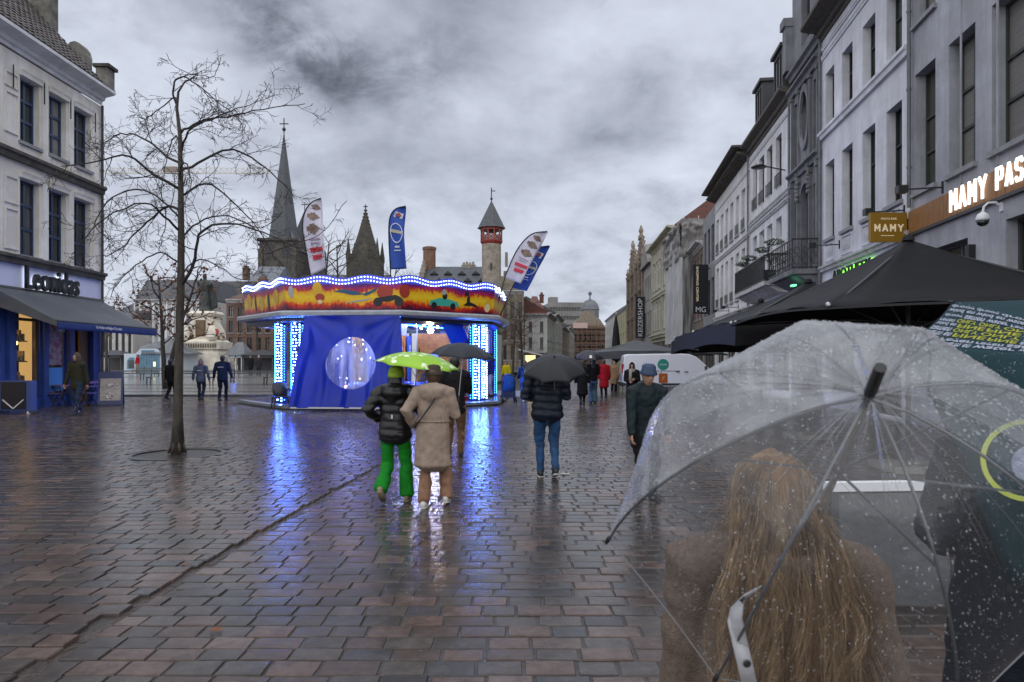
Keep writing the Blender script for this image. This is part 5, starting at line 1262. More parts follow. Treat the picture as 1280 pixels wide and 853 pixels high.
# plain painted motifs standing a little proud of the fascia
def on_fascia(k, s, z, out=.0):            # point on face k (from vertex k to k+1), s in 0..1
    t = (z-FZ0)/(FZ1-FZ0); r = 5.06+.08*t
    p = oc(r, z, k).lerp(oc(r, z, k+1), s); n = (oc(1,0,k)+oc(1,0,k+1)).normalized(); return p+n*out
motif = [mat('motif_teal', (.05,.42,.34), .4), mat('motif_black', (.015,.015,.02), .4), mat('motif_red', (.40,.05,.03), .4), mat('motif_blue', (.03,.10,.20), .4), mat('motif_cream', (.75,.62,.35), .4), mat('motif_gold', (.70,.42,.03), .4), mat('motif_grey', (.4,.4,.42), .4)]
def disc(mb, k, s, z, ru, rz_, o_=.012, n=14):
    W_ = 3.87
    mb.add([on_fascia(k, s+ru/W_*math.cos(2*math.pi*i/n), z+rz_*math.sin(2*math.pi*i/n), o_) for i in range(n)], [tuple(range(n))])
def poly(mb, k, pts, o_=.014): mb.add([on_fascia(k, s, z, o_) for s, z in pts], [tuple(range(len(pts)))])
mb = MB(); z0_ = FZ0
# face 7 is the front one (vertices -117 .. -72), face 0 to its right, face 6 to its left
mb.mi = 5; disc(mb,7,.28,3.95,.17,.28); [disc(mb,6,s,3.72+.1*math.sin(9*s),.22,.26) for s in (.15,.45,.8)]; disc(mb,0,.93,3.62,.16,.2)
mb.mi = 2; disc(mb,7,.30,3.72,.16,.12,.016); disc(mb,7,.86,3.86,.26,.24); disc(mb,0,.03,3.90,.20,.22)
mb.mi = 3; poly(mb,7,[(.42,3.9),(.5,3.98),(.62,3.9),(.68,3.8),(.58,3.78),(.5,3.86)]); poly(mb,7,[(.66,3.8),(.76,3.95),(.80,4.04),(.78,3.9),(.7,3.76)],.016)
mb.mi = 1; [disc(mb,7,s,3.55,.15,.15) for s in (.80,.98)]; poly(mb,7,[(.78,3.68),(.95,3.78),(1.0,3.7),(.9,3.56),(.8,3.56)],.016); disc(mb,6,.3,3.7,.07,.3); disc(mb,6,.62,3.66,.09,.32)
mb.mi = 0; poly(mb,0,[(.28,3.5),(.29,3.66),(.38,3.76),(.48,3.74),(.58,3.66),(.60,3.5)])
mb.mi = 1; [disc(mb,0,s,3.5,.11,.12,.016) for s in (.33,.53)]; disc(mb,0,.44,3.84,.1,.12,.016); disc(mb,0,.70,3.75,.07,.16); poly(mb,0,[(.64,3.55),(.7,3.72),(.78,3.62),(.84,3.5),(.74,3.56)],.016); disc(mb,0,.68,3.98,.09,.09)
mb.mi = 6; disc(mb,0,.43,3.97,.09,.1,.018); disc(mb,7,.05,3.9,.09,.2); poly(mb,7,[(.50,3.5),(.7,3.6),(.76,3.68),(.6,3.6)],.016)
mb.mi = 4; disc(mb,0,.92,3.52,.13,.15,.018); disc(mb,7,.30,3.57,.08,.07,.018)
mb.build('painted_motifs', motif, fas, kind='stuff')
# double wavy line of leds along the top and dotted line under the rim
mb = MB(); base = MB()
for k in range(8):
    front = k in (6,7,0,1); n = 37 if front else 26
    for i in range(n):
        s = (i+.5)/n; ph = (k*1.0+s)*2*math.pi*2.5
        for row in (0,1):
            z_ = 4.20+.055*math.sin(ph)+.12*row
            p = on_fascia(k, s, FZ1, .04); p.z = z_; h = .0165
            mb.mi = 0; mb.box(p.x-h,p.x+h,p.y-h,p.y+h,z_-h,z_+h)
    nb = 24
    for i in range(nb):
        q = []
        for s in (i/nb, (i+1)/nb):
            ph = (k+s)*2*math.pi*2.5; zc_ = 4.26+.055*math.sin(ph); a = on_fascia(k, s, FZ1, .005); q.append((a, zc_))
        base.add([(q[0][0].x,q[0][0].y,FZ1-.02),(q[1][0].x,q[1][0].y,FZ1-.02),(q[1][0].x,q[1][0].y,q[1][1]+.14),(q[0][0].x,q[0][0].y,q[0][1]+.14)], [(0,1,2,3)])
mb.build('led_wave', LEDV, car, kind='stuff')
o = base.build('wave_crest', mat('crest_purple', (.06,.06,.45), .4), car); md = o.modifiers.new('s', 'SOLIDIFY'); md.thickness = .02
mb = MB()
for k in (7,):
    for i in range(40): p = oc(5.2,3.07,k).lerp(oc(5.2,3.07,k+1),(i+.5)/40); p *= 1.0; mb.box(p.x-.016,p.x+.016,p.y-.036,p.y-.02,3.05,3.08)
for k in (6,0):
    for i in range(26): p = oc(4.58,2.93,k).lerp(oc(4.58,2.93,k+1),(i+.5)/26); mb.box(p.x-.02,p.x+.02,p.y-.02,p.y+.02,2.90,2.935)
mb.build('led_line', LEDB, car, kind='stuff')
# columns: dark blue panels with diamond dots and a bright strip
COLM = mat('column_panel', (.02,.03,.14), .35)
def column(ang, r=4.62, w=.46):
    c_ = Vector((r*math.cos(R(ang)), r*math.sin(R(ang)), 0)); rz = R(ang)+math.pi/2
    p = thing('column', 'x', 'x'); del p['label']; del p['category']
    bpy.data.objects.remove(p)
    o = MB().box(-w/2,w/2,-.09,.09,.17,2.95).build('column', COLM, car); o.location = c_; o.rotation_euler = (0,0,rz)
    mb = MB(); h = .015
    for j in range(25):
        z_ = .28+j*.108; a = .085*abs(math.sin(j*math.pi/4)); 
        for x_ in ((-a-.06, a-.06) if a > .02 else (-.06,)): mb.box(x_-h,x_+h,-.115,-.092,z_-h,z_+h)
    mb.mi = 0
    for j in range(31): z_ = .25+j*.086; mb.box(.152,.176,-.115,-.092,z_-.012,z_+.012)
    mb.mi = 1
    for x_ in (-.20,): mb.box(x_-.005,x_+.005,-.11,-.092,.25,2.9)
    mb.build('led_dots', [LEDW, LEDB], o, kind='stuff')
    for y_ in (.0,):
        mb = MB(); mb.mi = 0
        for j in range(27): z_ = .28+j*.097; mb.box(-w/2-.02,-w/2-.002,-.03,-.005,z_-.014,z_+.014); mb.box(w/2+.002,w/2+.02,-.03,-.005,z_-.014,z_+.014)
        mb.build('side_dots', LEDB, o, kind='stuff')
for a in (-126.5, -116, -27.5, -34, 18, 63, 108, 153): column(a, 4.62, .44 if a > -100 else .40)
# blue curtain on the front face with a round clear window
kf = 7; Pa, Pb = oc(5.08,3.08,kf), oc(5.08,3.08,kf+1); nrm = (oc(1,0,kf)+oc(1,0,kf+1)).normalized(); side = (Pb-Pa).normalized()
cw = (Pb-Pa).length; mid = (Pa+Pb)/2
def cur(u, v):     # u across in metres from the middle, v height above the floor
    t = 1-(v-.12)/(3.08-.12); fl = .52*t**1.1
    fold = .05*t*math.sin(u*9+1.5*t)+.07*t*math.sin(u*4.1+.7)+.03*math.sin(u*17+2*t)*t*t+.07*noise.noise(Vector((u*1.3, v*.9, 2)))
    for cx_ in (-cw2*1.0, cw2*1.0): dx_, dy_ = u-cx_, 3.08-v; q_ = math.hypot(dx_, dy_); fold += .040*min(1,q_)*math.sin(13*math.atan2(dx_, dy_+.05))*math.exp(-q_*.55)
    x_ = u*(.86+.20*t)+.02*math.sin(v*3)
    p = mid+side*(x_+.40)+nrm*(.34+fl+fold*1.25); p.z = v; return p
RW = .84; cw2 = cw*.47; UC, VC = .05, 1.55
mb = MB(); NA, NS = 96, 22
corner = [math.atan2(y_, x_) for x_, y_ in ((cw2-UC,3.08-VC),(-cw2-UC,3.08-VC),(-cw2-UC,.12-VC),(cw2-UC,.12-VC))]
angs = sorted([2*math.pi*i/NA-math.pi for i in range(NA)]+corner); NA = len(angs)
for a in angs:
    ca, sa = math.cos(a), math.sin(a)
    tx_ = ((cw2-UC) if ca > 0 else (-cw2-UC))/ca if abs(ca) > 1e-6 else 1e9; ty_ = ((3.08-VC) if sa > 0 else (.12-VC))/sa if abs(sa) > 1e-6 else 1e9
    T_ = min(tx_, ty_)
    for j in range(NS+1):
        q = RW+(T_-RW)*j/NS; mb.v.append(tuple(cur(UC+q*ca, VC+q*sa)))
for i in range(NA):
    i2 = (i+1)%NA
    for j in range(NS): mb.f.append((i*(NS+1)+j, i2*(NS+1)+j, i2*(NS+1)+j+1, i*(NS+1)+j+1)[::-1]); mb.m.append(0)
cu_o = mb.build('curtain', BLUE_TARP, car, True)
VINYL = bpy.data.materials.new('clear_vinyl'); VINYL.use_nodes = True; clear_glass(VINYL, (.93,.95,1), .06, .14, (.72,.78,.98))
mb = MB()
for a in angs:
    for j in range(9): q = (RW+.0)*j/8+(1e-3 if j == 0 else 0); p = cur(UC+q*math.cos(a), VC+q*math.sin(a)); p += nrm*(-.004-.03*noise.noise(Vector((p.x*3,p.z*3,9)))*(j < 8)); mb.v.append(tuple(p))
for i in range(NA):
    for j in range(8): mb.f.append((i*9+j, ((i+1)%NA)*9+j, ((i+1)%NA)*9+j+1, i*9+j+1)[::-1]); mb.m.append(0)
mb.build('round_window', VINYL, cu_o, True)
mb = MB(); mb.box(-cw*.47,cw*.47,-.03,.03,0,.05); o = mb.build('hem_bar', STEEL, cu_o)
p = mid+nrm*.92+side*.42; o.location = (p.x,p.y,.10); o.rotation_euler = (0,0,math.atan2(side.y,side.x))
# inner drapes on the other faces
def drape(a0, a1, r, z0_, z1_, lean=0):
    mb = MB(); n = 26
    for i in range(n+1):
        a = R(a0+(a1-a0)*i/n)
        for j in range(5): t = j/4; rr = r+.05*math.sin(i*1.6)*(1-t*.5); aa = a+lean*t; mb.v.append((rr*math.cos(aa), rr*math.sin(aa), z1_+(z0_-z1_)*t))
    for i in range(n):
        for j in range(4): mb.f.append((i*5+j,(i+1)*5+j,(i+1)*5+j+1,i*5+j+1)); mb.m.append(0)
    return mb.build('drape', BLUE_TARP, car, True)
drape(-108, -100, 4.3, .3, 2.95); drape(-40, -52, 4.45, 1.9, 2.95, R(8)); drape(150, 95, 4.6, .3, 2.95)
def streaky(M_):
    t = M_.node_tree; mix = [n for n in t.nodes if n.type == 'MIX_SHADER'][-1]; tc_ = t.nodes.new('ShaderNodeTexCoord'); mp = t.nodes.new('ShaderNodeMapping'); mp.inputs[2].default_value = (0,R(38),0); mp.inputs[3].default_value = (3.2,1,.5); n = t.nodes.new('ShaderNodeTexNoise'); n.inputs['Scale'].default_value = 1.3; n.inputs['Detail'].default_value = 6; t.links.new(tc_.outputs['Object'], mp.inputs[0]); t.links.new(mp.outputs[0], n.inputs['Vector']); r = t.nodes.new('ShaderNodeMapRange'); r.inputs[1].default_value = .38; r.inputs[2].default_value = .68; r.inputs[3].default_value = .14; r.inputs[4].default_value = .80; t.links.new(n.outputs[0], r.inputs[0]); t.links.new(r.outputs[0], mix.inputs[0])
streaky(VINYL)
# centre drum with amber panels, ceiling lamps, lit bulbs
AMB = mat('amber_panel', (.60,.24,.02), .4, (.42,.13,.015), 4); BLP = mat('panel_blue', (.03,.12,.55), .4)
MB().lathe([(1.0,.28),(1.0,3.2)], 12).build('centre_drum', mat('drum_white', (.5,.52,.6), .4), car)
def panel(ang, w, z0_, z1_, M_, r=1.06, nm='drum_panel'):
    o = MB().box(-w/2,w/2,-.05,.0,z0_,z1_).build(nm, M_, car); o.location = (r*math.cos(R(ang)), r*math.sin(R(ang)), 0); o.rotation_euler = (0,0,R(ang)+math.pi/2); return o
for k in range(8):
    o = panel(-90+45*k, .66, .6, 2.6, AMB if k % 2 else BLP, 1.08)
    if k in (1,2): text('panel_letters', 'BOBO'[:2], .4, .34, WHITEP, o, (-.2,-.055,1.9), .01)
BOOTH = (1.6, 3.2)
b_ = MB().box(1.2,3.3,1.6,1.7,.3,2.75).build('cash_booth', AMB, car); MB().box(1.35,2.1,1.54,1.59,1.2,1.9).build('booth_window', mat('booth_notice', (.55,.6,.75), .4), b_); MB().box(2.5,3.2,1.5,1.59,.3,2.6).build('booth_panel', mat('booth_brown', (.34,.14,.02), .4), b_)
text('booth_letters', 'BO', .34, .32, WHITEP, b_, (2.6,1.48,2.1), .01)
CW = emitter('warm_lamp', (1,.84,.55), 130.0)
lp = Vector((xx(538,24.2)-CC.x, 24.2-CC.y, zz(413,24.2)))
o = MB().ball(lp, .105, 12, 8).build('work_lamp', CW, car, True); MB().tube([lp+Vector((0,0,.1)),lp+Vector((0,.1,.62))], .02, 6).build('lamp_arm', IRON, o)
bulb = emitter('ceiling_bulb_white', (.7,.82,1.0), 90.0); mb = MB()
for k in range(24):
    a = 2*math.pi*k/24; 
    for r_ in (2.0,3.3): mb.ball((r_*math.cos(a+r_),r_*math.sin(a+r_),3.14-.02*r_), .05, 6, 4)
mb.build('ceiling_bulbs', bulb, car, kind='stuff')
mb = MB()
for k in range(8):
    a = 2*math.pi*k/8+.2; mb.bar((1.0*math.cos(a),1.0*math.sin(a),3.10),(4.5*math.cos(a),4.5*math.sin(a),3.06),.035)
mb.build('ceiling_led_bars', LEDB, car, kind='stuff')
mb = MB()
rf = random.Random(2)
for k in range(110): mb.ball((rf.uniform(-2.2,1.2), rf.uniform(-3.6,-1.6), rf.choice((rf.uniform(2.2,2.9),rf.uniform(.6,2.8)))), rf.uniform(.010,.03), 5, 3)
mb.build('sparkle_bulbs', emitter('sparkle_bulb_white', (.75,.85,1.0), 10.0), car, kind='stuff')  # loose glowing balls added to brighten the round window from behind
# ride vehicles on the turntable
def ride(ang, r, label, M_, kind):
    t = thing('ride_vehicle', label, 'ride', (CC.x+r*math.cos(R(ang)), CC.y+r*math.sin(R(ang)), .29), R(ang), 'little rides on the carousel')
    mb = MB(); mb.loft([(0,-.75,.32),(0,-.5,.38),(0,0,.36),(0,.45,.40),(0,.7,.34)], [(.2,.12),(.33,.22),(.34,.2),(.32,.24),(.2,.14)], 12); bd = mb.build('body', M_, t, True)
    for sx_ in (-.34,.34):
        for sy_ in (-.45,.42): MB().lathe([(.15,-.06),(.18,-.04),(.18,.04),(.15,.06)], 12, (sx_,sy_,.18), Matrix.Rotation(R(90),3,'Y')).build('wheel', IRON, t)
    mb = MB(); mb.loft([(0,.15,.5),(0,.22,.85)], [(.24,.06),(.22,.05)], 10); mb.build('seat', IRON, t)
    for sx_ in (-.18,.18): MB().ball((sx_,-.72,.42), .06, 8, 5).build('headlight', emitter('ride_lamp_%s%d' % (M_.name, sx_ > 0), (1,.5,.4), 3), t)
    MB().tube([(0,-.1,.5),(0,-.05,2.85)], .025, 8).build('pole', STEEL, t)
    return t
rr_ = mat('ride_red', (.45,.015,.02), .25, coat=.5)
ride(-125, 3.3, 'small red carousel car half hidden behind the blue curtain', rr_, 0)
ride(-88, 3.2, 'white and blue carousel car behind the round window', mat('ride_blue', (.35,.45,.75), .25, coat=.5), 0)
ride(-55, 3.2, 'blue carousel car behind the two walkers', mat('ride_deep_blue', (.02,.06,.5), .25, coat=.5), 0); ride(-12, 3.2, 'black carousel jeep near the right column', mat('ride_black', (.03,.03,.04), .25, coat=.5), 0)
# --- feather flags rising above the roof
def feather(Lp, Rp, Y, kind, label, foot):
    o3 = Vector(foot); t = thing('feather_flag', label, 'flag', foot, 0, 'feather flags round the carousel')
    def along(P_, v):
        x_ = v*(len(P_)-1); i = min(int(x_), len(P_)-2); f = x_-i
        g = lambda k: Vector((*P_[max(0,min(len(P_)-1,k))],0)); p0, p1, p2, p3 = g(i-1), g(i), g(i+1), g(i+2)
        q = .5*((2*p1)+(p2-p0)*f+(2*p0-5*p1+4*p2-p3)*f*f+(3*p1-p0-3*p2+p3)*f**3); return q
    def P(u, v, o_=0.0):
        q = along(Lp,v).lerp(along(Rp,v),u); p = pp(q.x,q.y,Y)-o3; p.y += .10*math.sin(v*7+u*3)*u-o_; return p
    NV, NU = 30, 8; mb = MB(); mb.v = [tuple(P(i/NU,j/NV)) for j in range(NV+1) for i in range(NU+1)]
    for j in range(NV):
        for i in range(NU): mb.f.append((j*(NU+1)+i,j*(NU+1)+i+1,(j+1)*(NU+1)+i+1,(j+1)*(NU+1)+i)); mb.m.append(0)
    fl = mb.build('flag_cloth', mat('flag_white', (.66,.64,.76), .6, (.55,.53,.66), 2) if kind == 'w' else mat('flag_blue', (.02,.085,.45), .6, (.015,.06,.34), 2), t, True); md = fl.modifiers.new('s','SOLIDIFY'); md.thickness = .008
    MB().tube([Vector((0,0,0)), P(0,0)*.5]+[P(0,j/16) for j in range(17)], .024, 6).build('pole', IRON, t)
    def patch(nm, us, M_, o_=.022):
        m_ = MB()
        for q in us: m_.add([P(u, v, o_) for u, v in q], [tuple(range(len(q)))])
        o = m_.build(nm, M_, fl); md = o.modifiers.new('s','SOLIDIFY'); md.thickness = .006; return o
    def blob(u, v, ru, rv, sp=9): return [(u+ru*(1+.13*math.cos(sp*x)+.12*math.cos(4*x))*math.cos(x), v+rv*(1+.13*math.cos(sp*x)+.12*math.cos(4*x))*math.sin(x)) for x in [2*math.pi*i/30 for i in range(30)]]
    if kind == 'w':
        dk = mat('flag_emblem_dark', (.10,.075,.07), .6, (.3,.2,.15), 6)
        for v in (.74,.56,.39): patch('emblem', [blob(.52,v,.30,.055)], dk)
        patch('pale_lettering', [[(.28,.27),(.82,.275),(.82,.29),(.28,.285)],[(.32,.235),(.75,.24),(.75,.25),(.32,.245)]], mat('flag_print_grey', (.35,.3,.42), .6))
        patch('red_lettering', [[(.22,.165),(.92,.17),(.92,.205),(.22,.20)],[(.30,.110),(.84,.116),(.84,.148),(.30,.142)]], mat('flag_print_red', (.6,.03,.06), .6))
    else:
        patch('emblem_plate', [[(.22,.60),(.80,.60),(.84,.73),(.20,.73)]], mat('flag_plate_white', (.6,.58,.62), .6)); patch('emblem', [blob(.51,.665,.19,.042)], mat('flag_emblem_red', (.30,.06,.09), .6), .04)
        ring = []
        for i in range(28):
            x0_, x1_ = 2*math.pi*i/28, 2*math.pi*(i+1)/28
            ring.append([(.5+.36*f*math.cos(x), .37+.11*f*math.sin(x)) for x, f in ((x0_,1),(x1_,1),(x1_,1.13),(x0_,1.13))])
        patch('ring', ring, mat('flag_print_white', (.6,.65,.8), .6)); patch('ring_band', [[(.10,.355),(.90,.355),(.90,.395),(.10,.395)]], mat('flag_print_yellow', (.45,.42,.30), .6))
        patch('small_lettering', [[(.36,.20),(.66,.20),(.66,.22),(.36,.22)],[(.30,.17),(.74,.17),(.74,.18),(.30,.18)]], bpy.data.materials['flag_print_white'])
def ft(px, Y, z): return (xx(px,Y), Y, z)
feather([(388,345),(382,310),(378,285),(381,265),(390,253),(401,248)], [(407,335),(406,310),(404,285),(402.5,270),(402,258),(401.8,248.5)], 24.0, 'w', 'white feather flag with three emblems above the left end of the carousel', ft(391,24.0,4.05))
feather([(488,337),(486.5,310),(486,285),(488,270),(495,261),(507,258)], [(508,336),(506.5,310),(505.5,290),(506,275),(507,265),(507.6,258.5)], 25.0, 'b', 'blue feather flag standing straight above the middle of the carousel', ft(489,25.0,4.05))
feather([(631,347),(640,325),(648,310),(658,298),(668,291.5),(684,289.5)], [(651,355),(661,335),(668,322),(675,310),(680,300),(685,290)], 26.4, 'w', 'tilted white feather flag leaning over the right end of the carousel', ft(618,26.4,3.3))
feather([(640,360),(648,345),(655,330),(662,318),(672,310),(686.5,307.5)], [(658.5,364),(666,350),(673,336),(679,325),(684,315),(687.5,308)], 26.9, 'b', 'tilted blue feather flag behind the leaning white one', ft(624,26.9,3.3))
# --- white trailer behind, chair in front
t = thing('white_trailer', 'plain white showman trailer parked behind the right carousel column', 'trailer', (xx(560,34),34,0), R(-4)); L = xx(622,34)-xx(560,34)
bd = MB().box(0,L,0,2.4,.55,zz(418,34)).build('body', mat('trailer_white', (.66,.67,.70), .4, (.5,.5,.52), 1), t)
mb = MB(); [mb.box(.0,L,-.015,-.002,z_,z_+.04) for z_ in (2.35,2.05)]; mb.build('side_rail', STEEL, bd); MB().box(0,L,.1,2.3,.4,.55).build('chassis', IRON, t)
for u in (.6,L-.5): MB().lathe([(.28,-.1),(.33,-.08),(.33,.08),(.28,.1)], 14, (u,.2,.33), Matrix.Rotation(R(90),3,'X')).build('wheel', IRON, t)
for k, (px, Y, lab) in enumerate(((640,30.0,'flat metal loading ramp beside the carousel'),)):
    t = thing('loading_ramp', lab, 'ramp', (xx(px,Y),Y,0), R(8)); MB().prism([(-.8,-.5,0),(.8,-.5,0),(.8,.6,.22),(-.8,.6,.22)], (0,0,.05)).build('ramp_plate', PLAT, t); MB().box(-.7,.7,.4,.55,0,.2).build('ramp_foot', IRON, t)
p = gp(354, 512); t = thing('garden_chair', 'black plastic armchair standing at the left front of the carousel', 'chair', (p.x-.02, p.y-.1, 0), R(28))
BLP_ = mat('black_plastic', (.012,.013,.016), .3)
mb = MB(); mb.loft([(0,-.24,.43),(0,.2,.41)], [(.25,.03),(.24,.03)], 12); mb.build('seat', BLP_, t, True)
mb = MB()
for k in range(9):
    x_ = -.22+.055*k; 
mb.loft([(0,.2,.44),(0,.27,.65),(0,.33,.88)], [(.24,.025),(.26,.03),(.22,.025)], 14); mb.build('backrest', BLP_, t, True)
for sx_ in (-1,1):
    for sy_ in (-.22,.24): MB().tube([(sx_*.24,sy_,.43),(sx_*.29,sy_*1.15,0)], [.035,.022], 6).build('leg', BLP_, t)
    MB().tube([(sx_*.25,.29,.66),(sx_*.30,.1,.66),(sx_*.30,-.18,.64),(sx_*.27,-.22,.44)], .026, 6).build('armrest', BLP_, t)
# ================================================================= trees
BARK = mat('wet_bark', (.020,.016,.013), .65, (.070,.058,.042), 14, 1.0, 60, stretch=(1,1,.25)); TWIG = mat('twig_bark', (.020,.016,.015), .7)
LEAF = mat('brown_leaf', (.20,.075,.025), .7, (.12,.05,.02), 5)
rt = random.Random(11)
def wander(p, d, L, n, bend, droop):
    pts = [Vector(p)]; d = Vector(d).normalized()
    for i in range(n):
        d = (d+Vector((rt.uniform(-bend,bend), rt.uniform(-bend,bend), rt.uniform(-bend,bend)-droop))).normalized(); pts.append(pts[-1]+d*(L/n))
    return pts
def twigs(mb, pts, r, L, depth, dens, droop, start=.15):
    tot = len(pts)-1
    for k in range(dens):
        t = start+(1-start)*(k+rt.random())/dens; i = min(int(t*tot), tot-1); f = t*tot-i; p = pts[i].lerp(pts[i+1], f); d = (pts[i+1]-pts[i]).normalized()
        ax = Vector((rt.uniform(-1,1),rt.uniform(-1,1),rt.uniform(-.7,.9))); ax = (ax-d*ax.dot(d)).normalized(); nd = (d*rt.uniform(.35,.9)+ax*rt.uniform(.5,1.0)).normalized()
        l = L*rt.uniform(.5,1.1)*(1.1-.5*t); n = max(3, int(l/.13)); q = wander(p, nd, l, n, .26, droop*rt.uniform(-.3,1.2)); rr = r*(1-.55*t)
        mb.tube(q, [max(.0034, rr*(1-.75*j/n)) for j in range(n+1)], 4 if depth > 0 else 3, False)
        if depth > 0: twigs(mb, q, rr*.55, L*.46, depth-1, max(2, int(dens*.62)), droop, .2)
tr = thing('bare_tree', 'slender bare street tree with arching drooping branches in front of the square', 'tree', TREE)
mb = MB(); hx = lambda px, py: Vector((xx(px,TREE.y)-TREE.x, 0, zz(py,TREE.y)))
tp = [(222,566),(222.5,520),(224,440),(226,360),(226.5,300),(226,230),(225,170),(221,135),(223,115),(232,101)]
tpts = [hx(*q) for q in tp]; mb.tube(tpts, [.122,.080,.070,.063,.056,.046,.034,.025,.019,.012], 12)
for k in range(7): a = 2*math.pi*k/7; mb.tube([(.07*math.cos(a),.07*math.sin(a),.22),(.15*math.cos(a),.15*math.sin(a),.02)], [.04,.015], 5)
mb.build('trunk', BARK, tr, True)
# main limbs traced as (pixel, pixel) paths with their own depth drift
limbs = [([(226,358),(243,338),(254,310),(262,294),(300,285),(345,299),(392,320)],.040,-.6),
 ([(225,262),(205,255),(180,262),(150,280),(120,300),(90,310)],.034,.9),([(225,238),(200,222),(178,204),(150,216),(118,226)],.034,-.8),
 ([(225,205),(200,190),(178,172),(150,160),(125,160),(105,166)],.030,.5),([(226,215),(250,196),(275,179),(300,186),(330,210),(348,232)],.030,.8),
 ([(226,190),(240,168),(265,160),(300,150),(330,145)],.026,-.5),([(226,165),(245,150),(278,140),(320,128),(372,118)],.026,.4),
 ([(222,135),(218,115),(228,102),(248,108),(275,130),(300,150),(322,165)],.024,-.4),([(222,128),(212,118),(190,130),(165,138),(150,130)],.020,.5),
 ([(232,101),(244,94),(238,90),(212,78),(200,60)],.013,.2),([(226,290),(214,275),(200,262),(160,285),(135,330)],.028,-.9),([(226,245),(248,225),(272,240),(300,275),(318,315)],.026,1.0),
 ([(226,300),(240,275),(270,262),(305,275),(330,250)],.022,.9),([(225,330),(208,318),(190,330),(172,352),(166,378)],.020,-.6),([(232,101),(248,100),(272,100),(283,78)],.012,-.2),
 ([(226,225),(238,212),(256,220),(268,250),(262,290)],.020,-1.1),([(225,275),(212,258),(185,240),(150,250),(130,285),(150,300)],.024,-.3),([(226,180),(212,165),(195,178),(180,205),(168,235)],.018,.8),
 ([(226,345),(242,322),(262,330),(285,345),(300,335)],.018,.7),([(332,318),(372,308),(410,298),(445,262)],.012,-.6)]
for path, r0, dep in limbs:
    mb = MB(); pts = []; n = len(path)
    for i, q in enumerate(path):
        v = hx(*q); v.y = dep*(i/(n-1))*1.1; pts.append(v)
    sm_ = []
    for i in range(n-1):
        p0, p1, p2, p3 = pts[max(i-1,0)], pts[i], pts[i+1], pts[min(i+2,n-1)]
        for k in range(4): t = k/4; sm_.append(.5*((2*p1)+(p2-p0)*t+(2*p0-5*p1+4*p2-p3)*t*t+(3*p1-p0-3*p2+p3)*t**3)+Vector((rt.uniform(-.012,.012),rt.uniform(-.03,.03),rt.uniform(-.012,.012))))
    sm_.append(pts[-1]); m_ = len(sm_)
    mb.tube(sm_, [max(.0055, r0*.82*(1-.72*i/(m_-1))) for i in range(m_)], 6, False)
    twigs(mb, sm_, r0*.38, (.42+r0*16) if r0 > .016 else .32, 2, 9 if r0 > .016 else 6, .07, .15)
    mb.build('limb', TWIG, tr, True)
def small_tree(name, label, x, y, z, h, r, seed, n1=9, dens=5, spread=1.0, leaves=0, crown0=.35, group=None, M_=TWIG, fork=1, thin=.012):
    global rt
    rt = random.Random(seed); t = thing(name, label, 'tree', (x,y,z), 0, group)
    mb = MB(); heads = []
    for f in range(fork):
        q = wander((.12*f-.06*(fork-1),0,0), (.12*(f-(fork-1)/2)*2,0,1), h*.86, 8, .06, 0); mb.tube(q, [r*(1-.75*i/8) for i in range(9)], 7); heads.append(q)
    mb.build('trunk', BARK, t, True); mb = MB(); lf = MB()
    for q in heads:
        for k in range(n1):
            tt = crown0+(1-crown0)*(k+.5)/n1; i = min(int(tt*8),7); p = q[i].lerp(q[i+1], tt*8-i); a = k*2.4+rt.random()
            w = wander(p, (math.cos(a)*spread, math.sin(a)*spread, rt.uniform(.3,1.0)), h*.36*rt.uniform(.7,1.1)*(1.15-.5*tt), 7, .22, .02)
            mb.tube(w, [max(thin*.7, r*.32*(1-.7*j/7)) for j in range(8)], 4, False)
            m0 = len(mb.v); twigs(mb, w, max(thin*1.3, r*.16), h*.17, 1, dens, .02, .15)
            for _ in range(leaves):
                v = Vector(mb.v[rt.randrange(m0, len(mb.v))]); s_ = rt.uniform(.06,.12); e1 = Vector((rt.uniform(-1,1),rt.uniform(-1,1),rt.uniform(-1,1))).normalized()*s_; e2 = e1.orthogonal().normalized()*s_*.7
                lf.add([v-e1, v+e2-e1*.1, v+e1, v-e2-e1*.1], [(0,1,2,3)])
    mb.v = [(p[0], p[1], p[2]) for p in mb.v]; mb.build('crown', M_, t)
    if leaves: lf.build('leaves', LEAF, t, kind='stuff')
    return t
RUSS = mat('russet_twigs', (.06,.032,.026), .8)
Y = 36; small_tree('autumn_tree', 'two-stemmed tree with a few brown leaves behind the bare street tree', xx(208,Y), Y, gz(Y), 7.0, .15, 5, 11, 7, 1.0, 16, .36, None, RUSS, 2)
Y = 58; small_tree('orange_leaf_tree', 'tree with orange-brown leaves just beyond the chocolate shop corner', xx(133,Y), Y, gz(Y), 6.4, .14, 8, 9, 5, .9, 60, .55)
Y = 62; small_tree('leafy_brown_tree', 'brown-leaved tree beside the monument statue', xx(236,Y)+3.0, Y+9, .5, 8.5, .18, 12, 9, 5, .9, 40, .5)
for k, (px, Y, h, lab) in enumerate(((398,60,13.2,'bare tree between the white flag and the crocketed spire'),(428,66,14.2,'bare tree rising behind the middle of the carousel'),(478,72,13.0,'bare tree right of the crocketed spire'),(512,70,10.8,'low bare tree behind the blue feather flag'))):
    small_tree('square_tree', lab, xx(px,Y), Y, .45, h, .2, 20+k, 12, 6, .9, 0, .4, 'bare trees behind the carousel', TWIG, 1, .016)
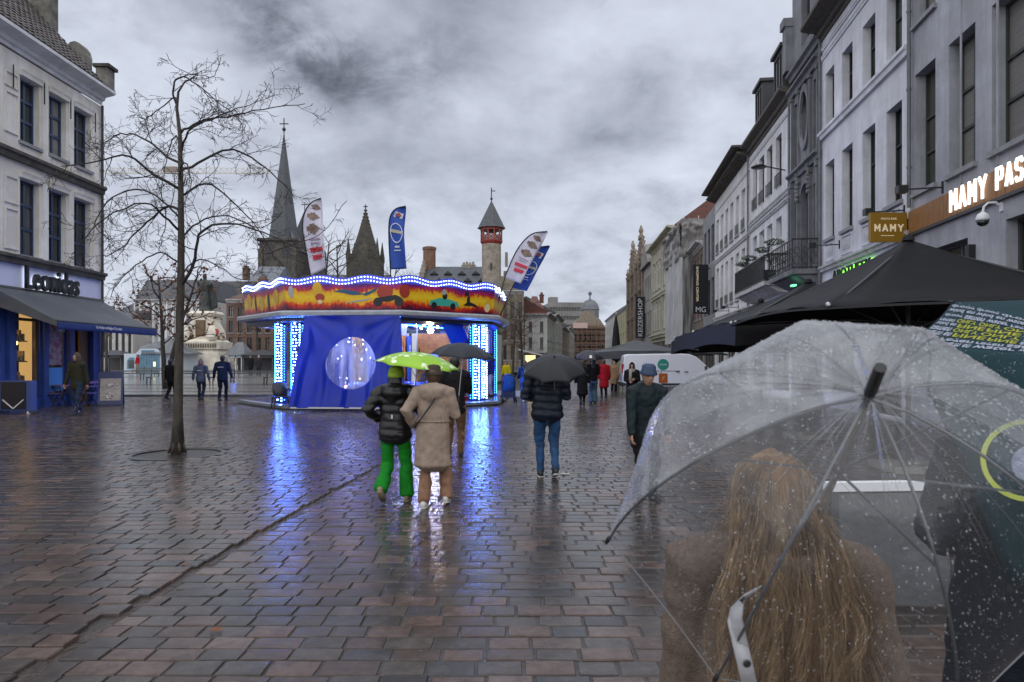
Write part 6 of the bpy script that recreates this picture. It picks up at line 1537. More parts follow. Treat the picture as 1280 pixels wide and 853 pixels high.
for k, (px, Y, lab) in enumerate(((628,44,'small pruned tree nearest the white trailer'),(641,47,'small pruned tree in the middle of three by the stone house'),(652,42,'small pruned tree rightmost of three by the stone house'),(617,50,'small pruned tree partly behind the right carousel column'))):
    small_tree('pruned_tree', lab, xx(px,Y), Y, 0, 5.6, .10, 40+k, 14, 7, 1.4, 0, .5, 'pruned trees by the stone house', RUSS, 1, .010)
# ================================================================= terrace parasols, van, signs
FAB = mat('black_canvas', (.006,.0065,.008), .6, (.011,.0115,.013), 2, .15, 12, spec=.25)
def parasol(x, y, label, half=1.9, zh=2.32, za=3.38, rz=0.0, M_=FAB, val=.0, group='black terrace parasols', sag=.10, hy=None):
    t = thing('terrace_parasol', label, 'parasol', (x,y,0), rz, group); hy = hy or half
    cs_ = [(-half,-hy),(half,-hy),(half,hy),(-half,hy)]; mb = MB(); n = 10
    for k in range(4):
        a, b_ = Vector((*cs_[k],zh)), Vector((*cs_[(k+1)%4],zh)); o = len(mb.v); ap = Vector((0,0,za))
        for j in range(n+1):
            t_ = j/n
            for i in range(n+1):
                s_ = i/n; e = a.lerp(b_, s_); e.z += .05*math.sin(math.pi*s_)*(-1)*.0+.07*math.sin(math.pi*s_); p = ap.lerp(e, t_)
                p.z -= sag*math.sin(math.pi*t_)*(.6+.8*math.sin(math.pi*s_))+.018*math.sin(s_*19+k)*t_*t_; mb.v.append(tuple(p))
        for j in range(n):
            for i in range(n): mb.f.append((o+j*(n+1)+i, o+(j+1)*(n+1)+i, o+(j+1)*(n+1)+i+1, o+j*(n+1)+i+1)); mb.m.append(0)
    o_ = mb.build('canopy', M_, t, True); md = o_.modifiers.new('s','SOLIDIFY'); md.thickness = .008
    if val:
        mb = MB()
        for k in range(4):
            a, b_ = cs_[k], cs_[(k+1)%4]; o = len(mb.v)
            for i in range(25):
                s_ = i/24; x_, y_ = a[0]+(b_[0]-a[0])*s_, a[1]+(b_[1]-a[1])*s_; z_ = zh+.07*math.sin(math.pi*s_)-.01; mb.v += [(x_*1.003,y_*1.003,z_),(x_*1.01,y_*1.01,z_-val)]
            for i in range(24): mb.f.append((o+2*i,o+2*i+1,o+2*i+3,o+2*i+2)); mb.m.append(0)
        v_ = mb.build('valance', M_, t); md = v_.modifiers.new('s','SOLIDIFY'); md.thickness = .006
    MB().tube([(0,0,0),(0,0,za-.02)], .035, 10).build('pole', DKGREY, t); MB().box(-.4,.4,-.4,.4,0,.1).build('base', STONE, t)
    for cx_, cy_ in cs_:
        mb = MB(); mb.bar((0,0,za-.06),(cx_*.985,cy_*.985,zh-.03),.03,.022); mb.bar((0,0,zh-.25),(cx_*.5,cy_*.5,(za+zh)/2-.12),.022); rb = mb.build('rib', DKGREY, t)
        MB().ball((cx_,cy_,zh+.02), .035, 8, 5).build('rib_knob', STEEL, rb)
    MB().lathe([(.09,za-.02),(.07,za+.04),(.02,za+.07)], 10).build('cap', M_, t)
    return t
yv = lambda y: y
parasol(5.95, 10.25, 'large black square parasol nearest the camera on the right, below the ochre sign', 2.05, 2.30, 3.46, R(-2), val=.03)
parasol(6.25, 14.4, 'second black parasol in the row, just behind the nearest one', 2.0, 2.32, 3.3, R(-4), val=.40)
parasol(6.75, 18.5, 'third black parasol in the terrace row under the balcony', 2.0, 2.30, 3.25, R(-5), val=.42)
parasol(7.45, 22.3, 'farthest black parasol of the terrace row, with the rippled edge', 1.9, 2.28, 3.2, R(-4), val=.42)
GP = mat('grey_canvas', (.055,.060,.066), .6, (.08,.085,.09), 2); DP = mat('charcoal_canvas', (.020,.021,.024), .6)
parasol(xx(796,42), 42, 'wide grey parasol over a dark terrace box beyond the white van', 2.9, zz(441,42), zz(425,42), 0, GP, .42, 'grey parasols beyond the van')
parasol(xx(862,40), 40, 'charcoal parasol behind the front of the white van', 1.7, zz(443,40), zz(426,40), 0, DP, .08, 'grey parasols beyond the van')
Y = 60; t = thing('closed_parasol', 'folded black parasol standing in front of the yellow far house', 'parasol', (xx(770,Y),Y,0))
MB().lathe([(.12,1.4),(.42,1.7),(.40,2.6),(.25,4.4),(.08,5.4),(.02,5.6)], 10).build('folded_cloth', FAB, t); MB().tube([(0,0,0),(0,0,1.5)], .05, 8).build('pole', DKGREY, t); MB().box(-.4,.4,-.4,.4,0,.12).build('base', STONE, t)
# terrace wind screens with a white top rail
SCR = mat('screen_grey', (.13,.135,.145), .3, (.08,.085,.09), 2, .3, 20)
def wscreen(x, y, L, label, rz=0):
    t = thing('terrace_screen', label, 'screen', (x,y,0), rz, 'terrace screens'); MB().box(0,L,-.02,.02,.08,.80).build('panel', SCR, t); MB().box(-.02,L+.02,-.035,.035,.815,.87).build('top_rail', WHITEP, t)
    for u in (0,L-.05): p_ = MB().box(u,u+.05,-.03,.03,0,.815).build('post', DKGREY, t)
    return t
wscreen(2.02, 4.35, .85, 'grey terrace screen with white rail seen through the clear umbrella', R(4))
# low flower tubs and stools glimpsed beneath the parasols
TUB = mat('tub_black', (.02,.02,.022), .5)
# white van
VW = mat('van_white', (.70,.71,.73), .22, coat=.4, spec=.5); VB = mat('van_black_plastic', (.02,.02,.022), .45); VG = mat('van_glass', (.012,.015,.018), .05, spec=.7)
Y = 33.0; van = thing('white_van', 'white delivery van parked sideways behind the woman with the scarf', 'van', (xx(778,Y), Y, 0), R(-4))
def hull(mb, prof, y0, y1, inset=.12, zi=1.15):
    k = len(prof); vs = []
    for yy, ins in ((y0,1),(y1,-1)):
        for x_, z_ in prof: vs.append((x_, yy+ins*(inset*max(0,(z_-zi))/.8), z_))
    mb.add(vs, [tuple(range(k)), tuple(range(2*k-1,k-1,-1))]+[(i,i+k,(i+1)%k+k,(i+1)%k) for i in range(k)])
prof = [(.06,.36),(0,.7),(.02,1.15),(.10,1.82),(.22,1.92),(2.6,1.96),(3.2,1.93),(3.55,1.80),(4.15,1.24),(4.75,1.06),(5.0,.86),(5.02,.5),(4.95,.34)]
mb = MB(); hull(mb, prof, 0, 1.9); bd = mb.build('body', VW, van); md = bd.modifiers.new('b','BEVEL'); md.width = .05; md.segments = 3
bd.data.shade_smooth(); bd.data.set_sharp_from_angle(angle=R(40))
for yy in (-.012,):
    f_ = MB().prism([(2.85,.055,1.22),(4.02,.055,1.22),(3.48,.14,1.74),(2.95,.14,1.77)], (0,.012,0)).build('side_window', VG, van)
mb = MB(); mb.box(1.28,1.30,.006,.02,.5,1.15); mb.box(2.70,2.72,.006,.02,.5,1.15); mb.box(1.3,2.7,.006,.02,1.10,1.125); mb.build('door_seam', VB, van)
MB().box(.1,5.0,-.02,.05,.42,.52).build('side_trim', VB, van)
for u in (2.55,2.95): MB().box(u,u+.18,-.025,.01,1.05,1.09).build('door_handle', VB, van)
MB().box(-.03,.07,.02,.16,1.0,1.45).build('tail_light', mat('tail_red', (.35,.01,.015), .25), van); MB().box(-.06,.12,-.01,1.91,.36,.55).build('bumper', VB, van)
MB().prism([(.60,.075,1.22),(1.25,.075,1.22),(1.25,.14,1.72),(.75,.14,1.72)], (0,.006,0)).build('pressed_panel', VW, van)
for u in (.95,4.15):
    w_ = MB().lathe([(.22,-.1),(.33,-.1),(.35,-.06),(.35,.06),(.33,.1),(.22,.1)], 20, (u,.1,.34), Matrix.Rotation(R(90),3,'X')).build('wheel', IRON, van, 40)
    MB().lathe([(.02,-.07),(.18,-.09),(.23,-.06),(.23,.0)], 16, (u,.08,.34), Matrix.Rotation(R(90),3,'X')).build('rim', STEEL, w_, 40)
MB().box(3.9,4.0,-.2,-.02,1.15,1.35).build('wing_mirror', VB, van); MB().prism([(4.72,-.01,.8),(4.95,-.01,.78),(4.95,-.01,.95),(4.75,-.01,1.0)], (0,.3,0)).build('headlight', STEEL, van)
# traffic sign post with the green disc and orange plate
Y = 20.0; t = thing('sign_post', 'grey post carrying a green disc and an orange-brown square sign before the van', 'sign', (xx(826,Y),Y,0))
MB().tube([(0,.0,0),(0,.0,zz(449,Y))], .03, 8).build('post', STEEL, t)
RX90 = Matrix.Rotation(R(90),3,'X')
d_ = MB().lathe([(.165,-.01),(.165,.01)], 24, (.06,-.05,zz(456,Y)), RX90).build('green_disc', mat('sign_green', (.01,.24,.19), .4), t)
text('disc_lettering', 'ZONE', .2, .05, WHITEP, d_, (-.04,-.065,zz(457,Y)), .004)
p_ = MB().box(-.07,.19,-.055,-.04,zz(479,Y),zz(467,Y)).build('orange_plate', mat('sign_orange', (.36,.075,.01), .45), t)
mb = MB(); mb.bar((.02,-.06,zz(476,Y)),(.10,-.06,zz(470,Y)),.014); mb.bar((.02,-.06,zz(471,Y)),(.09,-.06,zz(473.5,Y)),.014); mb.build('plate_symbol', mat('sign_yellow', (.6,.38,.1), .5), p_)
# dark terrace furniture between the far parasols
Y = 36
for k, (px, lab) in enumerate(((763,'dark stacked cafe chairs left of the van'),(772,'dark cafe chair next to the van tail'))):
    t = thing('cafe_chair', lab, 'chair', (xx(px,Y),Y,0), R(30*k), 'cafe chairs by the van'); MB().box(-.22,.22,-.2,.2,.44,.48).build('seat', IRON, t); MB().box(-.22,.22,.19,.23,.55,.95).build('backrest', IRON, t)
    for sx_ in (-.2,.2):
        for sy_ in (-.18,.2): MB().bar((sx_,sy_,0),(sx_,sy_,.45),.03).build('leg', IRON, t)
Y = 50; t = thing('market_stall', 'white-roofed market stall with warm light inside at the street corner', 'stall', (xx(655,Y),Y,0)); L = xx(688,Y)-xx(655,Y)
for u in (.05,L-.1):
    for v in (.1,1.8): MB().box(u,u+.06,v,v+.06,0,2.0).build('post', STEEL, t)
MB().prism([(-.4,-.5,2.35),(L+.3,-.5,1.75),(L+.3,-.5,1.82),(-.4,-.5,2.45)], (0,2.8,0)).build('roof', mat('stall_white', (.6,.6,.6), .6), t)
MB().box(0,L,.2,1.8,0,.9).build('counter', IRON, t); MB().box(.1,.9,1.7,1.75,1.1,2.0).build('lit_back', emitter('stall_glow', (1,.78,.38), .9), t)
# topiary on the balcony
def topiary(u, label):
    p = DORM_ROOT.matrix_world
    th = DORM_ROOT.rotation_euler.z; lx, ly = u, -.62
    x_ = DORM_ROOT.location.x+lx*math.cos(th)-ly*math.sin(th); y_ = DORM_ROOT.location.y+lx*math.sin(th)+ly*math.cos(th)
    t = thing('topiary_plant', label, 'plant', (x_,y_,5.08), random.random(), 'cloud-clipped plants on the balcony')
    MB().lathe([(.22,0),(.30,.5),(.28,.5),(.2,.46)], 12).build('pot', IRON, t); mb = MB(); mb.tube([(0,0,.4),(.05,0,.9),(-.04,.03,1.3),(.02,0,1.75)], .03, 6)
    pads = [(.05,.0,1.0,.46),(-.28,.08,1.4,.36),(.22,-.05,1.75,.42)]
    for a, b_, c_, r_ in pads: mb.tube([(0,0,c_-.25),(a,b_,c_)], .02, 5)
    mb.build('stem', TWIG, t); mb = MB(); rr = random.Random(int(u*10))
    for a, b_, c_, r_ in pads:
        for _ in range(260):
            q = Vector((rr.gauss(0,1),rr.gauss(0,1),rr.gauss(0,1))).normalized()*rr.uniform(.6,1); v = Vector((a+q.x*r_, b_+q.y*r_, c_+q.z*r_*.38)); s_ = .05; e1 = Vector((rr.uniform(-1,1),rr.uniform(-1,1),rr.uniform(-1,1))).normalized()*s_; e2 = e1.orthogonal().normalized()*s_*.6
            mb.add([v-e1,v+e2,v+e1,v-e2], [(0,1,2,3)])
    mb.build('foliage', bpy.data.materials.get('box_leaf') or mat('box_leaf', (.018,.032,.014), .6, (.04,.06,.03), 20), t, kind='stuff')
topiary(uR(29.9,DORM_YF), 'clipped topiary plant at the near end of the balcony'); topiary(uR(34.6,DORM_YF), 'clipped topiary plant at the far end of the balcony')
# litter and shine on the stones
t = MB().prism([(0,0,0),(.12,.02,0),(.15,.08,0),(.04,.09,0)], (0,0,.008)).build('paper_scrap', mat('wet_paper', (.6,.58,.5), .4)); p = gp(700,594); t.location = (p.x,p.y,.006); tag(t, 'scrap of wet pale paper on the stones behind the man in jeans', 'litter')
mb = MB(); lrr = random.Random(4)
for k, (px, py, lab) in enumerate(((330,585,'fallen brown leaf lying where the blue light meets the drain line'),(232,708,'fallen brown leaf beside the drain line near the bottom left'),(706,640,'fallen brown leaf in the dark reflection below the man in jeans'),(706,535,'dark fallen leaf right of the man in navy jacket'),(270,790,'fallen brown leaf on the stones at the bottom left'))):
    p = gp(px,py); mb = MB(); s_ = .035; a = lrr.random()*6
    mb.add([(s_*1.5*math.cos(a+i*.785*1)*(1 if i%2 else .55), s_*1.2*math.sin(a+i*.785)*(1 if i%2 else .55), .004*(i%3)) for i in range(8)], [tuple(range(8))])
    t = mb.build('fallen_leaf', LEAF); t.location = (p.x,p.y,.012); tag(t, lab, 'leaf', 'fallen leaves on the paving')
# ================================================================= people
SKIN = mat('skin', (.42,.24,.17), .55, (.36,.19,.13), 6); EYE_M = mat('eye', (.02,.018,.016), .3); LIP = mat('lip', (.30,.12,.10), .5)
def cloth(name, c, rough=.85, k=.70): return mat(name, c, rough, tuple(x*k for x in c), 7, .3, 60, spec=.2)
def fold_fn(kind, seed):
    o = seed*3.7
    if kind == 'puffer': return lambda p: .016*abs(math.sin(p.z*math.pi/.105+.4*math.sin(p.x*5)))**.7-.008+.008*noise.noise(p*14+Vector((o,0,0)))
    if kind == 'coat' and seed == 21: return lambda p: .009*noise.noise(Vector((p.x*5+p.z*2,p.y*5,p.z*6)))+.004*math.sin(p.z*34+6*noise.noise(p*4))*max(0,min(1,(abs(p.x)-.17)*12))+.006*noise.noise(p*15)
    if kind == 'coat': return lambda p: .007*noise.noise(Vector((p.x*5,p.y*5+o,p.z*11)))*(1+1.5*math.exp(-((p.z-1.08)/.07)**2))+.006*math.sin(math.atan2(p.y,p.x)*22)*math.exp(-((p.z-1.10)/.06)**2)+.012*noise.noise(Vector((p.x*9+o,p.y*9,p.z*2.2)))+.007*noise.noise(p*16)
    if kind == 'trousers': return lambda p: .016*noise.noise(Vector((p.x*9+o,p.y*9+p.x*6,p.z*11+p.x*8)))*(1.2 if p.z<.62 else .7)+.012*noise.noise(Vector((p.x*7+o,p.y*7,p.z*5)))+.008*noise.noise(Vector((p.x*4,p.y*4+o,p.z*16)))
    return lambda p: .009*noise.noise(Vector((p.x*6+o,p.y*6,p.z*13+p.x*5)))+.007*noise.noise(p*17)
def ik(a, t, l1, l2, pole):
    a, t = Vector(a), Vector(t); d = t-a; L = min(d.length, (l1+l2)*.998); d.normalize(); t = a+d*L
    x = (l1*l1-l2*l2+L*L)/(2*L); h = math.sqrt(max(0, l1*l1-x*x)); p = Vector(pole); p = (p-d*p.dot(d)).normalized()
    return a+d*x+p*h, t
def hand_part(mb, wrist, d, palm_n, grip=.6, s=1.0):
    """palm, four bent fingers and a side thumb"""
    d = Vector(d).normalized(); n = Vector(palm_n); n = (n-d*n.dot(d)).normalized(); w = d.cross(n)
    W0 = Vector(wrist); mb.loft([W0-d*.02, W0+d*.03, W0+d*.085*s], [(.028,.02),(.040*s,.017),(.042*s,.014)], 12, w)
    for k in range(4):
        ln = (.070,.080,.075,.060)[k]*s; b0 = W0+d*.088*s+w*((k-1.5)*.021*s); a1 = grip*1.1; p1 = b0+(d*math.cos(a1*.5)+n*math.sin(a1*.5))*ln*.45; p2 = p1+(d*math.cos(a1*1.5)+n*math.sin(a1*1.5))*ln*.32; p3 = p2+(d*math.cos(a1*2.3)+n*math.sin(a1*2.3))*ln*.24
        mb.loft([b0-d*.012,b0,p1,p2,p3], [.0105*s,.0105*s,.0095*s,.0088*s,.0075*s], 8, w)
    t0 = W0+d*.03*s-w*.036*s; mb.loft([t0+w*.012,t0,t0+(d*.7-w*.6+n*.3).normalized()*.035*s,t0+(d*.8-w*.35+n*.55).normalized()*.062*s], [.013*s,.013*s,.011*s,.009*s], 8, n)
def head_part(mb, c, f, up, s=1.0):
    """skull, jaw, nose, ears, brow; c is the head's centre, f where it looks"""
    f, up = Vector(f).normalized(), Vector(up).normalized(); f = (f-up*f.dot(up)).normalized(); r_ = f.cross(up); c = Vector(c)
    P = lambda x, y, z: c+r_*x*s+f*y*s+up*z*s
    mb.loft([P(0,.02,-.125),P(0,.02,-.095),P(0,.012,-.05),P(0,.004,0),P(0,-.006,.05),P(0,-.010,.085),P(0,-.012,.112)], [(.030*s,.030*s),(.050*s,.058*s),(.064*s,.080*s),(.073*s,.093*s),(.076*s,.098*s),(.062*s,.084*s),(.034*s,.05*s)], 18, r_)
    mb.loft([P(0,.090,.02),P(0,.104,-.012),P(0,.112,-.028),P(0,.092,-.038)], [(.009*s,.008*s),(.011*s,.010*s),(.016*s,.010*s),(.012*s,.006*s)], 8, r_)
    mb.loft([P(-.045,.080,.028),P(0,.092,.03),P(.045,.080,.028)], [.010*s]*3, 8, up); mb.loft([P(-.018,.083,-.066),P(.018,.083,-.066)], [.010*s,.010*s], 8, up)
    for q in (-1,1): mb.loft([P(q*.073,-.01,-.03),P(q*.082,-.014,0),P(q*.078,-.016,.028)], [(.014*s,.007*s),(.022*s,.007*s),(.016*s,.006*s)], 8, f)
    mb.loft([c-up*.19*s-f*.012, c-up*.09*s], [.052*s,.050*s], 12, r_)
    return P
def person(loc, h, face, label, top, legs, feet=((-.1,.0,0),(.1,.0,0)), la=(-.30,.05,.84), ra=(.30,.05,.84), lean=0.0, hat=None, hair=None, shoe=None, vox=.016, group=None, hem=.80, kind='jacket', flare=0.0, wide=1.0, look=(0,1,0), tilt=(0,0,1), grip=.55, hood=False, scarf=None, bag=None, seed=1, lpole=(-.5,-.6,-.4), rpole=(.5,-.6,-.4), kpole=(0,1,0), sole=None, finger=True, hips=None):
    t = thing('person', label, 'person', loc, face, group); s = h/1.75; t.scale = (s,s,s)
    ln = lambda z: lean*max(0,(z-.9))
    sh = [Vector((q*.185*wide, ln(1.42), 1.425)) for q in (-1,1)]
    if isinstance(la[0], tuple): pass
    elb = []; wr = []
    for q, tg, pl in ((0,la,lpole),(1,ra,rpole)):
        e_, w_ = ik(sh[q], tg, .29, .265, pl); elb.append(e_); wr.append(w_)
    hip = [Vector((q*.095*wide,0,.90)) for q in (-1,1)]; kn = []; an = []
    for q in (0,1):
        fx, fy, fz = feet[q]; k_, a_ = ik(hip[q], (fx, fy, .085+fz), .42, .415, kpole); kn.append(k_); an.append(a_)
    # --- body: one continuous skin surface
    mb = MB(); tw = wide
    mb.loft([(0,ln(z),z) for z in (.84,.95,1.1,1.25,1.38,1.46,1.50)], [(.155*tw,.105),(.165*tw,.11),(.14*tw,.10),(.155*tw,.11),(.165*tw,.10),(.10,.075),(.058,.055)], 16)
    for q in (0,1):
        mb.loft([hip[q]+Vector((0,0,.03)), hip[q].lerp(kn[q],.5), kn[q], kn[q].lerp(an[q],.35), an[q]], [.085,.075,.056,.054,.038], 12); mb.loft([an[q]+Vector((0,-.03,-.03)), an[q]+Vector((0,.12,-.055))], [(.04,.035),(.038,.02)], 10)
        mb.loft([sh[q]-Vector(((-.06,.06)[q],0,0)), sh[q], elb[q], elb[q].lerp(wr[q],.35), wr[q]], [.055,.055,.042,.040,.026], 12)
    hc = Vector((0, ln(1.62)+.02+lean*.05, 1.625)); 
    head_part(mb, hc, look, tilt)
    body_me = remesh(mb, vox, 2)
    if finger:
        hb = MB()
        for q in (0,1): hand_part(hb, wr[q], wr[q]-elb[q]+Vector((0,0,-.02)), (1 if q == 0 else -1, .25, -.1), grip)
        hm = remesh(hb, .0065, 1); bm_ = bmesh.new(); bm_.from_mesh(body_me); bm_.from_mesh(hm); bm_.to_mesh(body_me); bm_.free()
    body = link('body', body_me, SKIN, t, True)
    fv, uv = Vector(look).normalized(), Vector(tilt).normalized(); fv = (fv-uv*fv.dot(uv)).normalized(); rv = fv.cross(uv)
    HP = lambda x, y, z: hc+rv*x+fv*y+uv*z
    if finger:
        [MB().ball(HP(q*.031,.084,.012), (.012,.008,.008), 8, 5).build('eye', EYE_M, body) for q in (-1,1)]; mb = MB(); mb.loft([HP(-.022,.090,-.066),HP(0,.096,-.064),HP(.022,.090,-.066)], [(.004,.006)]*3, 8, (0,0,1)); mb.build('lips', LIP, body)
    # --- trousers
    mb = MB(); ox = .020
    hz_ = .84
    mb.loft([(0,0,z) for z in (.80,.90,1.0,1.05)], [(.165*tw,.125),(.178*tw,.13),(.165*tw,.12),(.155*tw,.11)], 16)
    for q in (0,1):
        cuff = an[q]+(an[q]-kn[q]).normalized()*.005; mb.loft([hip[q], hip[q].lerp(kn[q],.5), kn[q], kn[q].lerp(an[q],.5), cuff], [(.10,.108),(.088,.092),(.070+flare*.3,.072+flare*.3),(.062+flare*.7,.066+flare*.8),(.058+flare,.062+flare*1.25)], 14)
    link('trousers', remesh(mb, vox*1.0, 2, fold_fn('trousers', seed)), legs, t, True)
    # --- shoes
    for q in (0,1):
        a = an[q]; fx, fy, fz = feet[q]; pt = R(-38)*min(1, fz/.12) if fz > .02 else 0
        d = Vector((0, math.cos(pt), math.sin(pt))); u_ = Vector((0,-math.sin(pt),math.cos(pt))); b0 = a-u_*.05
        mb = MB(); mb.loft([b0-d*.075+u_*.02, b0-d*.03+u_*.02, b0+d*.06+u_*.008, b0+d*.14-u_*.008, b0+d*.185-u_*.014], [(.036,.042),(.042,.052),(.046,.040),(.046,.028),(.032,.018)], 12)
        mb.loft([a+Vector((0,0,.04)), b0+u_*.02], [.045,.048], 12); sh_ = link('shoe', remesh(mb, .012, 1), shoe or IRON, t, True)
        mb = MB(); mb.loft([b0-d*.075-u_*.024, b0+d*.06-u_*.030, b0+d*.185-u_*.028], [(.038,.012),(.048,.012),(.034,.010)], 12); mb.build('sole', sole or VB, sh_, True)
    # --- upper garment
    mb = MB(); k = {'jacket':.030,'puffer':.045,'coat':.038,'shirt':.02}[kind]
    zs = [hem, hem+.06, .95 if hem < .9 else 1.0, 1.10, 1.22, 1.34, 1.42, 1.47, 1.505]; rx = {'coat': (.205+.03,.205+.02,.20,.185,.185,.19,.17,.115,.085)}.get(kind, (.180,.185,.178,.165,.170,.178,.165,.115,.085)); ry = {'coat': (.175,.17,.155,.14,.135,.135,.115,.09,.078)}.get(kind, (.140,.142,.135,.125,.125,.125,.11,.09,.078))
    if hem >= 1.0: zs[2] = hem+.08
    zs = sorted(zs); mb.loft([(0,ln(z),z) for z in zs], [((a-.03+k)*tw,(b_-.03+k)) for a, b_ in zip(rx,ry)], 20)
    for q in (0,1):
        sg = (-1,1)[q]; mb.loft([Vector((sg*.05,ln(1.46)-.01,1.475)), Vector((sg*.115*wide,ln(1.44)-.008,1.452)), sh[q]+Vector((sg*.015,0,-.005)), sh[q].lerp(elb[q],.35)], [(.06+k*.3,.062+k*.3),(.066+k*.4,.064+k*.4),(.072+k*.55,.070+k*.55),(.066+k*.55,.064+k*.55)], 14); wq = wr[q]+(wr[q]-elb[q]).normalized()*.012
        mb.loft([sh[q]-Vector((sg*.07,0,.0)), sh[q]+Vector((sg*.008,0,-.01)), sh[q].lerp(elb[q],.5), elb[q], elb[q].lerp(wr[q],.5), wq], [.068+k*.5,.066+k*.6,.058+k*.55,.052+k*.5,.046+k*.45,.040+k*.3], 14)
    if hood == 'down': mb.loft([(-.15,ln(1.47)-.05,1.47),(-.08,ln(1.47)-.12,1.43),(0,ln(1.45)-.150,1.40),(.08,ln(1.47)-.12,1.43),(.15,ln(1.47)-.05,1.47)], [(.06,.045),(.085,.06),(.105,.065),(.085,.06),(.06,.045)], 12, (0,0,1)); mb.loft([(0,ln(1.5)-.05,1.52),(0,ln(1.5)-.07,1.46)], [(.12,.07),(.14,.10)], 14)
    g_ = link('coat' if kind == 'coat' else 'jacket', remesh(mb, vox, 2, fold_fn(kind if kind in ('puffer','coat') else 'jacket', seed)), top, t, True)
    # --- head wear and hair
    if hair:
        mb = MB(); M_, st = hair
        mb.loft([HP(0,-.022,-.06),HP(0,-.026,0),HP(0,-.02,.06),HP(0,-.014,.10),HP(0,-.012,.122)], [(.070,.075),(.085,.095),(.086,.104),(.072,.088),(.04,.05)], 16, rv)
        if st == 'long': mb.loft([HP(0,-.05,.03),HP(0,-.075,-.10),HP(0,-.085,-.24),HP(0,-.075,-.32)], [(.085,.06),(.095,.055),(.10,.05),(.07,.03)], 14, rv)
        link('hair', remesh(mb, .012, 2, lambda p: .008*noise.noise(Vector((p.x*30,p.y*30,p.z*5)))), M_, t, True)
    if hat:
        st, M_ = hat; mb = MB(); HM = Matrix((rv, fv, uv)).transposed()
        if st == 'beanie': mb.lathe([(.108,-.005),(.116,.0),(.118,.048),(.112,.053),(.109,.085),(.090,.128),(.052,.152),(.008,.160)], 18, hc-fv*.008, HM @ Matrix.Diagonal((.92,1.06,1)))
        elif st == 'bucket': mb.lathe([(.122,.022),(.124,.03),(.102,.072),(.099,.075),(.094,.125),(.07,.150),(.008,.158)], 20, hc-fv*.008, HM @ Matrix.Diagonal((.94,1.06,1))); 
        elif st == 'cap': mb.lathe([(.092,.03),(.094,.06),(.085,.10),(.05,.135),(.008,.142)], 18, hc-fv*.006, HM @ Matrix.Diagonal((.93,1.07,1))); mb.loft([HP(0,.07,.045),HP(0,.16,.03)], [(.07,.008),(.05,.006)], 12, rv)
        elif st == 'hood': mb.loft([HP(0,-.03,-.13),HP(0,-.028,-.05),HP(0,-.022,.03),HP(0,-.015,.10),HP(0,-.015,.145)], [(.10,.085),(.105,.105),(.105,.112),(.085,.095),(.04,.05)], 18, rv)
        mb.build('hat' if st != 'hood' else 'hood', M_, t, True)
    if scarf: MB().loft([(0,ln(1.5)+.01,1.44),(0,ln(1.5)+.015,1.50),(0,ln(1.5)+.01,1.545)], [(.13,.115),(.125,.115),(.085,.085)], 16).loft([(.05,ln(1.4)+.15,1.47),(.055,ln(1.3)+.165,1.30),(.06,ln(1.2)+.16,1.12)], [(.05,.022),(.055,.02),(.05,.018)], 10).build('scarf', scarf, t, True)
    return t, dict(hand=[wr[0], wr[1]], sh=sh, s=s, head=hc, coat=g_)
def world(t, v): return Vector(t.location)+Matrix.Rotation(t.rotation_euler.z,3,'Z') @ (Vector(v)*t.scale.x)

BLACKP = mat('black_nylon', (.006,.006,.007), .33, (.010,.010,.011), 5, spec=.4); NAVYP = mat('navy_nylon', (.005,.009,.020), .45, (.008,.014,.028), 5, spec=.3); BEIGE = cloth('beige_coat', (.34,.262,.205)); GREENT = cloth('green_trousers', (.012,.25,.022)); RUSTT = cloth('rust_trousers', (.29,.165,.105)); JEANS = mat('blue_denim', (.02,.085,.21), .85, (.012,.04,.10), 5, .3, 90)
DKC = cloth('black_wool', (.010,.010,.012)); OLIVEC = cloth('olive_parka', (.035,.035,.022)); DJEAN = mat('dark_denim', (.012,.03,.075), .85, (.007,.016,.04), 5); TEALC = mat('dark_teal_nylon', (.005,.013,.016), .6, (.009,.019,.023), 5, spec=.25); KHAKI = cloth('khaki_trousers', (.16,.095,.05)); HAIRB = mat('brown_hair', (.05,.028,.015), .5, (.09,.05,.025), 20, stretch=(1,1,.1)); HAIRD = mat('dark_hair', (.012,.009,.008), .45)
LIME = mat('lime_knit', (.30,.46,.035), .85, (.20,.34,.02), 30, .4, 120); BRKNIT = mat('brown_hat', (.055,.04,.026), .85, (.03,.022,.015), 20); WSOLE = mat('white_sole', (.55,.53,.48), .5); TANSH = mat('tan_suede', (.24,.19,.13), .7); WSHOE = mat('white_leather', (.6,.58,.54), .45)
def G(px, py): return gp(px, py)
# walking couple
p = G(494, 628); P1, i1 = person(p, 1.56, R(-4), 'person in black puffer jacket, lime beanie and bright green trousers, walking away', BLACKP, GREENT, ((-.13,-.20,.12),(.13,.10,0)), (-.26,.12,1.08), (.20,.28,1.22), .05, ('beanie',LIME), (HAIRD,'long'), TANSH, hem=.83, kind='puffer', flare=.034, wide=1.10, hood='down', seed=1, sole=TANSH)
MB().box(-.012,.012,-.175,-.155,1.10,1.15).build('jacket_tag', STEEL, i1['coat'])
p = G(541, 634); P2, i2 = person(p, 1.57, R(-3), 'person in long beige hooded coat, brown hat and rust trousers, walking away', BEIGE, RUSTT, ((-.10,-.06,0),(.15,.12,.03)), (-.25,.06,1.02), (.14,.26,1.20), .05, ('bucket',BRKNIT), (HAIRB,'short'), WSHOE, hem=.53, kind='coat', flare=.022, wide=1.0, hood='down', seed=2, sole=WSOLE)
mb = MB(); mb.tube([(-.155,-.155,1.36) if 0 else (.10,-.12,1.46),(0,-.175,1.28),(-.13,-.165,1.10),(-.22,-.06,1.00),(-.2,.05,1.0)], .012, 6); mb.build('shoulder_strap', IRON, i2['coat'])
mb = MB(); n = 40
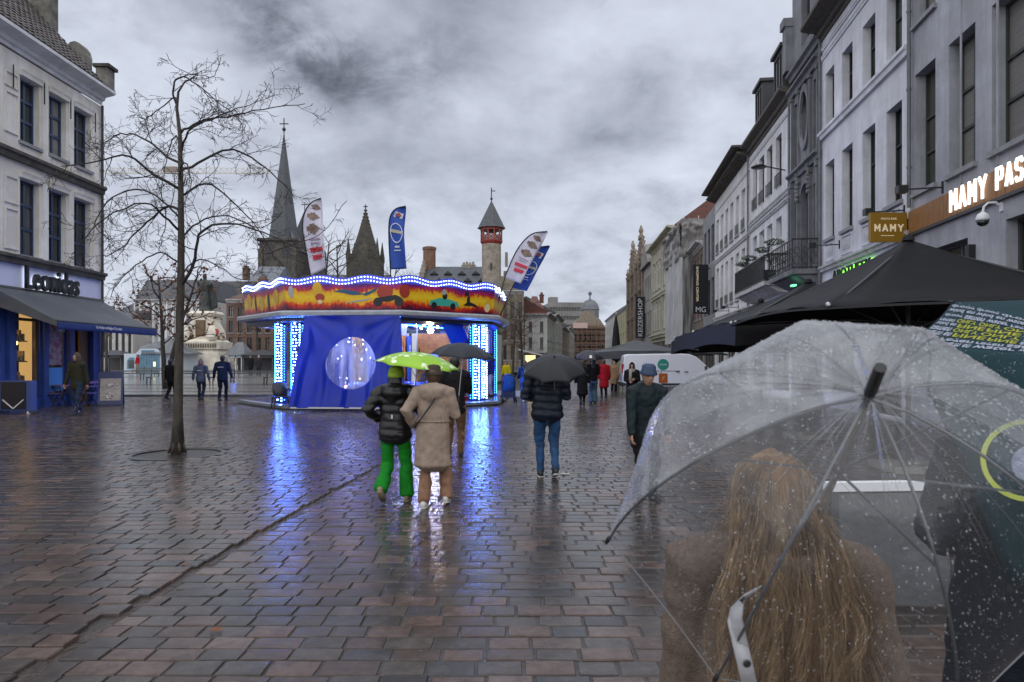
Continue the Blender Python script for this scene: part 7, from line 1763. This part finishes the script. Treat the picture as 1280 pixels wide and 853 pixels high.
mb.tube([(.205*1.04*math.cos(2*math.pi*k/n), .155*math.sin(2*math.pi*k/n)+.008, 1.075) for k in range(n+1)], .008, 6); mb.build('waist_seam', BEIGE, i2['coat'], True)
p = G(566, 572); p.x += .03; P3, i3 = person(p, 1.70, R(0), 'person in black jacket and khaki trousers under a dark umbrella, ahead of the beige coat', DKC, KHAKI, ((-.10,.0,0),(.10,.06,0)), (-.30,.08,.9), (.10,.30,1.22), .04, None, (HAIRD,'short'), VB, hem=.78, kind='jacket', seed=3, wide=1.05)
p = G(684, 597); P4, i4 = person(p, 1.74, R(2), 'person in navy quilted jacket and blue jeans walking away under a black umbrella', NAVYP, JEANS, ((-.09,.05,0),(.10,-.14,.05)), (-.20,.22,1.10), (.16,.26,1.24), .02, None, (HAIRD,'short'), VB, hem=.84, kind='puffer', wide=1.15, seed=4, sole=WSOLE, rpole=(.45,-.5,-.8), lpole=(-.5,-.4,-.8))
# woman in the hat, coming this way
p = Vector((xx(806,8.1), 8.1, 0)); P5, i5 = person(p, 1.575, R(180+14), 'elderly person in dark teal jacket and blue brimmed rain hat walking towards the camera', TEALC, DKC, ((-.09,.05,0),(.09,-.05,.01)), (-.28,.12,.80), (.26,.16,.86), .12, ('bucket', mat('rain_hat', (.012,.030,.075), .6, (.02,.045,.10), 8)), (mat('grey_hair', (.25,.24,.23), .6), 'short'), VB, hem=.70, kind='jacket', look=(.1,1,-.2), tilt=(0,.17,1), seed=5, wide=1.1, vox=.014)
p = G(790, 515); P6, i6 = person(p, 1.55, R(170), 'person in black coat with pale scarf and dark hood standing before the van', DKC, DKC, ((-.09,0,0),(.09,.05,0)), (-.1,.26,1.16), (.1,.26,1.10), .03, ('hood',DKC), (HAIRD,'long'), VB, hem=.55, kind='coat', scarf=mat('grey_scarf', (.32,.29,.26), .9), seed=6, vox=.02)
MB().loft([(-.30,.02,.86),(-.32,.02,.72),(-.32,.02,.58)], [(.05,.10),(.07,.17),(.07,.18)], 12).build('hand_bag', IRON, P6, True)
# man at the shop
p = G(97, 519); P7, i7 = person(p, 1.84, R(170), 'bearded person in dark olive parka and brown hood striding past the chocolate shop', OLIVEC, DJEAN, ((-.10,.18,0),(.10,-.22,.05)), (-.28,-.05,.86), (.30,.12,.86), .03, ('hood', mat('brown_hood', (.07,.05,.035), .85)), (HAIRB,'short'), VB, hem=.76, kind='jacket', seed=7, vox=.018, wide=1.1)
link('beard', (lambda m_: remesh(m_, .012, 2))(MB().loft([(0,.075,1.50),(0,.088,1.545),(0,.082,1.575)], [(.035,.03),(.055,.035),(.05,.02)], 12)), HAIRD, P7, True)
# people on the square
p = G(213, 499.5); person(p, 1.66, R(-20), 'person in black jacket walking behind the bare tree trunk', DKC, DKC, ((-.1,-.14,.05),(.1,.14,0)), hem=.78, hair=(HAIRD,'short'), seed=8, vox=.022)
p = G(251, 500.5); P8, i8 = person(p, 1.66, R(5), 'person in blue-grey work jacket with pinkish hood walking towards the monument', mat('work_blue_grey', (.035,.055,.10), .7, (.06,.075,.12), 5), cloth('work_trousers', (.016,.022,.04)), ((-.1,.1,0),(.1,-.14,.05)), (-.34,.06,.9), (.34,.02,.9), hem=.80, hat=('hood', cloth('pink_grey_hood', (.20,.13,.14))), seed=9, vox=.022, wide=1.1)
text('back_lettering', 'SERVICE', .22, .045, WHITEP, i8['coat'], (-.11,-.168,1.26), .006)
p = G(278, 501); P9, i9 = person(p, 1.82, R(3), 'person in navy work jacket walking with a pale bucket beside the blue-grey jacket', cloth('work_navy', (.010,.018,.05)), cloth('navy_trousers', (.010,.016,.035)), ((-.1,-.05,0),(.1,.1,0)), (-.34,.06,.9), (.36,.02,.88), hem=.80, hat=('cap', IRON), hair=(HAIRD,'short'), seed=10, vox=.022, wide=1.12)
text('back_lettering', 'SERVICE', .22, .045, WHITEP, i9['coat'], (-.11,-.168,1.28), .006)
hq = world(P9, i9['hand'][1]); t = thing('bucket', 'pale blue-white plastic bucket carried by the navy work jacket', 'bucket', (hq.x+.03,hq.y,hq.z-.62))
MB().lathe([(.12,0),(.15,.38),(.16,.38),(.16,.40),(.148,.40),(.118,.01)], 18).build('pail', mat('bucket_plastic', (.50,.56,.75), .4), t, 40); MB().tube([(.15*math.cos(a),0,.39+.17*math.sin(a)) for a in [math.pi*k/8 for k in range(9)]], .008, 5).build('handle', STEEL, t)
Y = 58; person((xx(172,Y),Y,gz(Y)+.12), 1.55, R(150), 'person in bright red jacket standing at the blue chalet', cloth('red_jacket', (.42,.008,.015)), cloth('beige_trousers', (.33,.24,.17)), hem=.85, hair=(HAIRD,'short'), seed=11, vox=.03, finger=False)
for px, lab, tp_, hr, Y in ((313.5,'person in dark coat standing left in the pair by the terrace tent',DKC,HAIRD,56),(323.5,'pale-haired person in dark coat standing right in the pair by the terrace tent',cloth('charcoal_coat',(.03,.03,.035)),mat('white_hair',(.5,.48,.46),.7),55)):
    person((xx(px,Y),Y,gz(Y)), 1.62, R(170 if px < 320 else 200), lab, tp_, DKC, hem=.62, kind='coat', hair=(hr,'short'), seed=int(px), vox=.03, finger=False)
p = G(614, 500); person((p.x,27.4,.17), 1.75, R(120), 'person in dark blue jacket standing on the carousel edge behind the right column', cloth('deep_blue_jacket', (.015,.02,.07)), cloth('pale_trousers', (.35,.34,.36)), hem=.85, hair=(HAIRD,'short'), seed=13, vox=.03, finger=False)
p = G(656, 503); person(p, 1.62, R(15), 'person in blue jacket and bright blue trousers beside the blue buggy', cloth('mid_blue_jacket', (.015,.05,.16)), cloth('bright_blue', (.012,.12,.50)), ((-.08,0,0),(.08,.05,0)), (-.2,.3,1.0), (.3,.1,.9), hem=.85, hair=(HAIRB,'long'), shoe=WSHOE, seed=14, vox=.024)
Y = 40; person((xx(633,Y),Y,0), 1.55, R(160), 'person in yellow vest by the pruned trees', cloth('yellow_vest', (.62,.52,.01)), DKC, hem=.80, hair=(HAIRD,'short'), seed=15, vox=.03, finger=False)
p = G(728, 506); person(p, 1.60, R(5), 'person in long black coat walking left of the far jeans, carrying a bag', DKC, DKC, ((-.08,-.12,.05),(.08,.1,0)), (-.28,.05,.9), (.3,.05,.85), hem=.42, kind='coat', hair=(HAIRD,'long'), seed=16, vox=.024)
p = G(741.5, 504.5); P10, i10 = person(p, 1.70, R(0), 'person with long dark hair in black jacket and loose pale jeans under the logo umbrella', DKC, mat('pale_denim', (.07,.14,.21), .85, (.045,.09,.14), 5), ((-.09,0,0),(.09,.05,0)), (-.25,.15,1.0), (.05,.28,1.25), hem=.88, hair=(HAIRD,'long'), shoe=VB, seed=17, vox=.024, flare=.03)
Y = 30; person((xx(755,Y),Y,0), 1.66, R(10), 'person in long red coat beyond the logo umbrella', cloth('red_coat', (.40,.01,.02)), DKC, hem=.5, kind='coat', hair=(HAIRB,'short'), seed=18, vox=.03, finger=False)
Y = 34; person((xx(767,Y),Y,0), 1.6, R(190), 'person in tan coat at the far terrace', cloth('tan_coat', (.30,.19,.10)), DKC, hem=.5, kind='coat', hair=(HAIRB,'short'), seed=19, vox=.03, finger=False)
# blue buggy
p = G(636, 503); t = thing('blue_buggy', 'blue covered pushchair seen from behind beside the person in bright blue', 'pushchair', p, R(8)); BUG = cloth('buggy_blue', (.02,.085,.30))
mb = MB(); mb.loft([(0,.05,.42),(0,.02,.62),(0,.03,.85),(0,.14,1.02)], [(.24,.2),(.27,.24),(.26,.24),(.2,.14)], 14); mb.build('hood', BUG, t, True); MB().box(-.24,.24,-.2,.25,.2,.42).build('basket', NAVY, t)
for sx_ in (-.26,.26):
    MB().bar((sx_,-.3,1.02),(sx_,.3,.16),.03).build('frame', STEEL, t)
    for sy_ in (-.22,.3): MB().lathe([(.09,-.03),(.12,-.02),(.12,.02),(.09,.03)], 14, (sx_,sy_,.12), Matrix.Rotation(R(90),3,'Y')).build('wheel', IRON, t)
MB().tube([(-.26,-.3,1.02),(0,-.34,1.06),(.26,-.3,1.02)], .02, 6).build('handle', IRON, t)
# ================================================================= umbrellas
def umbrella(hub, axis, Rr, drop, label, M_, grip=None, n=8, psi=0.0, group=None, cat='umbrella', name='umbrella', ferr=.05, arch=.9, scal=.06, ribM=None, tips=None, shaft=.75, mats=None, panel=None, hooked=True, solid=.002, NU=8, NT=10, ribr=.004):
    hub = Vector(hub); a = Vector(axis).normalized(); e = Vector((1,0,0)); e = (e-a*e.dot(a)).normalized(); f = a.cross(e)
    t = thing(name, label, cat, hub, 0, group)
    Rs = (Rr*Rr+drop*drop)/(2*drop); th = math.asin(min(1, Rr/Rs)); th = th if drop <= Rr else math.pi-th
    dt = [Vector((0,0,0))]*n
    def rib(k, s):
        an = psi+2*math.pi*k/n; q = th*s; p = (e*math.cos(an)+f*math.sin(an))*Rs*math.sin(q)-a*Rs*(1-math.cos(q)); return p+dt[k%n]*s*s
    if tips:
        for k, (px, py) in tips.items():
            W_ = hub+rib(k,1); tgt = pp(px, py, W_.y); dt[k] = tgt-W_
    def cp(k, s, v):
        A, B = rib(k,s), rib(k+1,s); p = A.lerp(B, v); full = p.lerp(p, 1)
        bul = 4*v*(1-v); return p*(1-scal*bul*s*s)
    mb = MB(); ids = {}
    for k in range(n):
        mb.mi = (panel(k) if panel else 0); o = len(mb.v)
        for j in range(NT+1):
            for i in range(NU+1): mb.v.append(tuple(cp(k, max(j/NT, .015), i/NU)))
        for j in range(NT):
            for i in range(NU): mb.f.append((o+j*(NU+1)+i, o+(j+1)*(NU+1)+i, o+(j+1)*(NU+1)+i+1, o+j*(NU+1)+i+1)); mb.m.append(mb.mi)
    me = mb.mesh('canopy'); bm_ = bmesh.new(); bm_.from_mesh(me); bmesh.ops.remove_doubles(bm_, verts=bm_.verts, dist=1e-5); bm_.to_mesh(me); bm_.free()
    c_ = link('canopy', me, mats or M_, t, True)
    if solid: md = c_.modifiers.new('s','SOLIDIFY'); md.thickness = solid
    for k in range(n):
        pts = [rib(k, s/10)-a*(.006+ribr) for s in range(1,11)]; r_ = MB().tube([-a*.02]+pts, ribr, 5).build('rib', ribM or STEEL, t)
        tip = rib(k,1); d = (tip-rib(k,.93)).normalized(); MB().tube([tip-d*.01, tip+d*.012], ribr*1.7, 6).build('tip', IRON, r_)
        m0 = rib(k,.45)-a*.012; MB().tube([-a*.30, m0], .0028, 4).build('stretcher', ribM or STEEL, r_)
    MB().tube([a*.005, -a*shaft], .0065, 8).build('shaft', STEEL, t); MB().tube([-a*.005, a*ferr*.3, a*ferr], [.011,.009,.007] if ferr < .06 else [.0098,.0098,.0094], 10).build('ferrule', IRON, t)
    MB().tube([-a*shaft, -a*(shaft+.12)], .014, 8).build('handle', IRON, t)
    return t, rib, cp, a
UB = mat('black_umbrella_cloth', (.006,.007,.009), .42, (.012,.013,.016), 60, .3, 260, spec=.35); UD = mat('slate_umbrella_cloth', (.012,.016,.024), .45, (.018,.023,.032), 30, .2, 200, spec=.3)
def umat_leaf():
    M = mat('lime_umbrella_cloth', (.27,.50,.015), .35); t = M.node_tree; b = t.nodes['Principled BSDF']; tc_ = t.nodes.new('ShaderNodeTexCoord'); v = t.nodes.new('ShaderNodeTexVoronoi'); v.inputs['Scale'].default_value = 13; t.links.new(tc_.outputs['Object'], v.inputs[0])
    r = t.nodes.new('ShaderNodeValToRGB'); t.links.new(v.outputs['Distance'], r.inputs[0]); r.color_ramp.interpolation = 'CONSTANT'; r.color_ramp.elements[0].color = (.80,.86,.62,1); r.color_ramp.elements[1].position = .42; r.color_ramp.elements[1].color = (.25,.50,.012,1)
    n = t.nodes.new('ShaderNodeTexNoise'); n.inputs['Scale'].default_value = 5; t.links.new(tc_.outputs['Object'], n.inputs['Vector']); m2 = t.nodes.new('ShaderNodeValToRGB'); t.links.new(n.outputs[0], m2.inputs[0]); m2.color_ramp.elements[0].position = .43; m2.color_ramp.elements[1].position = .46
    mx_ = t.nodes.new('ShaderNodeMix'); mx_.data_type = 'RGBA'; t.links.new(m2.outputs[0], mx_.inputs[0]); mx_.inputs[6].default_value = (.27,.52,.012,1); t.links.new(r.outputs[0], mx_.inputs[7]); t.links.new(mx_.outputs[2], b.inputs['Base Color']); return M
h = pp(524, 440.5, 8.0)
U1, rb1, cp1, a1 = umbrella(h, (.13,-.06,1), .50, .16, 'bright lime green umbrella with pale leaf print over the walking couple', umat_leaf(), n=8, psi=.2, shaft=.62)
h = pp(580, 429, 9.7); umbrella(h, (.10,-.06,1), .47, .20, 'dark slate umbrella half behind the lime green one', UD, psi=.1)
h = pp(693, 447, 9.28); umbrella(h, (-.02,-.42,1), .47, .19, 'black umbrella held by the navy jacket and jeans', UB, psi=.39, ferr=.03)
h = pp(737, 438.5, 25.8); U4, rb4, cp4, a4 = umbrella(h, (.0,-.25,1), .56, .27, 'dark umbrella with a small white emblem farther down the street', mat('navy_black_cloth', (.014,.014,.024), .4), psi=.39)
mb = MB(); P_ = lambda s, v: cp4(5, s, v)+Vector((0,-.02,.01))
mb.add([P_(.62,.35),P_(.85,.35),P_(.85,.65),P_(.62,.65)], [(0,1,2,3)]); mb.build('white_emblem', WHITEP, U4)
# -------- foreground: woman under the clear dome umbrella
HAIRF = mat('blond_hair', (.15,.088,.047), .5, (.60,.42,.245), 26, stretch=(1,1,.10), spec=.3, lo=.36, hi=.68); CAMEL = mat('camel_wool', (.24,.185,.15), .9, (.165,.125,.10), 60, .6, 220, spec=.15)
FW, iw = person((.615,1.60,0), 1.425, R(-6), 'person with long wavy blond hair and brown coat under the clear umbrella', CAMEL, DKC, ((-.1,.05,0),(.1,-.05,0)), (-.27,.10,.88), (.20,.24,1.08), .02, None, None, VB, hem=.48, kind='coat', wide=1.14, seed=21, vox=.011)
s_ = iw['s']; hc = iw['head']; hr = random.Random(8)
mb = MB(); mb.loft([hc+Vector((0,-.03,-.10)),hc+Vector((0,-.032,-.02)),hc+Vector((0,-.022,.06)),hc+Vector((0,-.014,.11)),hc+Vector((0,-.012,.128))], [(.082,.085),(.094,.104),(.090,.108),(.066,.085),(.03,.04)], 20)
mb.loft([hc+Vector((0,-.07,-.02)),hc+Vector((.0,-.12,-.16)),hc+Vector((.02,-.165,-.34)),hc+Vector((.03,-.165,-.52)),hc+Vector((.03,-.15,-.62))], [(.10,.07),(.15,.062),(.155,.048),(.125,.038),(.07,.02)], 18)
hair = link('hair', remesh(mb, .010, 2, lambda p: .012*noise.noise(Vector((p.x*38+.6*math.sin(p.z*14),p.y*38,p.z*4)))), mat('hair_under', (.10,.052,.024), .5, (.28,.155,.065), 26, stretch=(1,1,.1), spec=.2), FW, True)
mb = MB()
for k in range(95):                                                  # locks of strands that fall and wave together
    a = -math.pi*hr.uniform(-.06,1.06); el_ = hr.uniform(.05,1.5); side_ = math.cos(a)
    top_ = hc+Vector((.0, -.02+.02*hr.random(), .128)); st = hc+Vector((.094*side_*math.cos(el_*.4), -.018+.107*math.sin(a)*math.cos(el_*.2), .02)); ln_ = hr.uniform(.36,.74); ph = hr.uniform(0,6); am = hr.uniform(.008,.028); fr = hr.uniform(7,14)
    outx = side_*hr.uniform(.02,.10)+hr.uniform(-.04,.06); core = []
    for j in range(6):
        t_ = j/6; th_ = t_*math.pi/2; core.append(Vector((hc.x+(st.x-hc.x)*math.sin(th_), hc.y-.018+(st.y-hc.y+.018)*math.sin(th_), hc.z+.02+.110*math.cos(th_))))
    n = 13; bk = -.155-.035*hr.random()
    for j in range(n+1):
        t_ = j/n; f_ = min(1, t_*2.0); core.append(Vector((st.x+outx*min(1,t_*1.5)+am*math.sin(ph+t_*fr)*1.5*t_, st.y*(1-f_)+(bk if math.sin(a) < .1 else st.y)*f_+am*math.cos(ph+t_*fr)*t_, st.z-ln_*t_)))
    m_ = len(core)-1
    for q_ in range(22):
        ox, oy, pz = hr.gauss(0,.012), hr.gauss(0,.008), hr.uniform(0,6); cut = hr.randint(0,3); pts = [c_+Vector((ox*(.5+1.0*j/m_)+.003*math.sin(pz+j*.9), oy*(.5+.9*j/m_)+.003*math.cos(pz+j), .002*math.sin(pz))) for j, c_ in enumerate(core[:m_+1-cut])]
        w_ = hr.uniform(.0006,.0016); L_ = len(pts)-1; mb.tube(pts, [w_*(1-.65*j/L_) for j in range(L_+1)], 3, False)
for k in range(160):                                                  # loose flyaway strands
    st = hc+Vector((hr.uniform(-.12,.13), hr.uniform(-.16,-.05), hr.uniform(-.3,.08))); d = Vector((hr.uniform(-1,1.2),hr.uniform(-.8,.1),hr.uniform(-.2,.7))); pts = [st]
    for j in range(6): d = (d+Vector((hr.uniform(-.5,.5),hr.uniform(-.3,.3),-.35))).normalized(); pts.append(pts[-1]+d*.022)
    mb.tube(pts, .0007, 3, False)
mb.build('hair_strands', HAIRF, hair, True, kind='stuff')
mb = MB(); mb.loft([(-.13,-.085,1.475),(-.07,-.135,1.46),(0,-.15,1.455),(.07,-.135,1.46),(.13,-.085,1.475)], [(.05,.022)]*5, 10, (0,0,1)); mb.build('collar', CAMEL, iw['coat'], True)
def clear_mat(name, mist_sheen, gl=.35, rough=.12, soft=.17):
    M = bpy.data.materials.new(name); M.use_nodes = True; t = M.node_tree; t.nodes.clear(); N_ = t.nodes.new; L_ = t.links.new
    tr = N_('ShaderNodeBsdfTransparent'); tr.inputs[0].default_value = (.95,.955,.96,1); gl_ = N_('ShaderNodeBsdfGlossy'); gl_.inputs['Roughness'].default_value = rough
    tc_ = N_('ShaderNodeTexCoord'); n = N_('ShaderNodeTexNoise'); n.inputs['Scale'].default_value = 7; n.inputs['Detail'].default_value = 7; n.inputs['Roughness'].default_value = .7; L_(tc_.outputs['Object'], n.inputs['Vector'])
    n2 = N_('ShaderNodeTexNoise'); n2.inputs['Scale'].default_value = 22; n2.inputs['Detail'].default_value = 3; L_(tc_.outputs['Object'], n2.inputs['Vector']); bp = N_('ShaderNodeBump'); bp.inputs['Strength'].default_value = .35; bp.inputs['Distance'].default_value = .006; L_(n2.outputs[0], bp.inputs['Height']); L_(bp.outputs[0], gl_.inputs['Normal'])
    m1 = N_('ShaderNodeMixShader'); L_(schlick(t, .07, .85), m1.inputs[0]); L_(tr.outputs[0], m1.inputs[1]); L_(gl_.outputs[0], m1.inputs[2])
    df = N_('ShaderNodeBsdfDiffuse'); df.inputs[0].default_value = (.7,.72,.76,1); tl = N_('ShaderNodeBsdfTranslucent'); tl.inputs[0].default_value = (.7,.72,.76,1); md = N_('ShaderNodeMixShader'); md.inputs[0].default_value = .35; L_(df.outputs[0], md.inputs[1]); L_(tl.outputs[0], md.inputs[2])
    mr = N_('ShaderNodeMapRange'); L_(n.outputs[0], mr.inputs[0]); mr.inputs[1].default_value = .35; mr.inputs[2].default_value = .75; mr.inputs[3].default_value = mist_sheen*.35; mr.inputs[4].default_value = mist_sheen*1.6  # white haze: water mist plus sky sheen, put into the film's colour
    m3 = N_('ShaderNodeMixShader'); rf = N_('ShaderNodeBsdfRefraction'); rf.inputs['IOR'].default_value = 1.002; rf.inputs['Roughness'].default_value = .16; rf.inputs[0].default_value = (.95,.955,.96,1); m4 = N_('ShaderNodeMixShader'); m4.inputs[0].default_value = soft; L_(m1.outputs[0], m4.inputs[1]); L_(rf.outputs[0], m4.inputs[2]); L_(mr.outputs[0], m3.inputs[0]); L_(m4.outputs[0], m3.inputs[1]); L_(md.outputs[0], m3.inputs[2]); o = N_('ShaderNodeOutputMaterial'); L_(m3.outputs[0], o.inputs[0]); return M
CLR = clear_mat('clear_pvc', .022); MIST_SHEEN = clear_mat('mist_sheen_pvc', .36, rough=.2, soft=.15); HALF_SHEEN = clear_mat('half_mist_sheen_pvc', .16, rough=.16)
hubc = pp(1088, 490, 1.1233); AX = Vector((-.2012,-.8000,.5652))
Rr, dr = .4427*math.sin(1.40026), .4427*(1-math.cos(1.40026))
UC_, ribc, cpc, ac = umbrella(hubc, AX, Rr, dr, 'clear plastic dome umbrella beaded with rain held over the blond-haired person', CLR, n=8, psi=2.5025, ferr=.072, scal=.012, ribM=mat('dark_rib', (.13,.135,.145), .3, metal=.5), tips={1:(760,675),2:(895,848),3:(1192,905),5:(1300,566),6:(1162,492),7:(982,476),0:(806,548)}, shaft=.62, solid=0, NU=14, NT=18, ribr=.0028, mats=[CLR, MIST_SHEEN, HALF_SHEEN], panel=lambda k: 1 if k in (5,6,7,0) else 2 if k == 4 else 0)  # upper panels coloured whiter for the sky's sheen as well as mist
DROP = bpy.data.materials.new('rain_drop'); DROP.use_nodes = True; t_ = DROP.node_tree; t_.nodes.clear(); N_ = t_.nodes.new
tr_ = N_('ShaderNodeBsdfTransparent'); tr_.inputs[0].default_value = (.80,.82,.85,1); g_ = N_('ShaderNodeBsdfGlossy'); g_.inputs['Roughness'].default_value = .04; df_ = N_('ShaderNodeBsdfDiffuse'); df_.inputs[0].default_value = (.85,.87,.9,1)
m1_ = N_('ShaderNodeMixShader'); t_.links.new(schlick(t_, .12, .85), m1_.inputs[0]); t_.links.new(tr_.outputs[0], m1_.inputs[1]); t_.links.new(g_.outputs[0], m1_.inputs[2]); m2_ = N_('ShaderNodeMixShader'); m2_.inputs[0].default_value = .19; t_.links.new(m1_.outputs[0], m2_.inputs[1]); t_.links.new(df_.outputs[0], m2_.inputs[2]); o_ = N_('ShaderNodeOutputMaterial'); t_.links.new(m2_.outputs[0], o_.inputs[0])
def drops(rib_, cp_, a_, n, parent, seed, panels=range(8), rmin=.0008, rmax=.0024):
    rd = random.Random(seed); mb = MB()
    for _ in range(n):
        k = rd.choice(list(panels)); s = math.sqrt(rd.uniform(.01,.97)); v = rd.random(); 
        if noise.noise(Vector((k*7+v*5, s*5, seed))) < rd.uniform(-.6,.25): continue
        p = cp_(k,s,v); q1 = cp_(k,min(1,s+.01),v)-p; q2 = cp_(k,s,min(1,v+.01))-p; nr_ = q1.cross(q2)
        if nr_.length < 1e-12: continue
        nr_.normalize(); 
        if nr_.dot(a_) < 0 and nr_.dot(p+a_*.3) < 0: nr_ = -nr_
        if nr_.dot(p-(-a_*.4)) < 0: nr_ = -nr_
        r_ = rmin+(rmax-rmin)*rd.random()**3; x_ = nr_.orthogonal().normalized(); y_ = nr_.cross(x_); st = 1+rd.random()**3*1.5; dn = q1.normalized()
        vs = [p+nr_*(r_*.85)]
        for i in range(6): aa = i*math.pi/3; vv = x_*math.cos(aa)+y_*math.sin(aa); vs.append(p+vv*r_+dn*(vv.dot(dn))*r_*(st-1)+nr_*.0003)
        for i in range(6): aa = i*math.pi/3+.5; vv = x_*math.cos(aa)+y_*math.sin(aa); vs.append(p+vv*r_*.65+dn*(vv.dot(dn))*r_*.65*(st-1)+nr_*r_*.6)
        mb.add(vs, [(1+i,1+(i+1)%6,7+(i+1)%6,7+i) for i in range(6)]+[(7+i,7+(i+1)%6,0) for i in range(6)])
    return mb.build('rain_drops', DROP, parent, True, kind='stuff')
drops(ribc, cpc, ac, 5200, UC_, 5, (1,2,3,4), .0005, .0020); drops(ribc, cpc, ac, 12000, UC_, 6, (0,4,5,6,7), .0007, .0031)
mb = MB()
for k in range(8): mb.tube([cpc(k,1,i/10) for i in range(11)], .0013, 5, False)
mb.build('hem', mat('pale_hem', (.20,.205,.22), .35), UC_)
# gathered pleats by the hub and pale strap with a stud
mb = MB(); rd = random.Random(3)
for k in range(8):
    for _ in range(5):
        v = rd.random(); s1 = rd.uniform(.22,.6); mb.tube([cpc(k,.04+(s1-.04)*j/6,.5+(v-.5)*(.5+.5*j/6))+ac*.002 for j in range(7)], [.0016*(1-j/7)+.0003 for j in range(7)], 4, False)
mb.build('pleats', CLR, UC_, True)
s0, s1 = cpc(1,.80,.96), cpc(1,1.0,.99); up_ = ac*.004
W0 = pp(940,742,(hubc+s0).y-.02)-hubc; pts = [pp(918,756,(hubc+s0).y-.035)-hubc, W0+Vector((0,-.01,0))]
mb = MB(); Ys = (hubc+cpc(1,.9,.97)).y-.03; path = [(944,740),(922,752),(918,775),(926,810),(938,862)]
for i, (px, py) in enumerate(path):
    c_ = pp(px,py,Ys-.004*i)-hubc; d_ = Vector((.0125,0,.003 if i > 1 else .010)); mb.v += [tuple(c_-d_), tuple(c_+d_)]
for i in range(len(path)-1): mb.f.append((2*i,2*i+1,2*i+3,2*i+2)); mb.m.append(0)
st_ = mb.build('strap', mat('pale_strap', (.55,.55,.57), .5, (.42,.42,.44), 30), UC_, True); md = st_.modifiers.new('s','SOLIDIFY'); md.thickness = .003
q_ = pp(934,830,Ys-.022)-hubc; MB().lathe([(.006,-.002),(.007,0),(.005,.003)], 12, q_, Matrix.Rotation(R(90),3,'X')).build('stud', IRON, st_)
# -------- person in the dark coat with the teal printed umbrella
FD, idk = person((1.76,2.32,0), 1.62, R(-10), 'person in dark navy coat under the teal printed umbrella at the right edge', mat('dark_navy_coat', (.007,.009,.016), .8, (.012,.015,.024), 12, .4, 120, spec=.2), DKC, ((-.1,0,0),(.1,.05,0)), (-.20,.22,1.05), (.30,.1,.85), .02, None, (HAIRD,'short'), VB, hem=.5, kind='coat', wide=1.25, seed=22, vox=.013)
TEAL = mat('teal_umbrella_cloth', (.004,.026,.034), .55, (.006,.034,.044), 3, .2, 260, spec=.2)
h2 = pp(1425, 452, 1.95)
UT, ribt, cpt, at_ = umbrella(h2, (-.25,-.62,.76), .56, .24, 'dark teal umbrella printed with white and yellow lettering and a yellow ring, right edge', TEAL, n=8, psi=R(158), tips={0:(1128,431),1:(1262,735),7:(1190,378),6:(1400,366)}, NU=14, NT=16, scal=.03)
# lettering printed on the far panel
LW = mat('print_white', (.62,.66,.78), .55); LY = mat('print_yellow', (.62,.62,.06), .55)
def printed(words, k, s0_, s1_, v0_, v1_, M_, lift=.004):
    me = text_mesh(words, 1, 1, 0.0, .02).copy(); nn = len(me.vertices); co = np.empty(nn*3,'f'); me.vertices.foreach_get('co', co); co = co.reshape(-1,3)
    out = []
    for x_, y_, z_ in co.tolist(): p = cpt(k, s0_+(s1_-s0_)*x_, v0_+(v1_-v0_)*z_); out += list(p+at_*lift)
    me.vertices.foreach_set('co', np.array(out,'f')); me.update(); link('print', me, M_, UT)
pk = 7
wl = ['regen', 'wind en', 'samen', 'water', 'warm en', 'droog']; rw = random.Random(5)
rows_ = 9
for r_ in range(rows_):
    v0_ = .04+.92*r_/rows_; v1_ = v0_+.92/rows_*.78; s_ = .98; 
    while s_ > .22:
        ln_ = rw.uniform(.10,.20); yel = (3 <= r_ <= 6) and .55 < s_ < .92
        w_ = ('ONLY' if r_ % 2 else 'FINE') if yel else rw.choice(wl)
        printed(w_, pk, s_, max(.15,s_-ln_), v0_, v1_, LY if yel else LW); s_ -= ln_+.015
best = None
for i in range(60):
    for j in range(41):
        p = h2+cpt(0,i/60,j/40); d_ = (CX+p.x/p.y*F-1284)**2+(HZ-(p.z-EYE)/p.y*F-578)**2
        if best is None or d_ < best[0]: best = (d_, i/60, j/40)
c_ = cpt(0,best[1],best[2]); e1 = (cpt(0,best[1]+.02,best[2])-c_).normalized(); nn = e1.cross(cpt(0,best[1],best[2]+.02)-c_).normalized(); nn = nn if nn.y < 0 else -nn; e2 = nn.cross(e1); mb = MB(); rg = .105
for i in range(40):
    mb.add([c_+nn*.012+(e1*math.cos(2*math.pi*a_/40)+e2*math.sin(2*math.pi*a_/40))*rg*f_ for a_, f_ in ((i,1),(i+1,1),(i+1,1.14),(i,1.14))], [(0,1,2,3)])
mb.build('yellow_ring', mat('ring_yellow', (.45,.52,.06), .55), UT)
mb = MB(); mb.add([c_+nn*.013+(e1*math.cos(2*math.pi*i/20)+e2*math.sin(2*math.pi*i/20))*.055+e2*.02 for i in range(20)], [tuple(range(20))]); mb.build('pale_emblem', mat('pale_print', (.30,.34,.46), .55, (.12,.16,.22), 60), UT)
drops(ribt, cpt, at_, 1800, UT, 9, (7,0,1))
bpy.data.scenes.remove(TMP)
